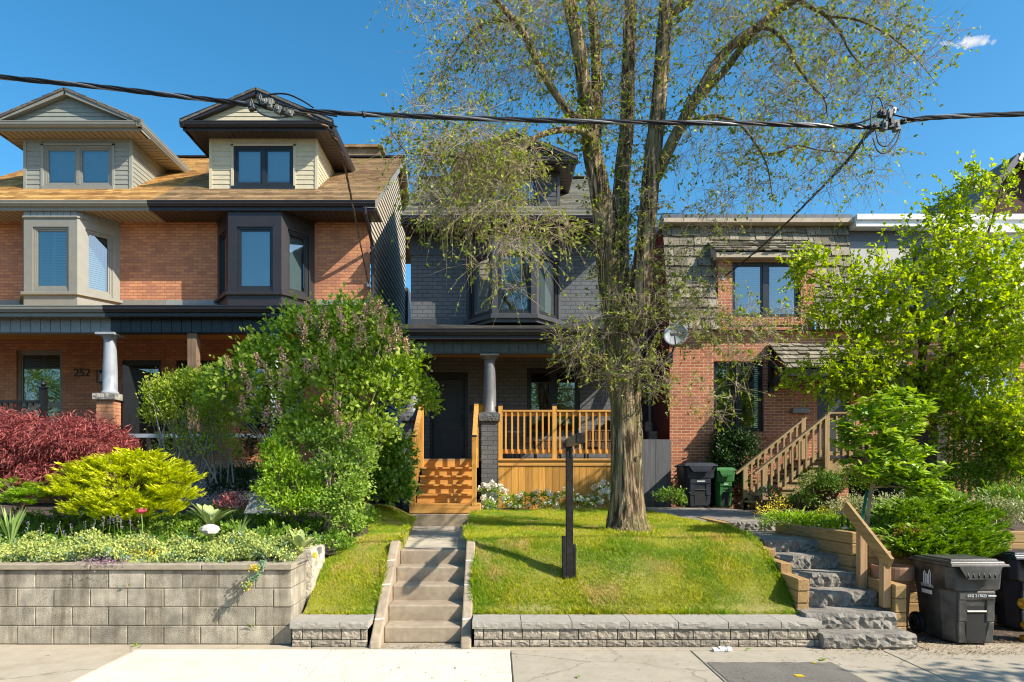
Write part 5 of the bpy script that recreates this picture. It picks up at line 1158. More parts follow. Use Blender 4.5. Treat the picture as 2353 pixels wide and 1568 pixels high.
for yy, nm in ((yn-.03, 'near'), (yf+.03, 'far')):
    za = zl + .93; zs0 = 1.1 + .93; sl = (zl-1.12)/(xt-xb)
    mb = MB(); mb.bar((xb-.22,yy-.02,zs0-.2*sl), (xt+.05,yy-.02,za+.02), .14, .04); mb.bar((xb-.05,yy,zs0-.1), (xt,yy,za-.07), .04, .09); mb.bar((xb-.05,yy,zs0-.72), (xt,yy,za-.72), .04, .09)
    if nm == 'near': mb.box(xt, 9.0, yy-.07, yy+.07, za, za+.04); mb.box(xt+.05, 9.0, yy-.02, yy+.02, za-.12, za-.03); mb.box(xt+.05, 9.0, yy-.02, yy+.02, zl+.06, zl+.14)
    rl = mb.build('railing', M['stairwood'], t, bevel=.003)
    for x, z0, z1 in ((xb, 1.0, zs0-.02), (xt, zl-.3, za)):
        mb = MB(); mb.box(x-.05, x+.05, yy-.05, yy+.05, z0, z1); mb.build('post', M['stairwood_v'], rl, bevel=.004)
    for k in range(1, 9):
        x = xb + (xt-xb)*k/9; zc = zs0 + (za-zs0)*k/9
        mb = MB(); mb.box(x-.019, x+.019, yy-.045, yy-.02, zc-.78, zc-.02); mb.build('baluster', M['stairwood_v'], rl)
    if nm == 'near':
        x = xt + .2
        while x < 8.9: m2 = MB(); m2.box(x-.019, x+.019, yy-.045, yy-.02, zl+.04, za); m2.build('baluster', M['stairwood_v'], rl); x += .14

# ================================================================ side gate, fences
t = thing('board_gate', 'grey board gate between the charcoal house and the red brick house', 'gate', (3.6, 15.0, 1.05))
gz = Z(1010, 15.0); gx = [3.2, X(1517, 15.0), 4.05]
mb = MB(); x = gx[0]
while x < gx[1]-.03: mb.box(x+.003, x+.117, 15.0, 15.022, 1.08, gz); x += .12
mb.build('board_panel', M['fence_grey'], t)
mb = MB(); mb.box(gx[1], gx[2], 15.03, 15.055, 1.05, gz); mb.build('fixed_panel', M['fence_grey'], t)
mb = MB(); mb.box(gx[0], gx[2], 14.96, 15.1, .95, 1.08); mb.build('sill_board', M['timber_h'], t)
t = thing('board_fence', 'dark weathered board fence with a capped post, right of the young magnolia', 'fence', (9.4, 12.2, 1.05))
px = X(2157, 12.2)
mb = MB(); mb.box(px-.1, px+.1, 12.1, 12.3, 1.0, Z(925,12.2)); mb.box(px-.13, px+.13, 12.07, 12.33, Z(925,12.2), Z(918,12.2)); mb.build('post', M['dark_fence'], t)
mb = MB(); y = 12.35
while y < 15.2: mb.box(px-.02, px+.005, y, y+.135, 1.05, Z(925,12.2)-.5); y += .14
mb.build('board_panel', M['dark_fence'], t)
mb = MB(); x = px+.15
for k in range(16): mb.box(x, x+.05, 12.2, 12.23, 1.2, 2.65); x += .14
mb.box(px, px+2.4, 12.15, 12.28, 2.65, 2.72); mb.box(px, px+2.4, 12.17, 12.26, 1.25, 1.33); mb.box(px, px+2.4, 12.17, 12.26, 2.0, 2.06); mb.build('picket_panel', M['dark_fence'], t)

# ================================================================ wheeled bins
def bin_(name, label, body, loc, sx=1.0, sy=1.0, sz=1.0, lid_m=None):
    t = thing(name, label, 'garbage bin', (0,0,0), 'wheeled bins'); W, D, H = .60*sx, .62*sy, .86*sz
    q = lambda u, v, z: ((u-.5)*W*(.8+.2*z/H), -D/2 + v*D*(.86+.14*z/H)+ (1-z/H)*.03, z)
    # body with chamfered front corners, recessed handle panel
    mb = MB(); rings = []
    prof = [(0,1),(0,.3),(.16,.0),(.84,.0),(1,.3),(1,1)]
    for z in (0.02, H*.32, H*.6, H*.68, H*.72, H):
        wide = 1.0 if z < H*.7 else 1.04
        pr = prof if z < H*.7 else [(0,1),(0,.12),(.08,.0),(.92,.0),(1,.12),(1,1)]
        rings.append([mb.pt(((q(u,v,z)[0])*wide, q(u,v,z)[1]-(.0 if z < H*.7 else .012), z)) for u, v in pr])
    for a, b in zip(rings[:-1], rings[1:]):
        for j in range(6): mb.f.append([a[j], a[(j+1)%6], b[(j+1)%6], b[j]])
    mb.f.append(rings[0][::-1]); mb.f.append(rings[-1])
    bo = mb.build('body', body, t, bevel=.012, seg=2)
    mb = MB(); yf = -D/2
    # front panel: raised legs left and right of a recess, grab bar
    f = lambda z: yf + (1-z/H)*.03 - .012
    for s in (-1, 1):
        mb.hexa([(s*.19*sx,f(.03),.03),(s*.09*sx,f(.03),.03),(s*.09*sx,f(.03)+.05,.03),(s*.19*sx,f(.03)+.05,.03)][::s], [(s*.2*sx,f(H*.3),H*.3),(s*.135*sx,f(H*.3),H*.3),(s*.135*sx,f(H*.3)+.05,H*.3),(s*.2*sx,f(H*.3)+.05,H*.3)][::s])
        mb.box(min(s*.2*sx,s*.105*sx), max(s*.2*sx,s*.105*sx), f(H*.4)-.004, f(H*.4)+.05, H*.3, H*.6)
    mb.box(-.2*sx, .2*sx, f(H*.65)-.006, f(H*.65)+.05, H*.58, H*.69); mb.build('front_panel', body, t, bevel=.01)
    mb = MB(); mb.box(-.105*sx, .105*sx, f(H*.5)+.012, f(H*.5)+.02, H*.06, H*.585); mb.build('recess_shade', M['rubber'], t)  # black plate paints the shade inside the handle recess
    mb = MB(); mb.tube([(-.105*sx,f(H*.45)+.005,H*.435),(.105*sx,f(H*.45)+.005,H*.435)], .013, 8); mb.build('grab_bar', M['steel'] if body is M['bin_black'] else body, t)
    # lid
    lm = lid_m or body; mb = MB(); l = W*.54
    mb.hexa([(-l,yf-.06,H+.005),(l,yf-.06,H+.005),(l,D/2+.05,H+.0),(-l,D/2+.05,H+.0)], [(-l*.97,yf-.05,H+.035),(l*.97,yf-.05,H+.035),(l*.97,D/2+.05,H+.03),(-l*.97,D/2+.05,H+.03)])
    mb.hexa([(-l*.94,yf-.02,H+.035),(l*.94,yf-.02,H+.035),(l*.94,D/2-.0,H+.03),(-l*.94,D/2-.0,H+.03)], [(-l*.9,yf+.0,H+.062),(l*.9,yf+.0,H+.062),(l*.9,D/2-.0,H+.05),(-l*.9,D/2-.0,H+.05)])
    mb.hexa([(-l*.82,yf+.03,H+.06),(l*.82,yf+.03,H+.06),(l*.82,D/2-.06,H+.045),(-l*.82,D/2-.06,H+.045)], [(-l*.78,yf+.05,H+.082),(l*.78,yf+.05,H+.082),(l*.8,D/2-.1,H+.07),(-l*.8,D/2-.1,H+.07)])
    ld_ = mb.build('lid', lm, t, bevel=.008, seg=2)
    mb = MB(); z1, z0 = H+.008, H-.115
    mb.prism([(-l*.72,yf-.062,z1),(l*.72,yf-.062,z1),(l*.5,yf-.075,z0),(-l*.5,yf-.075,z0)], (0,.014,0))
    for k in range(6): x = -l*.45 + l*.9*k/5; mb.prism([(x-.006,yf-.062,z0+.075),(x,yf-.09,z0+.004),(x+.006,yf-.062,z0+.075)], (0,.02,.0))
    mb.box(-l*.52, l*.52, yf-.1, yf-.05, z0-.008, z0+.006); mb.build('lid_lip', lm, ld_)
    mb = MB(); mb.tube([(-l,D/2+.06,H-.0),(l,D/2+.06,H-.0)], .02, 8); mb.build('hinge_bar', lm, t)
    for s in (-1, 1):
        mb = MB(); x0 = s*W*.42; x1 = s*W*.5; r = .125*sz
        ring = [(D/2-.03 + r*math.cos(a), r+.0+r*math.sin(a)) for a in [2*math.pi*k/22 for k in range(22)]]
        mb.prism([(min(x0,x1), y, z) for y, z in ring], (abs(x1-x0),0,0)); wh = mb.build('wheel', M['rubber'], t, bevel=.012, seg=2)
        mb = MB(); r *= .62
        for k in range(6):
            a = math.pi*k/3; mb.bar((x1+s*.004,D/2-.03,.125*sz), (x1+s*.004,D/2-.03+r*math.cos(a),.125*sz+r*math.sin(a)), .03, .012, up=(1,0,0))
        ringp = [(x1+s*.004, D/2-.03+r*math.cos(2*math.pi*k/16), .125*sz+r*math.sin(2*math.pi*k/16)) for k in range(17)]; mb.tube(ringp, .012, 6, False); mb.build('rim', M['bin_black'], wh)
    t.location = loc
    return t, W, D, H, f
t, W, D, H, f = bin_('garbage_bin', 'large scuffed black wheeled bin with white number, beside the lowest stone step', M['bin_black'], (5.24, 7.38, 0))
mb = MB(); add_text(mb, '65G 217023', .042, lambda u, v, d: (u-.01, f(H*.65)-.014-d, H*.635+v), depth=.003); mb.box(.115, .2, f(H*.65)-.012, f(H*.65)-.006, H*.628, H*.642); 
o = mb.build('number', M['white_plastic'], None); o.parent = t
mb = MB(); sx = lambda z: -W/2*(.8+.2*z/H)*(1.04 if z > H*.7 else 1.0)-.004
lg = lambda u, v, d: (sx(H*.8)-.002-d, .05-u*1.0, H*.8+v)
def logo(mb, lg, k=1.0):
    for pts in ([(-.055,-.06),(-.055,.055),(-.042,.07),(-.03,.055),(-.03,-.06)], [(-.012,-.06),(-.012,.03),(0,.045),(.012,.03),(.012,-.06)], [(.032,-.06),(.032,.07),(.045,.095),(.058,.06),(.058,-.06)]):
        mb.tube([lg(u*k, v*k, .002) for u, v in pts], .0055, 4)
    mb.tube([lg(-.07*k, -.068*k, .002), lg(.07*k, -.068*k, .002)], .005, 4)
logo(mb, lg); add_text(mb, 'TORONTO', .042, lambda u, v, d: lg(u, v-.09, d), depth=.003)
z0 = H*.8-.15; mb.poly(lg(-.09,-.135,.002), lg(.09,-.135,.002), lg(.09,-.18,.002), lg(-.09,-.18,.002)); o = mb.build('city_logo', M['white_plastic'], None); o.parent = t
t2, W, D, H, f = bin_('recycling_bin', 'large dark blue wheeled bin cut by the right edge of the picture', M['bin_blue'], (6.42, 7.98, 0))
mb = MB(); lg = lambda u, v, d: (sx(H*.8)-.002-d, .02-u, H*.8+v); 
for k in range(3):
    a = 2*math.pi*k/3; mb.tube([lg(.05*math.cos(a+b), .04+.05*math.sin(a+b), .002) for b in np.linspace(.1, 1.8, 8)], .009, 4)
mb.tube([lg(.02*math.cos(b), .04+.02*math.sin(b), .002) for b in np.linspace(0, 6.3, 9)], .008, 4)
for v, w_ in ((-.04, .08), (-.07, .1)): mb.poly(lg(-w_,v,.002), lg(w_,v,.002), lg(w_,v-.012,.002), lg(-w_,v-.012,.002))
mb.poly(lg(-.08,-.1,.002), lg(.06,-.1,.002), lg(.06,-.14,.002), lg(-.08,-.14,.002)); o = mb.build('recycling_mark', M['white_plastic'], None); o.parent = t2
gb = 1.115
t3, W, D, H, f = bin_('garbage_bin', 'dark blue and brown wheeled bin standing against the red brick house', M['bin_blue'], (X(1607,14.45), 14.7, gb), 1.15, 1.05, 1.07)
mb = MB(); mb.box(-.08, .1, f(H*.65)-.012, f(H*.65)-.006, H*.63, H*.655); o = mb.build('number', M['white_plastic'], None); o.parent = t3
t4, W, D, H, f = bin_('organics_bin', 'smaller green wheeled bin beside the dark blue bin at the wooden stair', M['bin_green'], (X(1668,14.4), 14.62, gb), .68, .7, .95)
mb = MB(); mb.box(-.05, .05, f(H*.65)-.012, f(H*.65)-.006, H*.63, H*.655); o = mb.build('number', M['white_plastic'], None); o.parent = t4

# ================================================================ hydrant (mostly outside the right edge)
hx, hy = 6.06, 7.28
t = thing('fire_hydrant', 'yellow fire hydrant cut by the right edge of the picture', 'hydrant', (hx, hy, 0))
mb = MB(); mb.lathe((hx,hy,0), [(.15,0),(.15,.035),(.1,.05),(.095,.14),(.14,.15),(.14,.18),(.09,.2),(.085,.5),(.105,.53),(.105,.56),(.09,.6),(.05,.66),(.03,.68)], 20); mb.build('barrel', M['hydrant'], t, smooth=False)
for s in (-1, 1):
    mb = MB(); mb.tube([(hx+s*.07,hy,.42),(hx+s*.13,hy,.42)], .05, 12); mb.tube([(hx+s*.13,hy,.42),(hx+s*.165,hy,.42)], [.065,.06], 8); mb.tube([(hx+s*.165,hy,.42),(hx+s*.2,hy,.42)], .022, 5); mb.build('outlet_cap', M['hydrant'], t)
mb = MB(); mb.tube([(hx,hy-.07,.36),(hx,hy-.15,.36)], [.07,.075], 14); mb.tube([(hx,hy-.15,.36),(hx,hy-.18,.36)], .025, 5); mb.build('outlet_cap', M['hydrant'], t)
mb = MB(); mb.tube([(hx,hy,.68),(hx,hy,.74)], .025, 5); mb.build('operating_nut', M['hydrant'], t)

# ================================================================ sign post without a sign
sx_, sy_ = .885, 7.84
t = thing('sign_post', 'black wooden sign post with a bare arm reaching towards the street', 'post', (sx_, sy_, .6))
mb = MB(); mb.box(sx_-.042, sx_+.042, sy_-.042, sy_+.042, .5, 2.3); mb.build('post', M['post_black'], t, bevel=.004)
mb = MB(); mb.box(sx_-.088, sx_-.044, sy_-.05, sy_+.04, .5, 1.12); mb.box(sx_+.044, sx_+.075, sy_-.04, sy_+.05, .5, 1.02); mb.build('ground_stake', M['post_black'], t, bevel=.004)
mb = MB(); mb.box(sx_-.04, sx_+.04, sy_-1.05, sy_-.044, 2.2, 2.3); mb.build('arm', M['old_post'], t, bevel=.004)
mb = MB(); mb.box(sx_-.044, sx_+.044, sy_-1.055, sy_-.95, 2.196, 2.304); mb.build('arm_end', M['post_black'], t, bevel=.004)
mb = MB(); mb.tube([(sx_+.005,sy_-.9,2.3),(sx_-.005,sy_-.91,2.36)], .006, 5); mb.tube([(sx_,sy_-.35,2.3),(sx_-.01,sy_-.36,2.35)], .006, 5); mb.tube([(sx_+.03,sy_-.06,2.2),(sx_+.04,sy_-.06,2.16),(sx_+.03,sy_-.06,2.11),(sx_+.045,sy_-.06,2.09)], .005, 5); mb.build('hook', M['steel'], t)

# ================================================================ planters, lantern, rocks, stake
mb = MB(); c = (4.745, 7.765, 0); mb.lathe(c, [(.15,0),(.19,.62),(.225,.63),(.23,.76),(.225,.78),(.2,.78),(.19,.7),(.02,.69)], 28)
tag(mb.build('planter_pot', M['terracotta'], loc=c), 'tall brown plastic planter between the handrail and the black bin', 'planter')
t = thing('flower_pot', 'small pot of red and purple flowers at the foot of the wooden stair', 'flower pot', (X(1768,11.9), 11.9, 1.1))
c = t.location; mb = MB(); mb.lathe(c, [(.13,0),(.19,.26),(.205,.27),(.2,.29),(.02,.28)], 18); mb.build('pot', M['pot'], t)
def bloom(nm, c, r, n, mat, parent, s=.04, g=None):
    g = g or rng; d = unit(g.normal(0,1,(n,3)) + np.array([0,-.3,.5])); C = np.array(c) + d*r*(.6+.4*g.random((n,1)))
    return leaf_mesh(nm, C, d + g.normal(0,.5,(n,3)), d + g.normal(0,.6,(n,3)), s, s*.8, mat, parent, fold=.15)
bloom('foliage', c + Vector((0,0,.36)), .2, 160, M['l_mid'], t, .06); bloom('blossom', c + Vector((.05,-.1,.42)), .13, 60, M['f_red'], t, .045); bloom('blossom', c + Vector((-.13,-.06,.44)), .1, 45, M['f_purple'], t, .04)
lx, ly = X(1942,8.6), 8.6
t = thing('garden_lantern', 'small solar lantern on the timber wall beside the flower bed', 'lantern', (lx, ly, 1.15))
mb = MB(); mb.lathe((lx,ly,1.15), [(.06,0),(.06,.02),(.02,.03),(.02,.04)], 14); mb.lathe((lx,ly,1.15), [(.085,.2),(.07,.23),(.02,.245)], 16); mb.build('cap', M['steel'], t)
mb = MB()
for k in range(4): a = k*math.pi/2+.5; mb.tube([(lx+.045*math.cos(a),ly+.045*math.sin(a),1.17),(lx+.06*math.cos(a),ly+.06*math.sin(a),1.36)], .006, 5)
mb.build('cage', M['black_iron'], t)
def rock(label, c, s, mat, seed, pts=None):
    r = random.Random(seed); mb = MB(); mb.sphere((0,0,0), 1, 9, 6)
    mb.v = [(c[0]+x*s[0]*r.uniform(.8,1.15), c[1]+y*s[1]*r.uniform(.8,1.15), c[2]+z*s[2]*r.uniform(.8,1.15)) for x, y, z in mb.v]
    tag(mb.build('rock', mat, loc=c), label, 'rock')
rock('pale flat rock below the big felted-leaf plant in the flower garden', tuple(at(482,1218,8.15)), (.12,.1,.07), M['rock_white'], 3)
mb = MB(); a, b = at(560,1180,9.0), at(640,1180,9.0); pk = at(582,1128,9.05)
mb.poly(a, b, pk); mb.poly(b, (b.x-.05,9.3,b.z), pk); mb.poly((a.x+.03,9.3,a.z), a, pk); mb.poly((b.x-.05,9.3,b.z), (a.x+.03,9.3,a.z), pk)
tag(mb.build('rock', M['rock_grey'], loc=a), 'pointed speckled grey rock between the shrubs of the flower garden', 'rock')
mb = MB(); mb.bar(at(1980,1205,8.3), at(1992,1127,8.5), .03, .03); tag(mb.build('plant_stake', M['green_metal'], loc=at(1980,1205,8.3)), 'green metal stake beside the magnolia stem', 'stake')

# ================================================================ porch furniture
t = thing('side_table', 'small round metal side table on the cedar porch left of the window', 'table', (X(1178,14.9), 14.9, 2.19))
c = t.location; mb = MB(); mb.lathe(c, [(.2,.62),(.2,.64),(.02,.64)], 20); mb.build('tabletop', M['steel'], t)
for k in range(3):
    a = k*2.1+.4; mb = MB(); mb.tube([c+Vector((.18*math.cos(a),.18*math.sin(a),.62)), c+Vector((.12*math.cos(a),.12*math.sin(a),.3)), c+Vector((.2*math.cos(a),.2*math.sin(a),0))], .012, 6); mb.build('leg', M['black_iron'], t)
def wick(t, name, x0, x1, y0, y1, z0, z1):
    mb = MB(); x = x0
    while x < x1: mb.box(x, x+.018, y0, y0+.02, z0, z1); mb.box(x, x+.018, y1-.02, y1, z0, z1); x += .035
    y = y0
    while y < y1: mb.box(x0, x0+.02, y, y+.018, z0, z1); mb.box(x1-.02, x1, y, y+.018, z0, z1); y += .035
    mb.box(x0-.01, x1+.01, y0-.01, y1+.01, z1, z1+.03); mb.box(x0, x1, y0, y1, z0, z0+.03); return mb.build(name, M['wicker'], t)
t = thing('coffee_table', 'low brown wicker coffee table on the cedar porch', 'table', (X(1258,14.6), 14.6, 2.19))
c = t.location; wick(t, 'tabletop', c.x-.3, c.x+.3, 14.4, 14.85, 2.42, 2.6)
for a in (-.27, .27):
    for y in (14.43, 14.82): mb = MB(); mb.box(c.x+a-.02, c.x+a+.02, y-.02, y+.02, 2.19, 2.42); mb.build('leg', M['wicker'], t)
t = thing('wicker_armchair', 'brown wicker armchair with dark cushion at the right end of the porch', 'chair', (X(1375,14.8), 14.8, 2.19))
c = t.location; wick(t, 'seat', c.x-.32, c.x+.3, 14.5, 15.1, 2.4, 2.6); wick(t, 'backrest', c.x+.2, c.x+.32, 14.5, 15.1, 2.6, 3.05)
for y in (14.5, 15.02): wick(t, 'armrest', c.x-.3, c.x+.2, y, y+.09, 2.6, 2.82)
for a in (-.28, .28):
    for y in (14.53, 15.06): mb = MB(); mb.box(c.x+a-.02, c.x+a+.02, y-.02, y+.02, 2.19, 2.4); mb.build('leg', M['wicker'], t)
mb = MB(); mb.box(c.x-.05, c.x+.19, 14.62, 15.0, 2.66, 3.0); o = mb.build('cushion', M['cushion'], loc=(c.x, 14.8, 2.66), bevel=.05, seg=2); tag(o, 'dark cushion leaning on the wicker armchair', 'cushion')

# ================================================================ satellite dish
dp = at(1553, 771, 15.1); fx = at(1541, 822, 15.35)
t = thing('satellite_dish', 'round grey satellite dish on the corner of the red brick house', 'satellite dish', tuple(fx))
ax = Vector((-.35, -1, .38)).normalized(); uu = ax.cross(Vector((0,0,1))).normalized(); vv = uu.cross(ax).normalized(); mb = MB(); rings = []
for k in range(6):
    r_ = .275*k/5; rings.append([mb.pt(dp + ax*(r_*r_*1.1-.03) + (uu*math.cos(a)*r_ + vv*math.sin(a)*r_*1.06)) for a in [2*math.pi*j/28 for j in range(28)]])
for a, b in zip(rings[:-1], rings[1:]):
    for j in range(28): mb.f.append([a[j], a[(j+1)%28], b[(j+1)%28], b[j]])
o = mb.build('reflector', M['dish'], t, smooth=True); sm = o.modifiers.new('solid', 'SOLIDIFY'); sm.thickness = .012
mb = MB(); mb.tube([dp - ax*.03, dp - ax*.15, fx + Vector((0,-.1,.05)), fx], .025, 8); mb.box(fx.x-.06, fx.x+.06, fx.y, fx.y+.05, fx.z-.12, fx.z+.12); mb.build('bracket', M['char_dark'], t)
lp = dp + ax*.3 - vv*.16; mb = MB(); mb.bar(dp - vv*.27 + ax*.05, lp - vv*.05, .03, .025); mb.bar(lp - uu*.09, lp + uu*.09, .05, .06)
for s in (-.08, 0, .08): mb.tube([lp + uu*s, lp + uu*s + vv*.08 - ax*.03], .028, 8)
mb.build('receiver_arm', M['connector'], t)

# ================================================================ overhead cable and service drops
def catm(pts, n=12):
    out = []; P = [Vector(p) for p in pts]; P = [P[0]*2-P[1]] + P + [P[-1]*2-P[-2]]
    for k in range(1, len(P)-2):
        for j in range(n):
            u = j/n; a, b, c, d = P[k-1:k+3]
            out.append(.5*((2*b) + (c-a)*u + (2*a-5*b+4*c-d)*u*u + (3*b-a-3*c+d)*u**3))
    out.append(P[-2]); return out
YCB = 6.2
t = thing('overhead_cable', 'thick twisted black service cable strung across the whole view', 'cable', (0, YCB, 5.3))
path = catm([at(px, py, YCB) for px, py in ((-2600,-190),(-1400,10),(-400,128),(-40,173),(200,197),(400,220),(560,239),(640,251),(760,259),(960,268),(1200,276),(1450,281),(1700,284),(1900,289),(2010,292),(2060,283),(2150,270),(2353,262),(2700,248),(3600,200),(4800,90))], 16)
for s in range(4):
    pts = []
    for k, p in enumerate(path):
        a = k*.35 + s*math.pi/2; pts.append(p + Vector((0, math.cos(a), math.sin(a)))*.013)
    mb = MB(); mb.tube(pts, .0115 if s else .009, 6, False); mb.build('strand', M['cable_metal'] if s == 0 else M['cable'], t)
def connector(px, py, mat, sz=(.05,.05,.07), rot=.0):
    p = at(px, py, YCB-.02); mb = MB(); c_, s_ = math.cos(rot), math.sin(rot); hx, hy, hz = sz[0]/2, sz[1]/2, sz[2]/2
    def q(x, y, z): return p + Vector((x*c_-z*s_, y, x*s_+z*c_))
    mb.hexa([q(-hx,-hy,-hz),q(hx,-hy,-hz),q(hx,hy,-hz),q(-hx,hy,-hz)], [q(-hx,-hy,hz),q(hx,-hy,hz),q(hx,hy,hz),q(-hx,hy,hz)]); mb.box(p.x-hx*.4, p.x+hx*.4, p.y-hy-.012, p.y-hy, p.z-hz*.5, p.z+hz*.5); mb.build('connector', mat, t, bevel=.004)
for a in ((577,243,'connector_dark',(.06,.05,.1),.3),(598,229,'connector_dark',(.05,.05,.08),.3),(608,236,'connector',(.07,.06,.055),.1),(622,240,'connector',(.05,.06,.09),-.2),(640,253,'connector',(.07,.06,.07),-.4),(655,257,'connector_dark',(.06,.05,.06),-.3),(668,262,'connector',(.06,.05,.055),-.3),
          (2026,262,'connector_dark',(.06,.06,.06),-.1),(2040,269,'connector',(.05,.06,.13),-.3),(2052,256,'white_plastic',(.035,.05,.06),-.2),(2031,290,'connector',(.05,.06,.09),-.2),(2044,284,'connector_dark',(.06,.06,.1),.1),(2058,290,'connector',(.055,.06,.1),.2),(2008,291,'connector_dark',(.08,.05,.05),.2),(836,263,'cable',(.03,.04,.05),0),(2076,279,'cable',(.04,.04,.045),.3)): connector(a[0], a[1], M[a[2]], a[3], a[4])
mb = MB()
for pl in ([(598,226),(625,217),(660,217),(695,232),(720,248)], [(585,247),(600,262),(625,270),(655,270),(690,262)], [(600,245),(640,240),(680,250),(740,262),(775,268)], [(660,262),(700,266),(740,280),(775,292)],
           [(1930,289),(1980,281),(2020,264),(2050,264),(2080,270),(2120,276)], [(2000,290),(2003,250),(2010,226),(2022,226),(2032,255)], [(2032,262),(2038,244),(2052,244),(2066,254)], [(2004,300),(1990,306),(1983,320),(1984,335)], [(2012,300),(2020,330),(2040,335),(2060,310),(2068,296)], [(2006,318),(2016,345),(2034,352),(2058,330),(2070,298)]):
    mb = MB(); mb.tube(catm([at(px, py, YCB-.03) for px, py in pl], 8), .0075, 6); mb.build('jumper_wire', M['cable'], t)
def drop(label, pts, m='cable', strands=3):
    P = catm(pts, 14); t = thing('service_drop', label, 'cable', tuple(P[-1]))
    for s in range(strands):
        mb = MB(); mb.tube([p + Vector((math.cos(k*.5+s*2.1), 0, math.sin(k*.5+s*2.1)))*.012 for k, p in enumerate(P)], .008, 5); mb.build('strand', M['old_post'] if (s == 0 and m != 'cable') else M['cable'], t)
    mb = MB(); p = P[-1]; mb.box(p.x-.03, p.x+.03, p.y-.05, p.y+.05, p.z-.05, p.z+.05); mb.build('anchor', M['steel'], t)
drop('sagging service wire from the overhead cable to the corner of the black-trimmed house', [at(700,262,YCB), at(752,293,7.2), at(776,330,8.2), at(790,372,9.3), at(806,450,11.5), at(822,530,13.5), at(847,655,15.62)], 'w')
drop('service wire from the overhead cable down to the red brick house', [at(2010,296,YCB), at(1985,320,6.9), at(1945,372,8.0), at(1880,440,9.8), at(1800,520,12.2), at(1735,580,14.2), at(1660,640,15.3)])

# ================================================================ fallen leaves, litter and pebbles
def fallen(px, py, s, label, mat='l_fallen', rot=0.0):
    Y = F*EH/(py-CY); c = at(px, py, Y); mb = MB(); d = Vector((math.cos(rot), math.sin(rot), 0))*s; n = Vector((-d.y, d.x, 0))*.45
    mb.poly(c-d, c-n*.9-d*.2+Vector((0,0,.012)), c+d+Vector((0,0,.004)), c+Vector((0,0,.006))); mb.poly(c-d, c+Vector((0,0,.006)), c+d+Vector((0,0,.004)), c+n-d*.1+Vector((0,0,.02)))
    mb.v = [(x,y,z+.006) for x, y, z in mb.v]; tag(mb.build('fallen_leaf', M[mat], loc=c), label, 'leaf', 'fallen leaves on the sidewalk')
fallen(1720, 1495, .05, 'fallen green leaf on the sidewalk left of the asphalt patch corner', rot=.2); fallen(1892, 1518, .06, 'fallen green leaf at the far right corner of the asphalt patch', rot=.6)
fallen(1330, 1558, .035, 'small green leaf on the grey slab left of the asphalt patch', rot=1.0); fallen(1975, 1495, .045, 'fallen leaf before the lowest stone step', rot=.1); fallen(1005, 1477, .05, 'fallen green leaf at the foot of the concrete stairs', rot=.4)
mb = MB(); g = random.Random(4)
for k in range(14): 
    c = at(1655+g.uniform(-22,22), 1494, 6.9); mb.box(c.x-.02, c.x+.025, 6.86+g.uniform(-.04,.02), 6.9, .006, .02+g.uniform(0,.02))
tag(mb.build('paper_scrap', M['white_plastic'], loc=at(1655,1494,6.9)), 'crumpled white paper scrap at the foot of the long block wall', 'litter')
g = np.random.default_rng(9); n = 2600
xx = np.concatenate([g.uniform(4.5, 6.4, 1700), g.uniform(-1.25, -.4, 260), g.uniform(3.4, 5.2, 340), g.uniform(-2, 6, 300)]); yy = np.concatenate([6.7 + np.abs(g.normal(0,.45,1700)), g.uniform(6.95,7.18,260), g.normal(6.8,.12,340), g.uniform(5.8,6.9,300)])
D = np.stack([g.normal(0,1,n), g.normal(0,1,n), g.normal(0,.15,n)], 1)
o = leaf_mesh('leaf_litter', np.stack([xx, yy, np.full(n,.008)], 1), D, np.stack([g.normal(0,.3,n), g.normal(0,.3,n), np.ones(n)], 1), g.uniform(.012,.035,n), g.uniform(.006,.014,n), M['litter'], None)
tag(o, 'dry leaf litter scattered on the sidewalk and round the bins', 'leaf litter', kind='stuff')
# ================================================================ plants: generators
def ell(g, n, c, r, shell=.0):
    d = unit(g.normal(0, 1, (n, 3))); k = (shell + (1-shell)*g.random((n, 1)))**(1/2.2)
    return np.array(c) + d*k*np.array(r), d
def grow(skel, srad, A, g, K=6, bend=.16, droop=0.0, rmax=.03, up=0.15):
    """join every attractor to the nearest wood there is; returns polylines and radii"""
    m, k = len(skel), len(A); buf = np.empty((m + k*(K-1), 3)); rad = np.empty(m + k*(K-1)); buf[:m] = skel; rad[:m] = srad; cnt = m
    order = np.argsort([np.min(np.sum((skel-a)**2, 1)) for a in A]); P = np.empty((k, K, 3)); Rr = np.empty((k, K)); t = np.linspace(0, 1, K)[:, None]
    for i, ai in enumerate(order):
        a = A[ai]; d = np.sqrt(np.sum((buf[:cnt]-a)**2, 1)) + .25*(buf[:cnt, 2] > a[2]+.3) ; j = int(np.argmin(d)); s = buf[j]; L = float(np.linalg.norm(a-s))
        c1 = s + (a-s)*.33 + g.normal(0, bend, 3)*L + np.array([0,0,up*L]); c2 = s + (a-s)*.7 + g.normal(0, bend, 3)*L + np.array([0,0,up*.6*L-droop*L])
        pts = (1-t)**3*s + 3*(1-t)**2*t*c1 + 3*(1-t)*t**2*c2 + t**3*a; pts[1:-1] += g.normal(0, .02*L, (K-2, 3))
        r0 = min(rad[j]*.75, .005 + .011*L, rmax); r1 = max(.0022, r0*.3)
        P[i] = pts; Rr[i] = np.linspace(r0, r1, K); buf[cnt:cnt+K-1] = pts[1:]; rad[cnt:cnt+K-1] = Rr[i][1:]; cnt += K-1
    return P, Rr
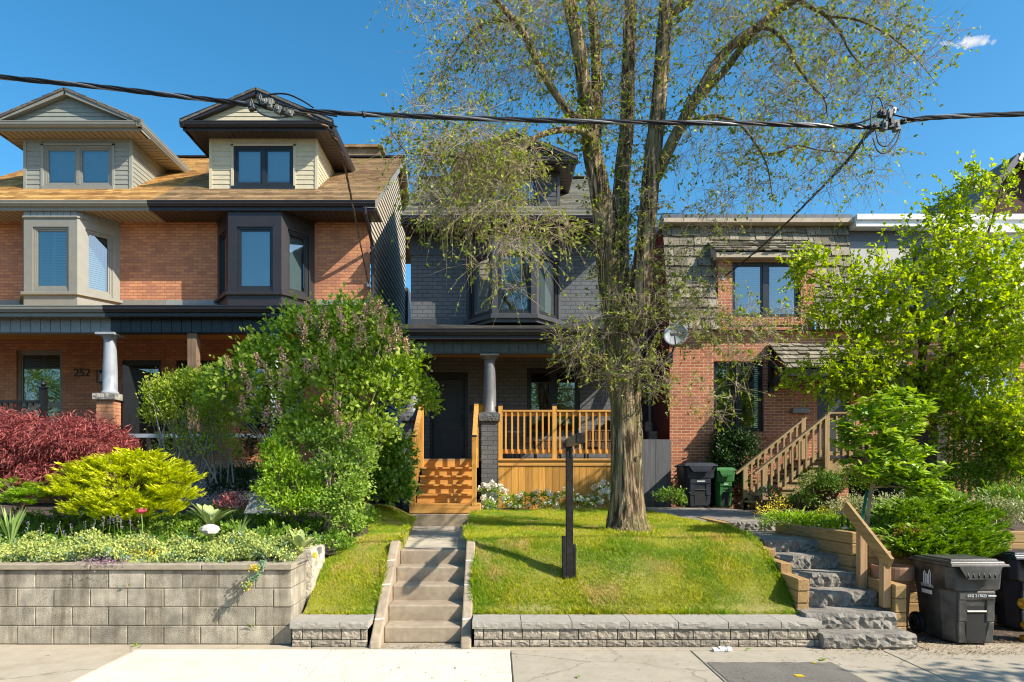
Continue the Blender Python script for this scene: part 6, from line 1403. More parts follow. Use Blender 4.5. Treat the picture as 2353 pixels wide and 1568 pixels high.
def twiglets(P, g, per, ln, droop=.0, spread=.9, k=4, r=.0028, start=.25):
    n = len(P)*per; pi = np.repeat(np.arange(len(P)), per); K = P.shape[1]
    f = start + (1-start)*g.random(n); x = f*(K-1); i0 = np.minimum(x.astype(int), K-2); fr = (x-i0)[:, None]
    B = P[pi, i0]*(1-fr) + P[pi, i0+1]*fr; T = unit(P[pi, i0+1]-P[pi, i0])
    D = unit(T*.6 + g.normal(0, spread, (n, 3)) + np.array([0,0,.1])); L = g.uniform(*ln, n)[:, None]
    c = g.normal(0, .35, (n, 3)); tt = np.linspace(0, 1, k)
    Q = np.stack([B + D*L*u + c*L*u*u*.5 + np.array([0,0,-droop])*L*u*u for u in tt], 1); Rr = np.linspace(r, r*.45, k)[None, :]*np.ones((n, 1))
    return Q, Rr
def twig_leaves(Q, g, per, size, wr=.55, f0=.3):
    n = len(Q)*per; qi = np.repeat(np.arange(len(Q)), per); K = Q.shape[1]
    f = f0 + (1-f0)*g.random(n)**.6; x = f*(K-1); i0 = np.minimum(x.astype(int), K-2); fr = (x-i0)[:, None]
    C = Q[qi, i0]*(1-fr) + Q[qi, i0+1]*fr; T = unit(Q[qi, i0+1]-Q[qi, i0])
    D = T*.7 + g.normal(0, .7, (n, 3)); N = g.normal(0, .6, (n, 3)) + np.array([.2, -.25, .8]); L = g.uniform(*size, n)
    return C, D, N, L, L*wr
def poly_pts(lst, n=6):
    """(px, py, Y, r) key points -> smooth points and radii"""
    pts = catm([at(a, b, c) for a, b, c, r in lst], n); rr = [q[3] for q in lst]; m = len(lst)
    rad = np.interp(np.linspace(0, m-1, len(pts)), range(m), rr); return pts, rad
def bark_tube(mb, pts, rad, n, g, rough=.06):
    base = len(mb.v); mb.tube(pts, list(rad), n); from mathutils import noise
    V = np.array(mb.v[base:]); k = len(pts)
    for i in range(k):
        c = np.array(pts[i])
        for j in range(n):
            q = base + i*n + j; v = np.array(mb.v[q]); a = 2*math.pi*j/n
            z = c[2]; rr = rad[i]*16; f = 1 + rough*(2.2*abs(noise.noise(Vector((math.cos(a)*rr, math.sin(a)*rr, z*1.5)))) - .5 + 1.0*noise.noise(Vector((math.cos(a)*rr*2.6+9, math.sin(a)*rr*2.6, z*4)))); mb.v[q] = tuple(c + (v-c)*f)

# ================================================================ the big street-side tree
g = np.random.default_rng(5)
T = thing('maple_tree', 'big tree with furrowed trunk and sparse spring leaves on the front lawn', 'tree', (X(1442,9.2), 9.2, 1.05))
trunk = [(1443,1238,9.2,.40),(1442,1215,9.2,.31),(1441,1185,9.2,.255),(1440,1120,9.2,.225),(1439,1030,9.2,.212),(1438,940,9.2,.212),(1435,870,9.2,.222),(1430,800,9.2,.232),(1424,740,9.2,.235),(1414,690,9.2,.2),(1405,640,9.2,.185),(1394,560,9.18,.17),(1386,490,9.15,.155),(1375,420,9.1,.14),(1362,350,9.05,.125),(1350,270,9.0,.115),(1342,200,8.95,.1),(1334,130,8.9,.094),(1318,50,8.9,.088),(1304,-10,8.9,.082),(1285,-140,8.9,.065),(1262,-330,8.9,.04),(1250,-480,8.9,.02)]
middle = [(1418,720,9.32,.14),(1424,650,9.35,.14),(1424,560,9.38,.13),(1426,460,9.4,.122),(1432,380,9.42,.112),(1440,290,9.45,.103),(1443,200,9.45,.098),(1446,100,9.45,.094),(1449,0,9.45,.09),(1455,-160,9.45,.07),(1460,-420,9.4,.025)]
second = [(1366,330,9.1,.09),(1370,260,9.15,.085),(1372,190,9.2,.08),(1369,110,9.2,.075),(1362,40,9.2,.07),(1356,-40,9.2,.06),(1350,-300,9.2,.02)]
right = [(1452,770,9.1,.17),(1468,700,9.05,.165),(1476,630,9.02,.15),(1482,560,9.0,.135),(1490,480,9.0,.125),(1496,400,9.0,.118),(1506,310,9.0,.112),(1514,230,9.0,.105),(1521,150,9.0,.1),(1527,60,9.0,.098),(1532,-10,9.0,.09),(1540,-140,9.0,.07),(1550,-380,9.0,.025)]
rbr = [(1494,430,9.0,.08),(1515,390,8.95,.085),(1548,320,8.85,.08),(1585,248,8.75,.078),(1610,205,8.65,.066),(1650,140,8.6,.06),(1690,98,8.55,.058),(1742,62,8.5,.06),(1795,18,8.45,.055),(1840,-5,8.4,.045),(1930,-30,8.3,.03),(2060,-20,8.2,.015)]
rbr2 = [(1588,244,8.75,.05),(1625,205,8.9,.05),(1668,160,9.0,.048),(1705,108,8.9,.045),(1738,68,8.6,.04)]
rtop = [(1529,40,9.0,.06),(1560,20,9.0,.055),(1600,-20,9.0,.05),(1680,-130,9.0,.03),(1740,-260,9,.015)]
llimb = [(1352,290,8.95,.06),(1332,275,8.9,.058),(1308,262,8.85,.055),(1285,228,8.8,.052),(1262,194,8.75,.05),(1244,160,8.7,.048),(1230,134,8.65,.045),(1213,98,8.6,.045),(1196,64,8.55,.042),(1168,32,8.5,.04),(1142,4,8.45,.036),(1090,-60,8.4,.025),(1020,-120,8.3,.012)]
low = [(1368,340,9.0,.045),(1352,312,8.85,.05),(1330,300,8.7,.045),(1298,298,8.6,.042),(1262,304,8.5,.038),(1228,318,8.4,.034),(1204,342,8.3,.03),(1186,364,8.25,.028),(1168,392,8.2,.026),(1165,440,8.15,.022),(1162,490,8.1,.014),(1150,540,8.05,.007)]
low2 = [(1170,390,8.2,.02),(1142,395,8.15,.02),(1110,383,8.1,.018),(1084,371,8.05,.016),(1045,361,8.0,.014),(986,356,7.95,.011),(937,350,7.9,.008),(908,318,7.85,.006),(893,288,7.8,.004)]
lb = [(1200,66,8.6,.02),(1170,48,8.7,.02),(1120,52,8.7,.018),(1080,80,8.7,.014),(1040,130,8.7,.009),(1010,200,8.7,.004)]
d1 = [(1572,284,8.8,.03),(1600,276,8.7,.028),(1638,267,8.6,.025),(1665,272,8.5,.022),(1690,280,8.5,.02),(1712,298,8.45,.018),(1732,325,8.4,.016),(1750,352,8.4,.013),(1765,390,8.4,.01),(1775,450,8.4,.006)]
d2 = [(1740,64,8.5,.03),(1768,66,8.4,.028),(1794,85,8.3,.025),(1812,110,8.3,.022),(1832,150,8.25,.02),(1862,194,8.2,.016),(1894,228,8.2,.012),(1902,270,8.2,.007)]
d3_ = [(1835,0,8.4,.03),(1868,20,8.35,.026),(1902,40,8.3,.022),(1932,78,8.3,.018),(1955,122,8.3,.012),(1990,160,8.3,.006)]
d4 = [(1902,38,8.3,.016),(1968,46,8.2,.014),(2040,80,8.1,.01),(2100,130,8.1,.006),(2150,190,8.1,.003)]
d5 = [(1755,356,8.4,.012),(1790,350,8.3,.011),(1830,335,8.3,.01),(1880,345,8.25,.008),(1950,352,8.2,.006),(2020,360,8.2,.003)]
skel, srad = [], []
mb = MB()
for lst, n, rg in ((trunk, 52, .07), (middle, 26, .06), (right, 30, .06), (second, 18, .05)):
    p, r = poly_pts(lst, 14); bark_tube(mb, p, r, n, g, rg); skel += [tuple(q) for q in p]; srad += list(r)
mb.build('trunk', M['bark'], T, smooth=True)
mb = MB()
for lst in (rbr, rbr2, rtop, llimb, low, low2, lb, d1, d2, d3_, d4, d5):
    p, r = poly_pts(lst, 7); bark_tube(mb, p, r, 9, g, .05); skel += [tuple(q) for q in p]; srad += list(r)
mb.build('limb', M['bark_limb'], T, smooth=True)
skel = np.array(skel); srad = np.array(srad)
def reg(px, py, rx, ry, Y, rY, n, shell=0): return ell(g, n, tuple(at(px, py, Y)), (rx/F*Y, rY, ry/F*Y), shell)[0]
keep = skel[:, 2] > 3.9
A = np.concatenate([reg(1120,120,190,150,8.9,1.3,190), reg(990,300,110,110,8.6,1.0,60), reg(1240,40,170,130,9.0,1.4,150), reg(1420,40,230,170,9.1,1.6,190), reg(1400,250,150,130,9.2,1.0,60),
    reg(1640,20,220,130,9.0,1.5,170), reg(1850,70,230,150,8.7,1.5,230), reg(2050,110,120,120,8.5,1.0,70), reg(1900,230,210,110,8.5,1.2,110), reg(1700,330,160,110,8.6,1.1,70), reg(1900,390,160,80,8.4,.9,55), reg(1660,470,100,80,8.7,.8,40),
    reg(1160,400,150,85,8.2,.9,64), reg(1170,505,170,55,8.1,.8,44), reg(1060,330,150,80,8.1,.9,60), reg(1150,600,110,60,8.0,.6,12), reg(1000,440,80,90,8.0,.6,26),
    reg(1400,-250,420,170,9.2,2.2,120), reg(1850,-150,330,140,9.0,1.8,90), reg(1050,-110,260,120,8.9,1.6,80)])
P, Rr = grow(skel[keep], srad[keep], A, g, K=7, bend=.2, droop=.12, up=.12)
twig_mesh('branch', P, Rr, M['twig_dark'], T, 4)
Q1, R1 = twiglets(P, g, 6, (.14,.5), droop=.35, spread=.75, r=.0026)
C = [twig_leaves(Q1[::2], g, 4, (.025,.065), f0=.6)]
# the dense dangling mass over the dormer and the sprouts round the fork of the trunk
near = (P[:, -1, 2] < Z(300, 8.2)) & (P[:, -1, 0] < X(1340, 8.2)); Q2, R2 = twiglets(P[near], g, 4, (.2,.55), droop=.45, spread=1.0, r=.0034); C.append(twig_leaves(Q2, g, 4, (.03,.072), f0=.5))
A2 = np.concatenate([reg(1400,830,110,70,8.95,.35,36), reg(1480,720,110,90,8.95,.4,52), reg(1600,700,110,90,9.0,.5,48), reg(1720,760,150,70,9.1,.6,52), reg(1560,620,90,80,9.0,.5,24), reg(1330,780,60,60,8.9,.35,30), reg(1500,860,60,70,8.9,.3,26), reg(1640,890,80,90,8.8,.5,14), reg(1470,520,60,140,8.9,.35,26), reg(1390,560,45,130,8.95,.3,14)])
k2 = (skel[:, 2] > 2.9)
P2, Rr2 = grow(skel[k2], srad[k2], A2, g, K=7, bend=.28, droop=.15, rmax=.012, up=.1); Rr2 = np.minimum(Rr2, .008)
twig_mesh('sprout', P2, Rr2, M['twig'], T, 4)
Q3, R3 = twiglets(P2, g, 8, (.1,.4), droop=.2, spread=1.0, r=.003); C.append(twig_leaves(Q3[::2], g, 6, (.026,.062), f0=.55))
# short shoots and leaf tufts along the stems
idx = g.integers(0, len(skel), 1700); ok = (skel[idx, 2] > 4.2); S0 = skel[idx[ok]]; d = unit(g.normal(0,1,S0.shape)*np.array([1,1,.6])); S0 = S0 + d*srad[idx[ok]][:, None]*.9
L0 = g.uniform(.08,.35,len(S0))[:, None]; Q4 = np.stack([S0 + d*L0*u + g.normal(0,.02,S0.shape)*u + np.array([0,0,.15])*L0*u for u in (0,.33,.66,1)], 1); R4 = np.linspace(.003,.0014,4)[None, :]*np.ones((len(S0),1)); C.append(twig_leaves(Q4, g, 6, (.03,.075)))
twig_mesh('twig', np.concatenate([Q1, Q2, Q4]), np.concatenate([R1, R2, R4]), M['twig'], T, 3)
twig_mesh('sprout_twig', Q3, R3, M['twig'], T, 3)
C = [np.concatenate(z) for z in zip(*C)]
leaf_mesh('crown', C[0], C[1], C[2], C[3], C[4], M['l_tree'], T, fold=.2)

# ================================================================ shrub generator
def clumps(g, blobs, n, per, spread, low=-.35, shell=.35):
    """blobs (px, py, Y, rx px, ry px, rY m, weight): leaf points in tufts with outward directions"""
    wts = np.array([b[6] if len(b) > 6 else 1 for b in blobs], float); wts /= wts.sum(); pts, outs = [], []
    for b, wt in zip(blobs, wts):
        c = np.array(at(b[0], b[1], b[2])); r = np.array([b[3]/F*b[2], b[5], b[4]/F*b[2]]); m = max(2, int(n*wt)); d = unit(g.normal(0,1,(m*2,3))); d = d[d[:, 2] > low][:m]; m = len(d)
        k = (shell + (1-shell)*g.random((m,1)))**.5; cc = c + d*r*k
        pts.append(np.repeat(cc, per, 0) + g.normal(0, 1, (m*per, 3))*spread); outs.append(np.repeat(d, per, 0))
    return np.concatenate(pts), np.concatenate(outs)
def bush(name, label, cat, base, blobs, mat, n, per, spread, L, wr, seed, up=.5, out=.8, rnd=.6, fold=.2, stems=0, stem_m='twig', curl=.1, low=-.35, shell=.35, srad_=.012, group=None, stemk=.6, nrm=(.3,-.5,.8)):
    g = np.random.default_rng(seed); t = thing(name, label, cat, tuple(base), group); p, o = clumps(g, blobs, n, per, spread, low, shell); m = len(p)
    D = o*out + g.normal(0, rnd, (m,3)) + np.array([0,0,up]); N = o*.3 + g.normal(0,.45,(m,3)) + np.array(nrm); LL = g.uniform(L[0], L[1], m)
    leaf_mesh('foliage', p, D, N, LL, LL*wr, M[mat], t, fold=fold, curl=curl)
    if stems:
        i = g.integers(0, m, stems); e = p[i]; b0 = np.array(base); s = b0 + g.normal(0,1,(stems,3))*np.array([.12,.12,0])*stemk; tt = np.linspace(0,1,6)[None,:,None]
        mid = s*.45 + e*.55 + g.normal(0,.08,e.shape) + np.array([0,0,.1]); Q = ((1-tt)**2)*s[:,None] + 2*(1-tt)*tt*mid[:,None] + tt*tt*e[:,None]
        twig_mesh('stem', Q, np.linspace(srad_, srad_*.25, 6)[None,:]*np.ones((stems,1)), M[stem_m], t, 5)
    return t, p, o
# ---- lilac
lil = [(560,890,10.5,95,70,.55,1),(640,850,10.6,110,80,.6,1.2),(720,800,10.6,110,85,.6,1.2),(800,785,10.5,100,80,.6,1.1),(850,740,10.5,60,45,.4,.45),(870,840,10.3,90,85,.5,1),(760,890,10.2,140,85,.7,1.6),(850,920,10.1,90,70,.5,.8),(640,960,10.5,90,60,.5,.55),(905,880,10.2,50,70,.4,.5),(770,985,10.0,110,60,.5,.9),(850,1000,10.0,60,55,.4,.5),(590,820,10.4,45,30,.3,.25),(700,735,10.4,40,30,.3,.25),(945,830,10.3,26,30,.3,.2),(800,720,10.4,40,26,.3,.2),(690,1010,9.9,60,50,.4,.4)]
t, p, o = bush('lilac_bush', 'tall lilac bush with fading pinkish flower heads before the black-trimmed house', 'shrub', at(765,1200,10.0), lil, 'l_lilac', 950, 13, .085, (.055,.115), .66, 21, stems=44, srad_=.018, stem_m='twig', shell=.45, nrm=(.35,-.6,.75))
g = np.random.default_rng(22)
for px, py, Y in ((528,845,10.0),(560,862,10.0),(600,838,9.9),(618,868,9.9),(575,900,9.9),(650,822,9.9),(660,858,9.9),(648,880,9.8),(706,845,9.8),(724,842,9.9),(765,800,9.9),(745,770,10.0),(700,780,10.0),(690,745,10.1),(712,730,10.1),(735,738,10.1),(782,725,10.1),(790,752,10.0),(820,740,10.1),(838,722,10.1),(858,708,10.1),(868,712,10.2),(880,735,10.2),(875,760,10.1),(820,788,9.8),(836,778,9.8),(890,800,10.0),(905,790,10.0),(915,765,10.1),(935,800,10.1),(610,960,9.9),(640,945,9.9),(780,968,9.7),(768,935,9.7),(800,1000,9.7),(556,935,9.9)):
    c = np.array(at(px, py, Y)); Y -= .35; c = np.array(at(px, py, Y)); n = 85; h = .12*g.uniform(.8,1.4); f = g.random(n); d = unit(g.normal(0,1,(n,3))); ax = np.array([g.normal(0,.3), -.3, 1.0]); ax /= np.linalg.norm(ax)
    C = c + ax*(f[:,None]-.3)*h*2 + d*(.055*(1-f*.75))[:,None]; leaf_mesh('flower_head', C, d + g.normal(0,.4,(n,3)), g.normal(0,1,(n,3)), .03, .024, M['f_lilac'], t)
# branch of the lilac reaching over the stair rail
tp = [(800,1080,9.9,.02),(830,1005,9.9,.016),(870,975,10.0,.013),(915,955,10.2,.01),(960,925,10.4,.007),(985,900,10.5,.004)]
pp, rr = poly_pts(tp, 6); mb = MB(); mb.tube(pp, list(rr), 7); mb.build('branch', M['twig'], t)
p2, o2 = clumps(g, [(960,905,10.5,45,42,.3,1),(985,935,10.5,22,18,.2,.4)], 90, 10, .06); m = len(p2); leaf_mesh('foliage', p2, o2*.6+g.normal(0,.6,(m,3))+np.array([0,0,.2]), g.normal(0,.5,(m,3))+np.array([0,-.4,.8]), g.uniform(.05,.09,m), g.uniform(.035,.06,m), M['l_lilac'], t)
# ---- neighbours of the lilac
bush('privet_shrub', 'upright bright leafy privet shrub with bare pale stems beside the black porch screen', 'shrub', at(440,1110,11.3), [(395,905,11.3,65,45,.4,1),(450,890,11.3,55,38,.4,.8),(370,950,11.3,35,55,.3,.6),(440,960,11.3,90,60,.4,1),(420,1030,11.3,70,50,.4,.35),(510,950,11.2,50,60,.4,.7),(500,1030,11.2,50,60,.35,.35)], 'l_privet', 950, 13, .055, (.035,.065), .5, 31, up=.9, stems=60, srad_=.014, stem_m='stone_cap', stemk=2.5)
bush('spirea_shrub', 'bright yellow-green arching shrub at the foot of the lilac', 'shrub', at(665,1185,9.3), [(640,1085,9.3,40,50,.3,1),(690,1115,9.3,45,50,.3,.9),(620,1130,9.2,30,36,.25,.5),(614,1045,9.3,10,34,.08,.25),(632,1040,9.3,8,26,.08,.18),(665,1050,9.4,9,26,.08,.18),(715,1150,9.2,36,34,.3,.5),(660,1165,9.1,56,24,.3,.5)], 'l_bright', 430, 12, .05, (.035,.075), .42, 32, up=.6, stems=30)
bush('currant_shrub', 'pale green leafy shrub in front of the lilac trunk', 'shrub', at(765,1215,9.3), [(770,1075,9.4,48,40,.4,.9),(812,1120,9.3,34,46,.3,.8),(785,1150,9.2,34,40,.3,.7),(742,1160,9.2,40,30,.3,.5),(830,1040,9.5,34,44,.3,.6),(720,1020,9.6,50,30,.3,.4),(800,1195,9.1,30,24,.2,.35),(845,1080,9.4,16,40,.15,.3),(760,1020,9.6,30,40,.3,.4)], 'l_pale_green', 430, 12, .055, (.035,.075), .62, 33, up=.3, stems=46)
bush('raspberry_bush', 'leafy green bush growing against the left porch pier', 'shrub', at(895,1150,11.4), [(880,1040,11.4,45,45,.3,1),(900,1090,11.3,40,40,.3,1),(915,1130,11.3,35,28,.25,.7),(860,1130,11.2,40,40,.3,.7),(930,1060,11.5,22,60,.2,.35)], 'l_mid', 330, 11, .06, (.05,.1), .75, 34, up=.2, stems=24)
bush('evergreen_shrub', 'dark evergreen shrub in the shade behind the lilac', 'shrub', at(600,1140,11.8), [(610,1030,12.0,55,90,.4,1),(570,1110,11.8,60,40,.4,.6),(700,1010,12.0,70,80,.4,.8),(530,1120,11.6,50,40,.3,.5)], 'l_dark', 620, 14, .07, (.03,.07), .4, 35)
# lavender-red low barberry and thin weeds
bush('barberry', 'small dark red shrublet before the shaded lattice', 'shrub', at(548,1180,9.4), [(540,1160,9.4,40,22,.2,1)], 'l_red', 70, 12, .04, (.02,.04), .5, 36)
# ---- red japanese maple: drooping lace
t, p, o = bush('japanese_maple', 'low domed red lace-leaf maple at the left of the flower garden', 'shrub', at(140,1150,9.6), [(60,1050,9.7,110,85,.8,1),(180,1030,9.7,105,65,.75,1),(240,1070,9.6,65,70,.6,.6),(20,990,9.8,60,35,.5,.45),(110,1110,9.4,100,60,.5,.9),(-60,1050,9.7,80,90,.8,.8)], 'l_red', 1150, 22, .07, (.055,.13), .13, 41, up=-.5, out=.7, rnd=.6, fold=.1, stems=40, curl=.3, low=-.15, srad_=.016, shell=.5)
# ---- golden juniper: flat sprays in layers
def juniper(name, label, base, layers, mat, seed, L=(.03,.07), n=46, per=60, tilt=.25, wr=.22):
    g = np.random.default_rng(seed); t = thing(name, label, 'shrub', tuple(base)); Cs, Ds = [], []
    for (px, py, Y, rx, rY) in layers:
        c = np.array(at(px, py, Y)); rw = rx/F*Y
        for k in range(n):
            a = g.uniform(0, 2*math.pi); q = g.random()**.5; tip = c + np.array([math.cos(a)*rw*q, math.sin(a)*rY*q, .1*(1-q*q)+g.normal(0,.02)]); dr = np.array([math.cos(a)*rw, math.sin(a)*rY, 0]); dr = dr/(np.linalg.norm(dr)+1e-6) + np.array([0,0,tilt]); ln = g.uniform(.12,.24)
            f = g.random(per); sd = np.cross(dr, [0,0,1.0]); sd /= np.linalg.norm(sd)+1e-6; s = g.normal(0,.3,per)
            Cs.append(tip + dr*(f[:,None]-.6)*ln + sd*(s*(1.1-f)*ln*.5)[:,None] + g.normal(0,.008,(per,3))); Ds.append(dr + sd*np.sign(s)[:,None]*.5 + g.normal(0,.25,(per,3)) + np.array([0,0,.12]))
    C = np.concatenate(Cs); D = np.concatenate(Ds); m = len(C); LL = g.uniform(*L, m)
    leaf_mesh('foliage', C, D, g.normal(0,.4,(m,3)) + np.array([0,-.4,.8]), LL, LL*wr, M[mat], t, fold=.1)
    i = g.integers(0, m, 40); e = C[i]; b0 = np.array(base); tt = np.linspace(0,1,5)[None,:,None]; Q = b0*(1-tt) + e[:,None]*tt + np.array([0,0,.05])*np.sin(tt*math.pi)
    twig_mesh('branch', Q, np.linspace(.014,.004,5)[None,:]*np.ones((40,1)), M['twig_dark'], t, 5); return t
juniper('golden_juniper', 'spreading golden yellow juniper in front of the red maple', at(290,1200,8.9), [(325,1058,9.3,55,.28),(270,1066,9.1,70,.32),(215,1080,9.0,58,.35),(375,1080,9.0,55,.3),(300,1090,8.95,110,.45),(190,1105,8.85,62,.35),(400,1104,8.9,55,.3),(290,1118,8.8,130,.45),(172,1135,8.7,52,.3),(390,1138,8.75,62,.3),(290,1148,8.65,120,.4),(215,1168,8.6,62,.25),(350,1168,8.6,72,.28),(285,1184,8.55,80,.22)], 'l_gold', 51, L=(.035,.085), n=46, per=56, tilt=.45, wr=.26)
juniper('golden_juniper', 'small yellow-green conifer at the left edge below the red maple', at(50,1170,8.7), [(30,1120,8.8,50,.25),(70,1140,8.7,40,.2),(20,1150,8.6,50,.2)], 'l_bright', 52, n=30, per=50)
t = juniper('green_juniper', 'rounded green juniper spilling over the timber wall behind the bins', at(2150,1260,8.5), [(2110,1170,9.1,85,.4),(2185,1172,9.0,80,.4),(2060,1190,8.9,60,.35),(2235,1190,8.8,65,.35),(2150,1190,8.8,120,.45),(2080,1208,8.6,80,.4),(2225,1212,8.5,75,.4),(2150,1220,8.4,120,.45),(2070,1232,8.2,60,.3),(2120,1238,8.1,80,.3),(2200,1238,8.1,80,.3),(2255,1240,8.2,45,.28),(2160,1255,7.98,100,.25),(2080,1258,7.95,55,.2),(2235,1262,7.98,60,.22),(2140,1272,7.9,90,.2),(2200,1278,7.9,70,.18)], 'l_juniper', 53, L=(.03,.075), n=60, per=60, tilt=.5, wr=.32)
g = np.random.default_rng(54); c = np.array(at(2095,1225,7.95)); n = 260; C = c + g.normal(0,1,(n,3))*np.array([.12,.08,.06]); leaf_mesh('dead_needles', C, g.normal(0,1,(n,3)), g.normal(0,1,(n,3)), .035, .012, M['rust'], t)

# ================================================================ flower garden on the block wall
def bed(name, label, n, seed, xr, yr, zf, mat, L, wr, h, up=.7):
    g = np.random.default_rng(seed); x = g.uniform(*xr, n); y = g.uniform(*yr, n); m = 14; hh = h*(.5 + .5*np.sin(x*5.1+y*3)*np.sin(y*6.3-x*2.2))*(.7+.6*g.random(n))
    z = np.array([zf(a, b) for a, b in zip(x, y)]) + hh*.85
    C = np.repeat(np.stack([x,y,z],1), m, 0) + g.normal(0,.022,(n*m,3)); D = g.normal(0,.7,(n*m,3)) + np.array([0,0,up]); N = g.normal(0,.5,(n*m,3)) + np.array([0,-.3,.8]); LL = g.uniform(*L, n*m)
    o = leaf_mesh(name, C, D, N, LL, LL*wr, M[mat], None); return tag(o, label, 'ground cover', kind='stuff')
bed('ground_cover', 'pale yellow-green sedum carpet along the top of the block wall', 3400, 61, (-8.9,-2.3), (7.22,8.25), gz_l, 'l_sedum', (.02,.042), .62, .27)
bed('ground_cover', 'blue-green low foliage between the pale sedum', 900, 62, (-7.0,-2.3), (7.24,8.6), gz_l, 'l_sedum_b', (.025,.055), .6, .2)
bed('ground_cover', 'mixed green leaves at the back of the flower garden', 1500, 63, (-7.5,-1.9), (8.2,10.6), gz_l, 'l_mid', (.03,.075), .5, .25)
def plant(name, label, base, n, L, W, mat, seed, lean=.6, cat='plant', curl=.25, up=1.0, group=None, taper=.5):
    """rosette or tuft of long leaves, each folded strip of three segments"""
    g = np.random.default_rng(seed); mb = MB(); b = Vector(base)
    for k in range(n):
        a = g.uniform(0, 2*math.pi); ln = g.uniform(*L); w = W*g.uniform(.8,1.2); le = lean*g.uniform(.3,1.2); d = Vector((math.cos(a)*le, math.sin(a)*le, up)).normalized(); s = Vector((-math.sin(a), math.cos(a), 0)); prev = None
        for q, (u, ww) in enumerate(((0,.35),(.3,.85),(.6,1.0),(.85,.6),(1,.04))):
            c = b + Vector((math.cos(a),math.sin(a),0))*.02 + d*ln*u + Vector((math.cos(a),math.sin(a),-1.0))*curl*ln*u*u*.7; fold = Vector((0,0,w*.22*ww)); cur = [mb.pt(c - s*w/2*ww + fold), mb.pt(c), mb.pt(c + s*w/2*ww + fold)]
            if prev: mb.f.append([prev[0],prev[1],cur[1],cur[0]]); mb.f.append([prev[1],prev[2],cur[2],cur[1]])
            prev = cur
    t = thing(name, label, cat, tuple(b), group); mb.build('leaf_rosette', M[mat], t, smooth=True); return t
plant('mullein_plant', 'large felted-leaf rosette between the golden juniper and the pointed rock', at(482,1212,8.35), 24, (.25,.42), .1, 'l_mullein', 71, .75)
plant('mullein_plant', 'smaller felted-leaf rosette at the right end of the flower garden', at(690,1265,7.75), 14, (.18,.34), .085, 'l_mullein', 72, .9)
plant('iris_plant', 'tuft of tall blue-green strap leaves at the left edge of the garden', at(25,1245,7.9), 34, (.3,.5), .025, 'l_blade', 73, .35, curl=.1)
plant('iris_plant', 'thin upright strap leaves left of the pointed grey rock', at(548,1235,8.4), 14, (.2,.38), .02, 'l_blade', 74, .4, curl=.15)
plant('daylily_plant', 'lush clump of arching green daylily leaves beside the flagstone path', at(1840,1213,9.6), 60, (.3,.55), .03, 'l_bright', 75, .8, curl=.5)
plant('weed', 'single upright leafy weed stem before the red maple', at(72,1160,8.5), 20, (.05,.12), .04, 'l_bright', 76, 1.2)
b = at(327,1222,8.1); t = thing('tulip', 'single bright pink tulip standing in front of the golden juniper', 'flower', tuple(b)); hd = at(325,1182,8.1); mb = MB(); mb.tube([b, (b+hd)/2+Vector((.005,0,0)), hd], .006, 6); mb.build('stem', M['l_blade'], t)
mb = MB(); n = 6
for k in range(n):
    a = 2*math.pi*k/n; u = Vector((math.cos(a),math.sin(a),0)); s = Vector((-math.sin(a),math.cos(a),0)); p0 = hd; p1 = hd+u*.05+Vector((0,0,.035)); p2 = hd+u*.062+Vector((0,0,.075)); mb.poly(p0, p1-s*.03, p2-s*.012, p2+s*.012, p1+s*.03)
mb.build('petal', M['f_pink'], t)
def spikes(label, spots, mat, seed, h=.13):
    g = np.random.default_rng(seed); C, D = [], []
    t = thing('flower_clump', label, 'flowers', tuple(at(*spots[0])))
    St = []
    for px, py, Y in spots:
        c = np.array(at(px, py, Y)); n = 26; f = g.random(n); ax = np.array([g.normal(0,.25), g.normal(0,.25), 1]); C.append(c + ax*f[:,None]*h + g.normal(0,.01,(n,3))); D.append(g.normal(0,1,(n,3)) + np.array([0,0,.5])); St.append(np.stack([c - np.array([0,0,.12])*(1-u) + ax*u*h for u in (0,.5,1)], 0))
    C = np.concatenate(C); D = np.concatenate(D); leaf_mesh('blossom', C, D, g.normal(0,1,C.shape), .016, .012, M[mat], t); twig_mesh('stem', np.array(St), np.full((len(St),3), .003), M['l_mid'], t, 4)
spikes('hazy lavender flower spikes below the golden juniper, left of the tulip', [(g_[0], g_[1], 8.05) for g_ in ((210,1218),(235,1212),(250,1205),(262,1212),(272,1200),(280,1216),(196,1222),(300,1208))], 'f_purple', 81)
spikes('lavender flower spikes growing through the middle of the sedum carpet', [(g_[0], g_[1], 7.75) for g_ in ((318,1255),(330,1250),(342,1262),(352,1252),(310,1265),(336,1270))], 'f_purple', 82)
spikes('faint lavender spikes at the left of the sedum carpet', [(g_[0], g_[1], 7.9) for g_ in ((130,1225),(150,1232),(168,1228),(60,1222),(90,1228))], 'f_purple', 83)
def patch(name, label, c, r, n, mat, s, seed, cat='flowers'):
    g = np.random.default_rng(seed); C = np.array(c) + g.normal(0,1,(n,3))*np.array(r)*.5; o = leaf_mesh(name, C, g.normal(0,1,(n,3))+np.array([0,-.2,.4]), g.normal(0,.6,(n,3))+np.array([0,-.4,.7]), s, s*.7, M[mat], None); return tag(o, label, cat)
patch('thyme_mat', 'mauve flowering thyme hanging over the block wall cap', at(238,1293,7.14), (.3,.1,.07), 420, 'f_mauve', .02, 84, 'ground cover')
patch('yellow_flowers', 'small yellow flowers in the middle of the sedum carpet', at(290,1270,7.5), (.2,.1,.06), 120, 'f_yellow', .022, 85); patch('yellow_flowers', 'small yellow flowers right of centre in the sedum carpet', at(355,1272,7.5), (.12,.08,.05), 70, 'f_yellow', .022, 86)
plant('weed', 'tiny weed sprouting from the second joint of the block wall', at(292,1348,7.12), 9, (.03,.08), .016, 'l_mid', 88, 1.2)
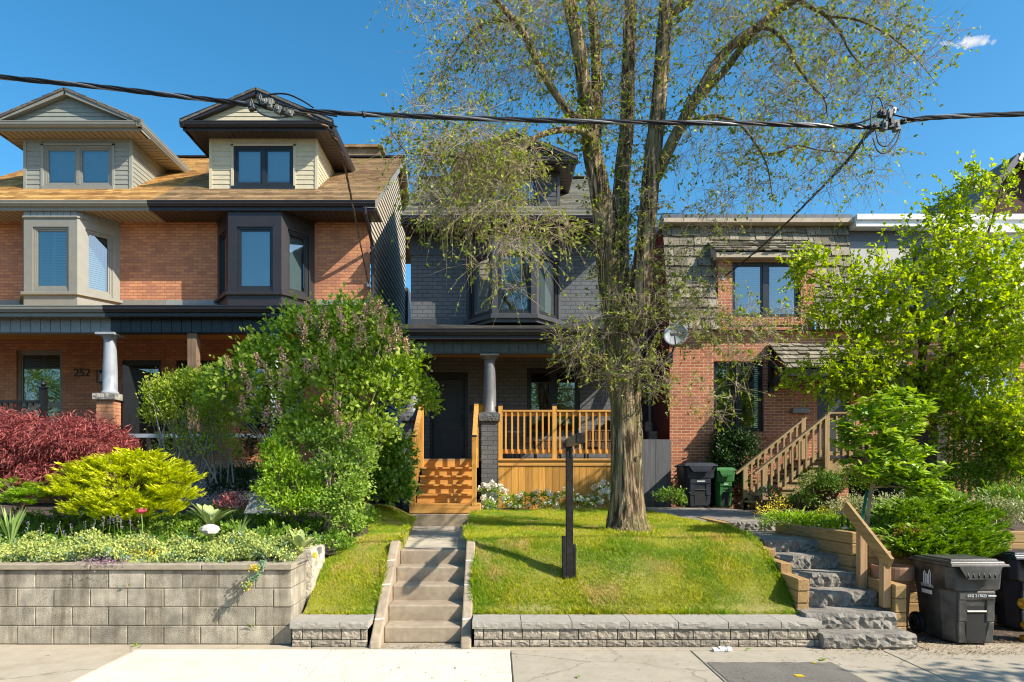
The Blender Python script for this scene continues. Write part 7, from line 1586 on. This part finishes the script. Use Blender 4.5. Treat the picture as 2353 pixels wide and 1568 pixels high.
plant('weed', 'tiny weed in the lowest joint near the right end of the block wall', at(585,1442,7.12), 9, (.03,.09), .012, 'l_mid', 89, 1.4)
plant('weed', 'small weed in the sidewalk joint at the foot of the block wall', at(318,1490,7.05), 10, (.03,.1), .014, 'l_mid', 90, 1.3)
# trailing stem over the wall
t = thing('trailing_stem', 'trailing yellow-flowered stem hanging down over the block wall face', 'plant', tuple(at(600,1292,7.2))); pts = catm([at(604,1290,7.2), at(598,1303,7.06), at(588,1325,7.02), at(572,1340,6.98), at(566,1348,6.95)], 6); mb = MB(); mb.tube(pts, .006, 5); mb.build('stem', M['l_blade'], t)
g = np.random.default_rng(87); P_ = np.array([tuple(q) for q in pts]); C = np.repeat(P_, 14, 0) + g.normal(0,.018,(len(P_)*14,3)); leaf_mesh('foliage', C, g.normal(0,1,C.shape), g.normal(0,1,C.shape), .03, .018, M['l_sedum_b'], t)
for c in (at(567,1347,6.95), at(585,1305,7.0)): C = np.array(c) + g.normal(0,.022,(60,3)); leaf_mesh('blossom', C, g.normal(0,1,C.shape), g.normal(0,1,C.shape), .024, .018, M['f_yellow'], t)

# ================================================================ flower bed before the porch
def flowering(label, px, py, Y, r, h, nl, nf, seed, fs=.05, lm='l_mid', name='flowering_plant'):
    g = np.random.default_rng(seed); b = at(px, py, Y); t = thing(name, label, 'flower', tuple(b), 'white flowers in front of the porch'); c = np.array(b) + np.array([0,0,h*.5])
    d = unit(g.normal(0,1,(nl,3)) + np.array([0,0,.3])); C = c + d*np.array([r,r*.8,h*.55])*(.4+.6*g.random((nl,1))); leaf_mesh('foliage', C, d+g.normal(0,.6,(nl,3)), g.normal(0,.5,(nl,3))+np.array([0,-.4,.8]), g.uniform(.04,.08,nl), g.uniform(.03,.05,nl), M[lm], t)
    nf = int(nf*1.7); m = nf*16; hc = unit(g.normal(0,1,(nf,3)) + np.array([0,-.6,.7])); hc = c + hc*np.array([r,r*.8,h*.62]); d = unit(g.normal(0,1,(m,3))+np.array([0,-.2,.2])); C = np.repeat(hc,16,0) + d*fs*.35; leaf_mesh('blossom', C, d+g.normal(0,.9,(m,3)), d+g.normal(0,.3,(m,3)), fs*.55, fs*.6, M['f_white'], t)
flowering('white hydrangea beside the brick porch pier, tallest at the left end of the bed', 1130, 1163, 13.3, .3, .42, 260, 12, 91, .09)
flowering('white hydrangea touching the big tree trunk at the right end of the bed', 1388, 1163, 13.2, .26, .42, 220, 9, 92, .1)
flowering('pale green low plant next to the left white hydrangea', 1175, 1166, 13.3, .22, .24, 200, 2, 93, .05, 'l_bright')
flowering('small white flower at the left front edge of the bed', 1183, 1174, 13.0, .14, .16, 110, 4, 94, .05)
flowering('green tuft at the front corner of the bed below the tall left hydrangea', 1124, 1176, 12.95, .16, .2, 130, 2, 95, .05)
flowering('white flowering plant left of the middle of the porch bed', 1215, 1166, 13.2, .26, .3, 210, 8, 96, .055)
flowering('white flowering plant just left of the sign post in the porch bed', 1250, 1166, 13.2, .26, .32, 210, 8, 97, .055)
flowering('low white flowers in front of the bed just left of the sign post', 1262, 1174, 12.95, .2, .18, 130, 6, 98, .05)
flowering('white flowering plant partly behind the black sign post', 1300, 1166, 13.2, .27, .34, 220, 8, 99, .055)
flowering('low white flowers right of the black sign post', 1335, 1170, 13.1, .22, .22, 150, 6, 100, .05)
flowering('small leafy plant between the sign post and the right hydrangea', 1358, 1167, 13.2, .18, .24, 130, 3, 101, .05, 'l_bright')

# ================================================================ right hand garden
g = np.random.default_rng(6)
T2 = thing('shrubby_tree', 'bright yellow-green leafy tree spreading over the right edge', 'tree', tuple(at(2120,1140,11.2)))
stems = [[(2085,1150,11.2,.09),(2092,1000,11.2,.085),(2110,940,11.2,.08),(2112,870,11.2,.075),(2120,800,11.15,.06),(2106,700,11.1,.045),(2100,620,11.1,.03),(2104,560,11,.012)],
         [(2112,900,11.2,.065),(2150,850,11.0,.06),(2195,810,10.9,.052),(2240,770,10.8,.045),(2290,720,10.7,.035),(2350,660,10.6,.022),(2420,600,10.5,.012)],
         [(2120,800,11.1,.05),(2160,750,11.0,.045),(2200,690,10.9,.038),(2230,640,10.9,.03),(2262,560,10.8,.022),(2290,470,10.7,.014),(2310,390,10.6,.007)],
         [(2110,880,11.2,.05),(2060,850,11.2,.045),(2000,830,11.2,.036),(1940,830,11.1,.028),(1880,850,11.1,.02),(1820,880,11.0,.01)],
         [(2106,720,11.1,.04),(2060,690,11.1,.034),(2000,670,11.0,.027),(1940,660,11.0,.02),(1880,640,10.9,.013),(1840,620,10.9,.007)],
         [(2092,1000,11.2,.045),(2160,970,10.9,.034),(2240,940,10.6,.026),(2330,930,10.4,.018),(2420,920,10.2,.008)]]
sk, sr = [], []; mb = MB()
for lst in stems:
    p, r = poly_pts(lst, 6); bark_tube(mb, p, r, 9, g, .05); sk += [tuple(q) for q in p]; sr += list(r)
mb.build('trunk', M['twig_dark'], T2, smooth=True)
A = np.concatenate([reg(2120,650,170,130,11,1.1,84), reg(2290,640,110,110,10.7,1.1,80), reg(2200,800,190,110,10.8,1.1,100), reg(1960,720,120,110,11,.9,70), reg(1930,860,130,50,11,.8,60), reg(2070,900,160,50,11.1,.8,60), reg(2300,800,110,130,10.3,1.0,76), reg(2290,430,70,60,10.6,.5,13), reg(1850,620,40,30,10.9,.3,14), reg(2200,500,60,60,10.8,.5,20), reg(2300,960,80,60,10.3,.7,45), reg(2220,950,90,60,10.6,.7,45), reg(2330,1020,60,60,10.2,.6,40)])
A[:, 2] = np.maximum(A[:, 2], 1.6)
P, Rr = grow(np.array(sk), np.array(sr), A, g, K=6, bend=.15, droop=0, up=.1, rmax=.02); twig_mesh('branch', P, Rr, M['twig_dark'], T2, 4)
Q, Rq = twiglets(P, g, 6, (.15,.42), droop=-.15, spread=.6, r=.004); twig_mesh('twig', Q, Rq, M['twig_dark'], T2, 3)
c = twig_leaves(Q, g, 10, (.05,.095), .62, .1); leaf_mesh('crown', c[0], c[1], c[2], c[3], c[4], M['l_maple'], T2, fold=.18)
# young magnolia with big leaves
T3 = thing('young_magnolia', 'young magnolia with large fresh leaves on a thin stem behind the handrail', 'tree', tuple(at(1992,1215,8.5)))
st3 = [[(1992,1222,8.5,.028),(1996,1170,8.5,.026),(2003,1120,8.5,.024),(2012,1075,8.5,.02),(2030,1040,8.5,.016),(2040,980,8.5,.012),(2035,920,8.5,.007)], [(2003,1120,8.5,.016),(2050,1118,8.4,.013),(2100,1125,8.3,.009),(2145,1135,8.2,.005)], [(2012,1075,8.5,.014),(1980,1040,8.5,.012),(1955,990,8.4,.009),(1945,950,8.4,.005)], [(2030,1040,8.5,.012),(2075,1010,8.6,.01),(2110,970,8.6,.006)], [(2008,1100,8.5,.012),(1970,1090,8.4,.01),(1945,1070,8.3,.006)]]
sk, sr = [], []; mb = MB()
for lst in st3:
    p, r = poly_pts(lst, 6); mb.tube(p, list(r), 8); sk += [tuple(q) for q in p]; sr += list(r)
mb.build('trunk', M['twig'], T3, smooth=True)
A = np.concatenate([reg(2040,950,95,55,8.5,.45,80), reg(1970,1000,50,60,8.4,.3,50), reg(2060,1020,80,60,8.5,.4,64), reg(2000,1080,60,40,8.4,.35,44), reg(2110,1095,75,50,8.3,.35,56), reg(2040,1085,70,40,8.4,.35,18), reg(2140,1130,36,26,8.2,.2,18)])
P, Rr = grow(np.array(sk), np.array(sr), A, g, K=5, bend=.12, rmax=.008, up=.15); twig_mesh('branch', P, Rr, M['twig'], T3, 4)
n = len(P); per = 10; C = np.repeat(P[:, -1], per, 0) + g.normal(0,.02,(n*per,3)) - np.repeat(P[:, -1]-P[:, -2], per, 0)*g.random((n*per,1))*1.2; a = g.uniform(0,2*math.pi,n*per); D = np.stack([np.cos(a), np.sin(a), g.uniform(-.2,.9,n*per)],1); L = g.uniform(.08,.155,n*per)
leaf_mesh('crown', C, D, g.normal(0,.35,(n*per,3))+np.array([0,-.25,1]), L, L*.46, M['l_magnolia'], T3, fold=.12, curl=.15)
# undergrowth
bush('evergreen_shrub', 'dark shaded shrubs under the leafy tree at the right edge', 'shrub', at(2290,1180,10.6), [(2260,1040,10.8,90,90,.5,1),(2330,1090,10.4,80,80,.5,1),(2220,1120,10.6,60,60,.4,.7),(2380,1000,10.6,80,120,.6,.8)], 'l_juniper', 1000, 16, .09, (.03,.08), .42, 111, up=.3)
bush('euonymus_shrub', 'pale variegated shrub at the right edge above the timber wall', 'shrub', at(2300,1215,9.0), [(2260,1185,9.1,50,35,.3,1),(2330,1195,9.0,60,40,.35,1),(2240,1215,8.8,40,20,.2,.5)], 'l_pale', 240, 12, .05, (.03,.06), .6, 112, stems=16)
bush('spirea_shrub', 'grey-green airy shrub behind the young magnolia stem', 'shrub', at(1985,1205,9.8), [(1950,1170,9.9,45,28,.3,1),(2020,1170,9.8,45,30,.3,1),(2075,1165,9.9,50,30,.3,.8)], 'l_pale', 240, 14, .05, (.02,.045), .5, 113, stems=14)
bush('evergreen_shrub', 'small dark shrubs in the shade under the wooden stair landing', 'shrub', at(1900,1160,12.6), [(1880,1115,12.8,45,28,.4,1),(1950,1110,12.6,60,35,.4,1),(1840,1150,12.4,40,22,.3,.5)], 'l_mid', 240, 12, .06, (.03,.06), .5, 114)
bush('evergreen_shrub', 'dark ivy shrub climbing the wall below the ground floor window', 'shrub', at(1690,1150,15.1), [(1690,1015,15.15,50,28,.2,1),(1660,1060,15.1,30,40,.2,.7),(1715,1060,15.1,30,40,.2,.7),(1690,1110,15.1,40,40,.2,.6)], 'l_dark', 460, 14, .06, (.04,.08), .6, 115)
bush('low_shrub', 'small leafy shrub at the foot of the grey gate', 'shrub', at(1540,1165,14.2), [(1540,1145,14.2,35,22,.25,1)], 'l_mid', 70, 12, .05, (.04,.07), .5, 116)
bush('yellow_flower_bush', 'bush of yellow leaves and flowers beside the flower pot and path', 'shrub', at(1772,1192,10.8), [(1765,1178,10.8,24,14,.2,1),(1790,1162,10.9,18,14,.2,.6)], 'f_yellow', 34, 9, .05, (.03,.05), .6, 117)
bush('perennial_clump', 'leafy green perennials filling the bed right of the flagstone landing', 'shrub', at(1880,1215,9.3), [(1800,1200,9.7,50,16,.3,1),(1880,1205,9.3,60,14,.3,1),(1930,1208,9.0,40,12,.25,.8)], 'l_bright', 230, 12, .05, (.03,.07), .35, 118, up=.9)
bush('yellow_flower_bush', 'low yellow flowers in the bed behind the daylily clump', 'shrub', at(1915,1190,10.2), [(1910,1182,10.2,35,9,.2,1)], 'f_yellow', 40, 10, .04, (.02,.04), .6, 119)
bush('fern', 'upright green ferns at the right edge behind the juniper', 'plant', at(2250,1165,9.8), [(2170,1155,9.8,40,22,.3,1),(2300,1150,9.6,50,28,.3,1)], 'l_mid', 130, 12, .05, (.05,.11), .3, 120, up=.8)

# ================================================================ trees across the street (seen in the window panes only, and their shade)
g = np.random.default_rng(77)
def far_tree(label, x, y, h, r, seed, n=900, mat='l_mid'):
    g = np.random.default_rng(seed); t = thing('street_tree', label, 'tree', (x, y, -.1), 'trees across the street'); mb = MB(); mb.tube([(x,y,-.1),(x+.1,y,h*.35),(x,y+.1,h*.6),(x-.1,y,h*.85)], [.22,.18,.12,.04], 9)
    for k in range(5):
        a = k*1.3; mb.tube([(x,y,h*(.4+.06*k)),(x+math.cos(a)*r*.4,y+math.sin(a)*r*.4,h*.65),(x+math.cos(a)*r*.7,y+math.sin(a)*r*.7,h*.78)], [.09,.06,.02], 6)
    mb.build('trunk', M['bark_limb'], t); d = unit(g.normal(0,1,(n,3))); cc = np.array([x,y,h*.66]) + d*np.array([r,r,h*.36])*(.3+.7*g.random((n,1)))**.5; per = 16; C = np.repeat(cc,per,0) + g.normal(0,.2,(n*per,3)); m = len(C); leaf_mesh('crown', C, g.normal(0,1,(m,3)), g.normal(0,.5,(m,3))+np.array([0,0,.7]), g.uniform(.1,.2,m), .09, M[mat], t); return t
for k, (x, y, h, r) in enumerate(((-26,-13,9.5,3.8),(-19.5,-14,9,3.6),(-13,-13,9,3.4),(-7.5,-14,8.2,3.2),(-2,-13,9.2,3.4),(3.5,-14,8.4,3.2),(9,-13,9,3.4),(15,-14,9.5,3.6),(-32.5,-13,10,4.0),(-39,-14,10,4.0))):
    far_tree('round green tree across the street opposite the %s' % ('far left end of the view','orange houses','left garden wall','flower garden','concrete stairs','big tree','stone steps','right edge','second house beyond the left edge','third house beyond the left edge')[k], x, y, h, r, 130+k)

far_tree('small street tree just outside the right edge, shading the sidewalk corner', 9.7, 2.75, 5.2, 1.05, 150, 260)
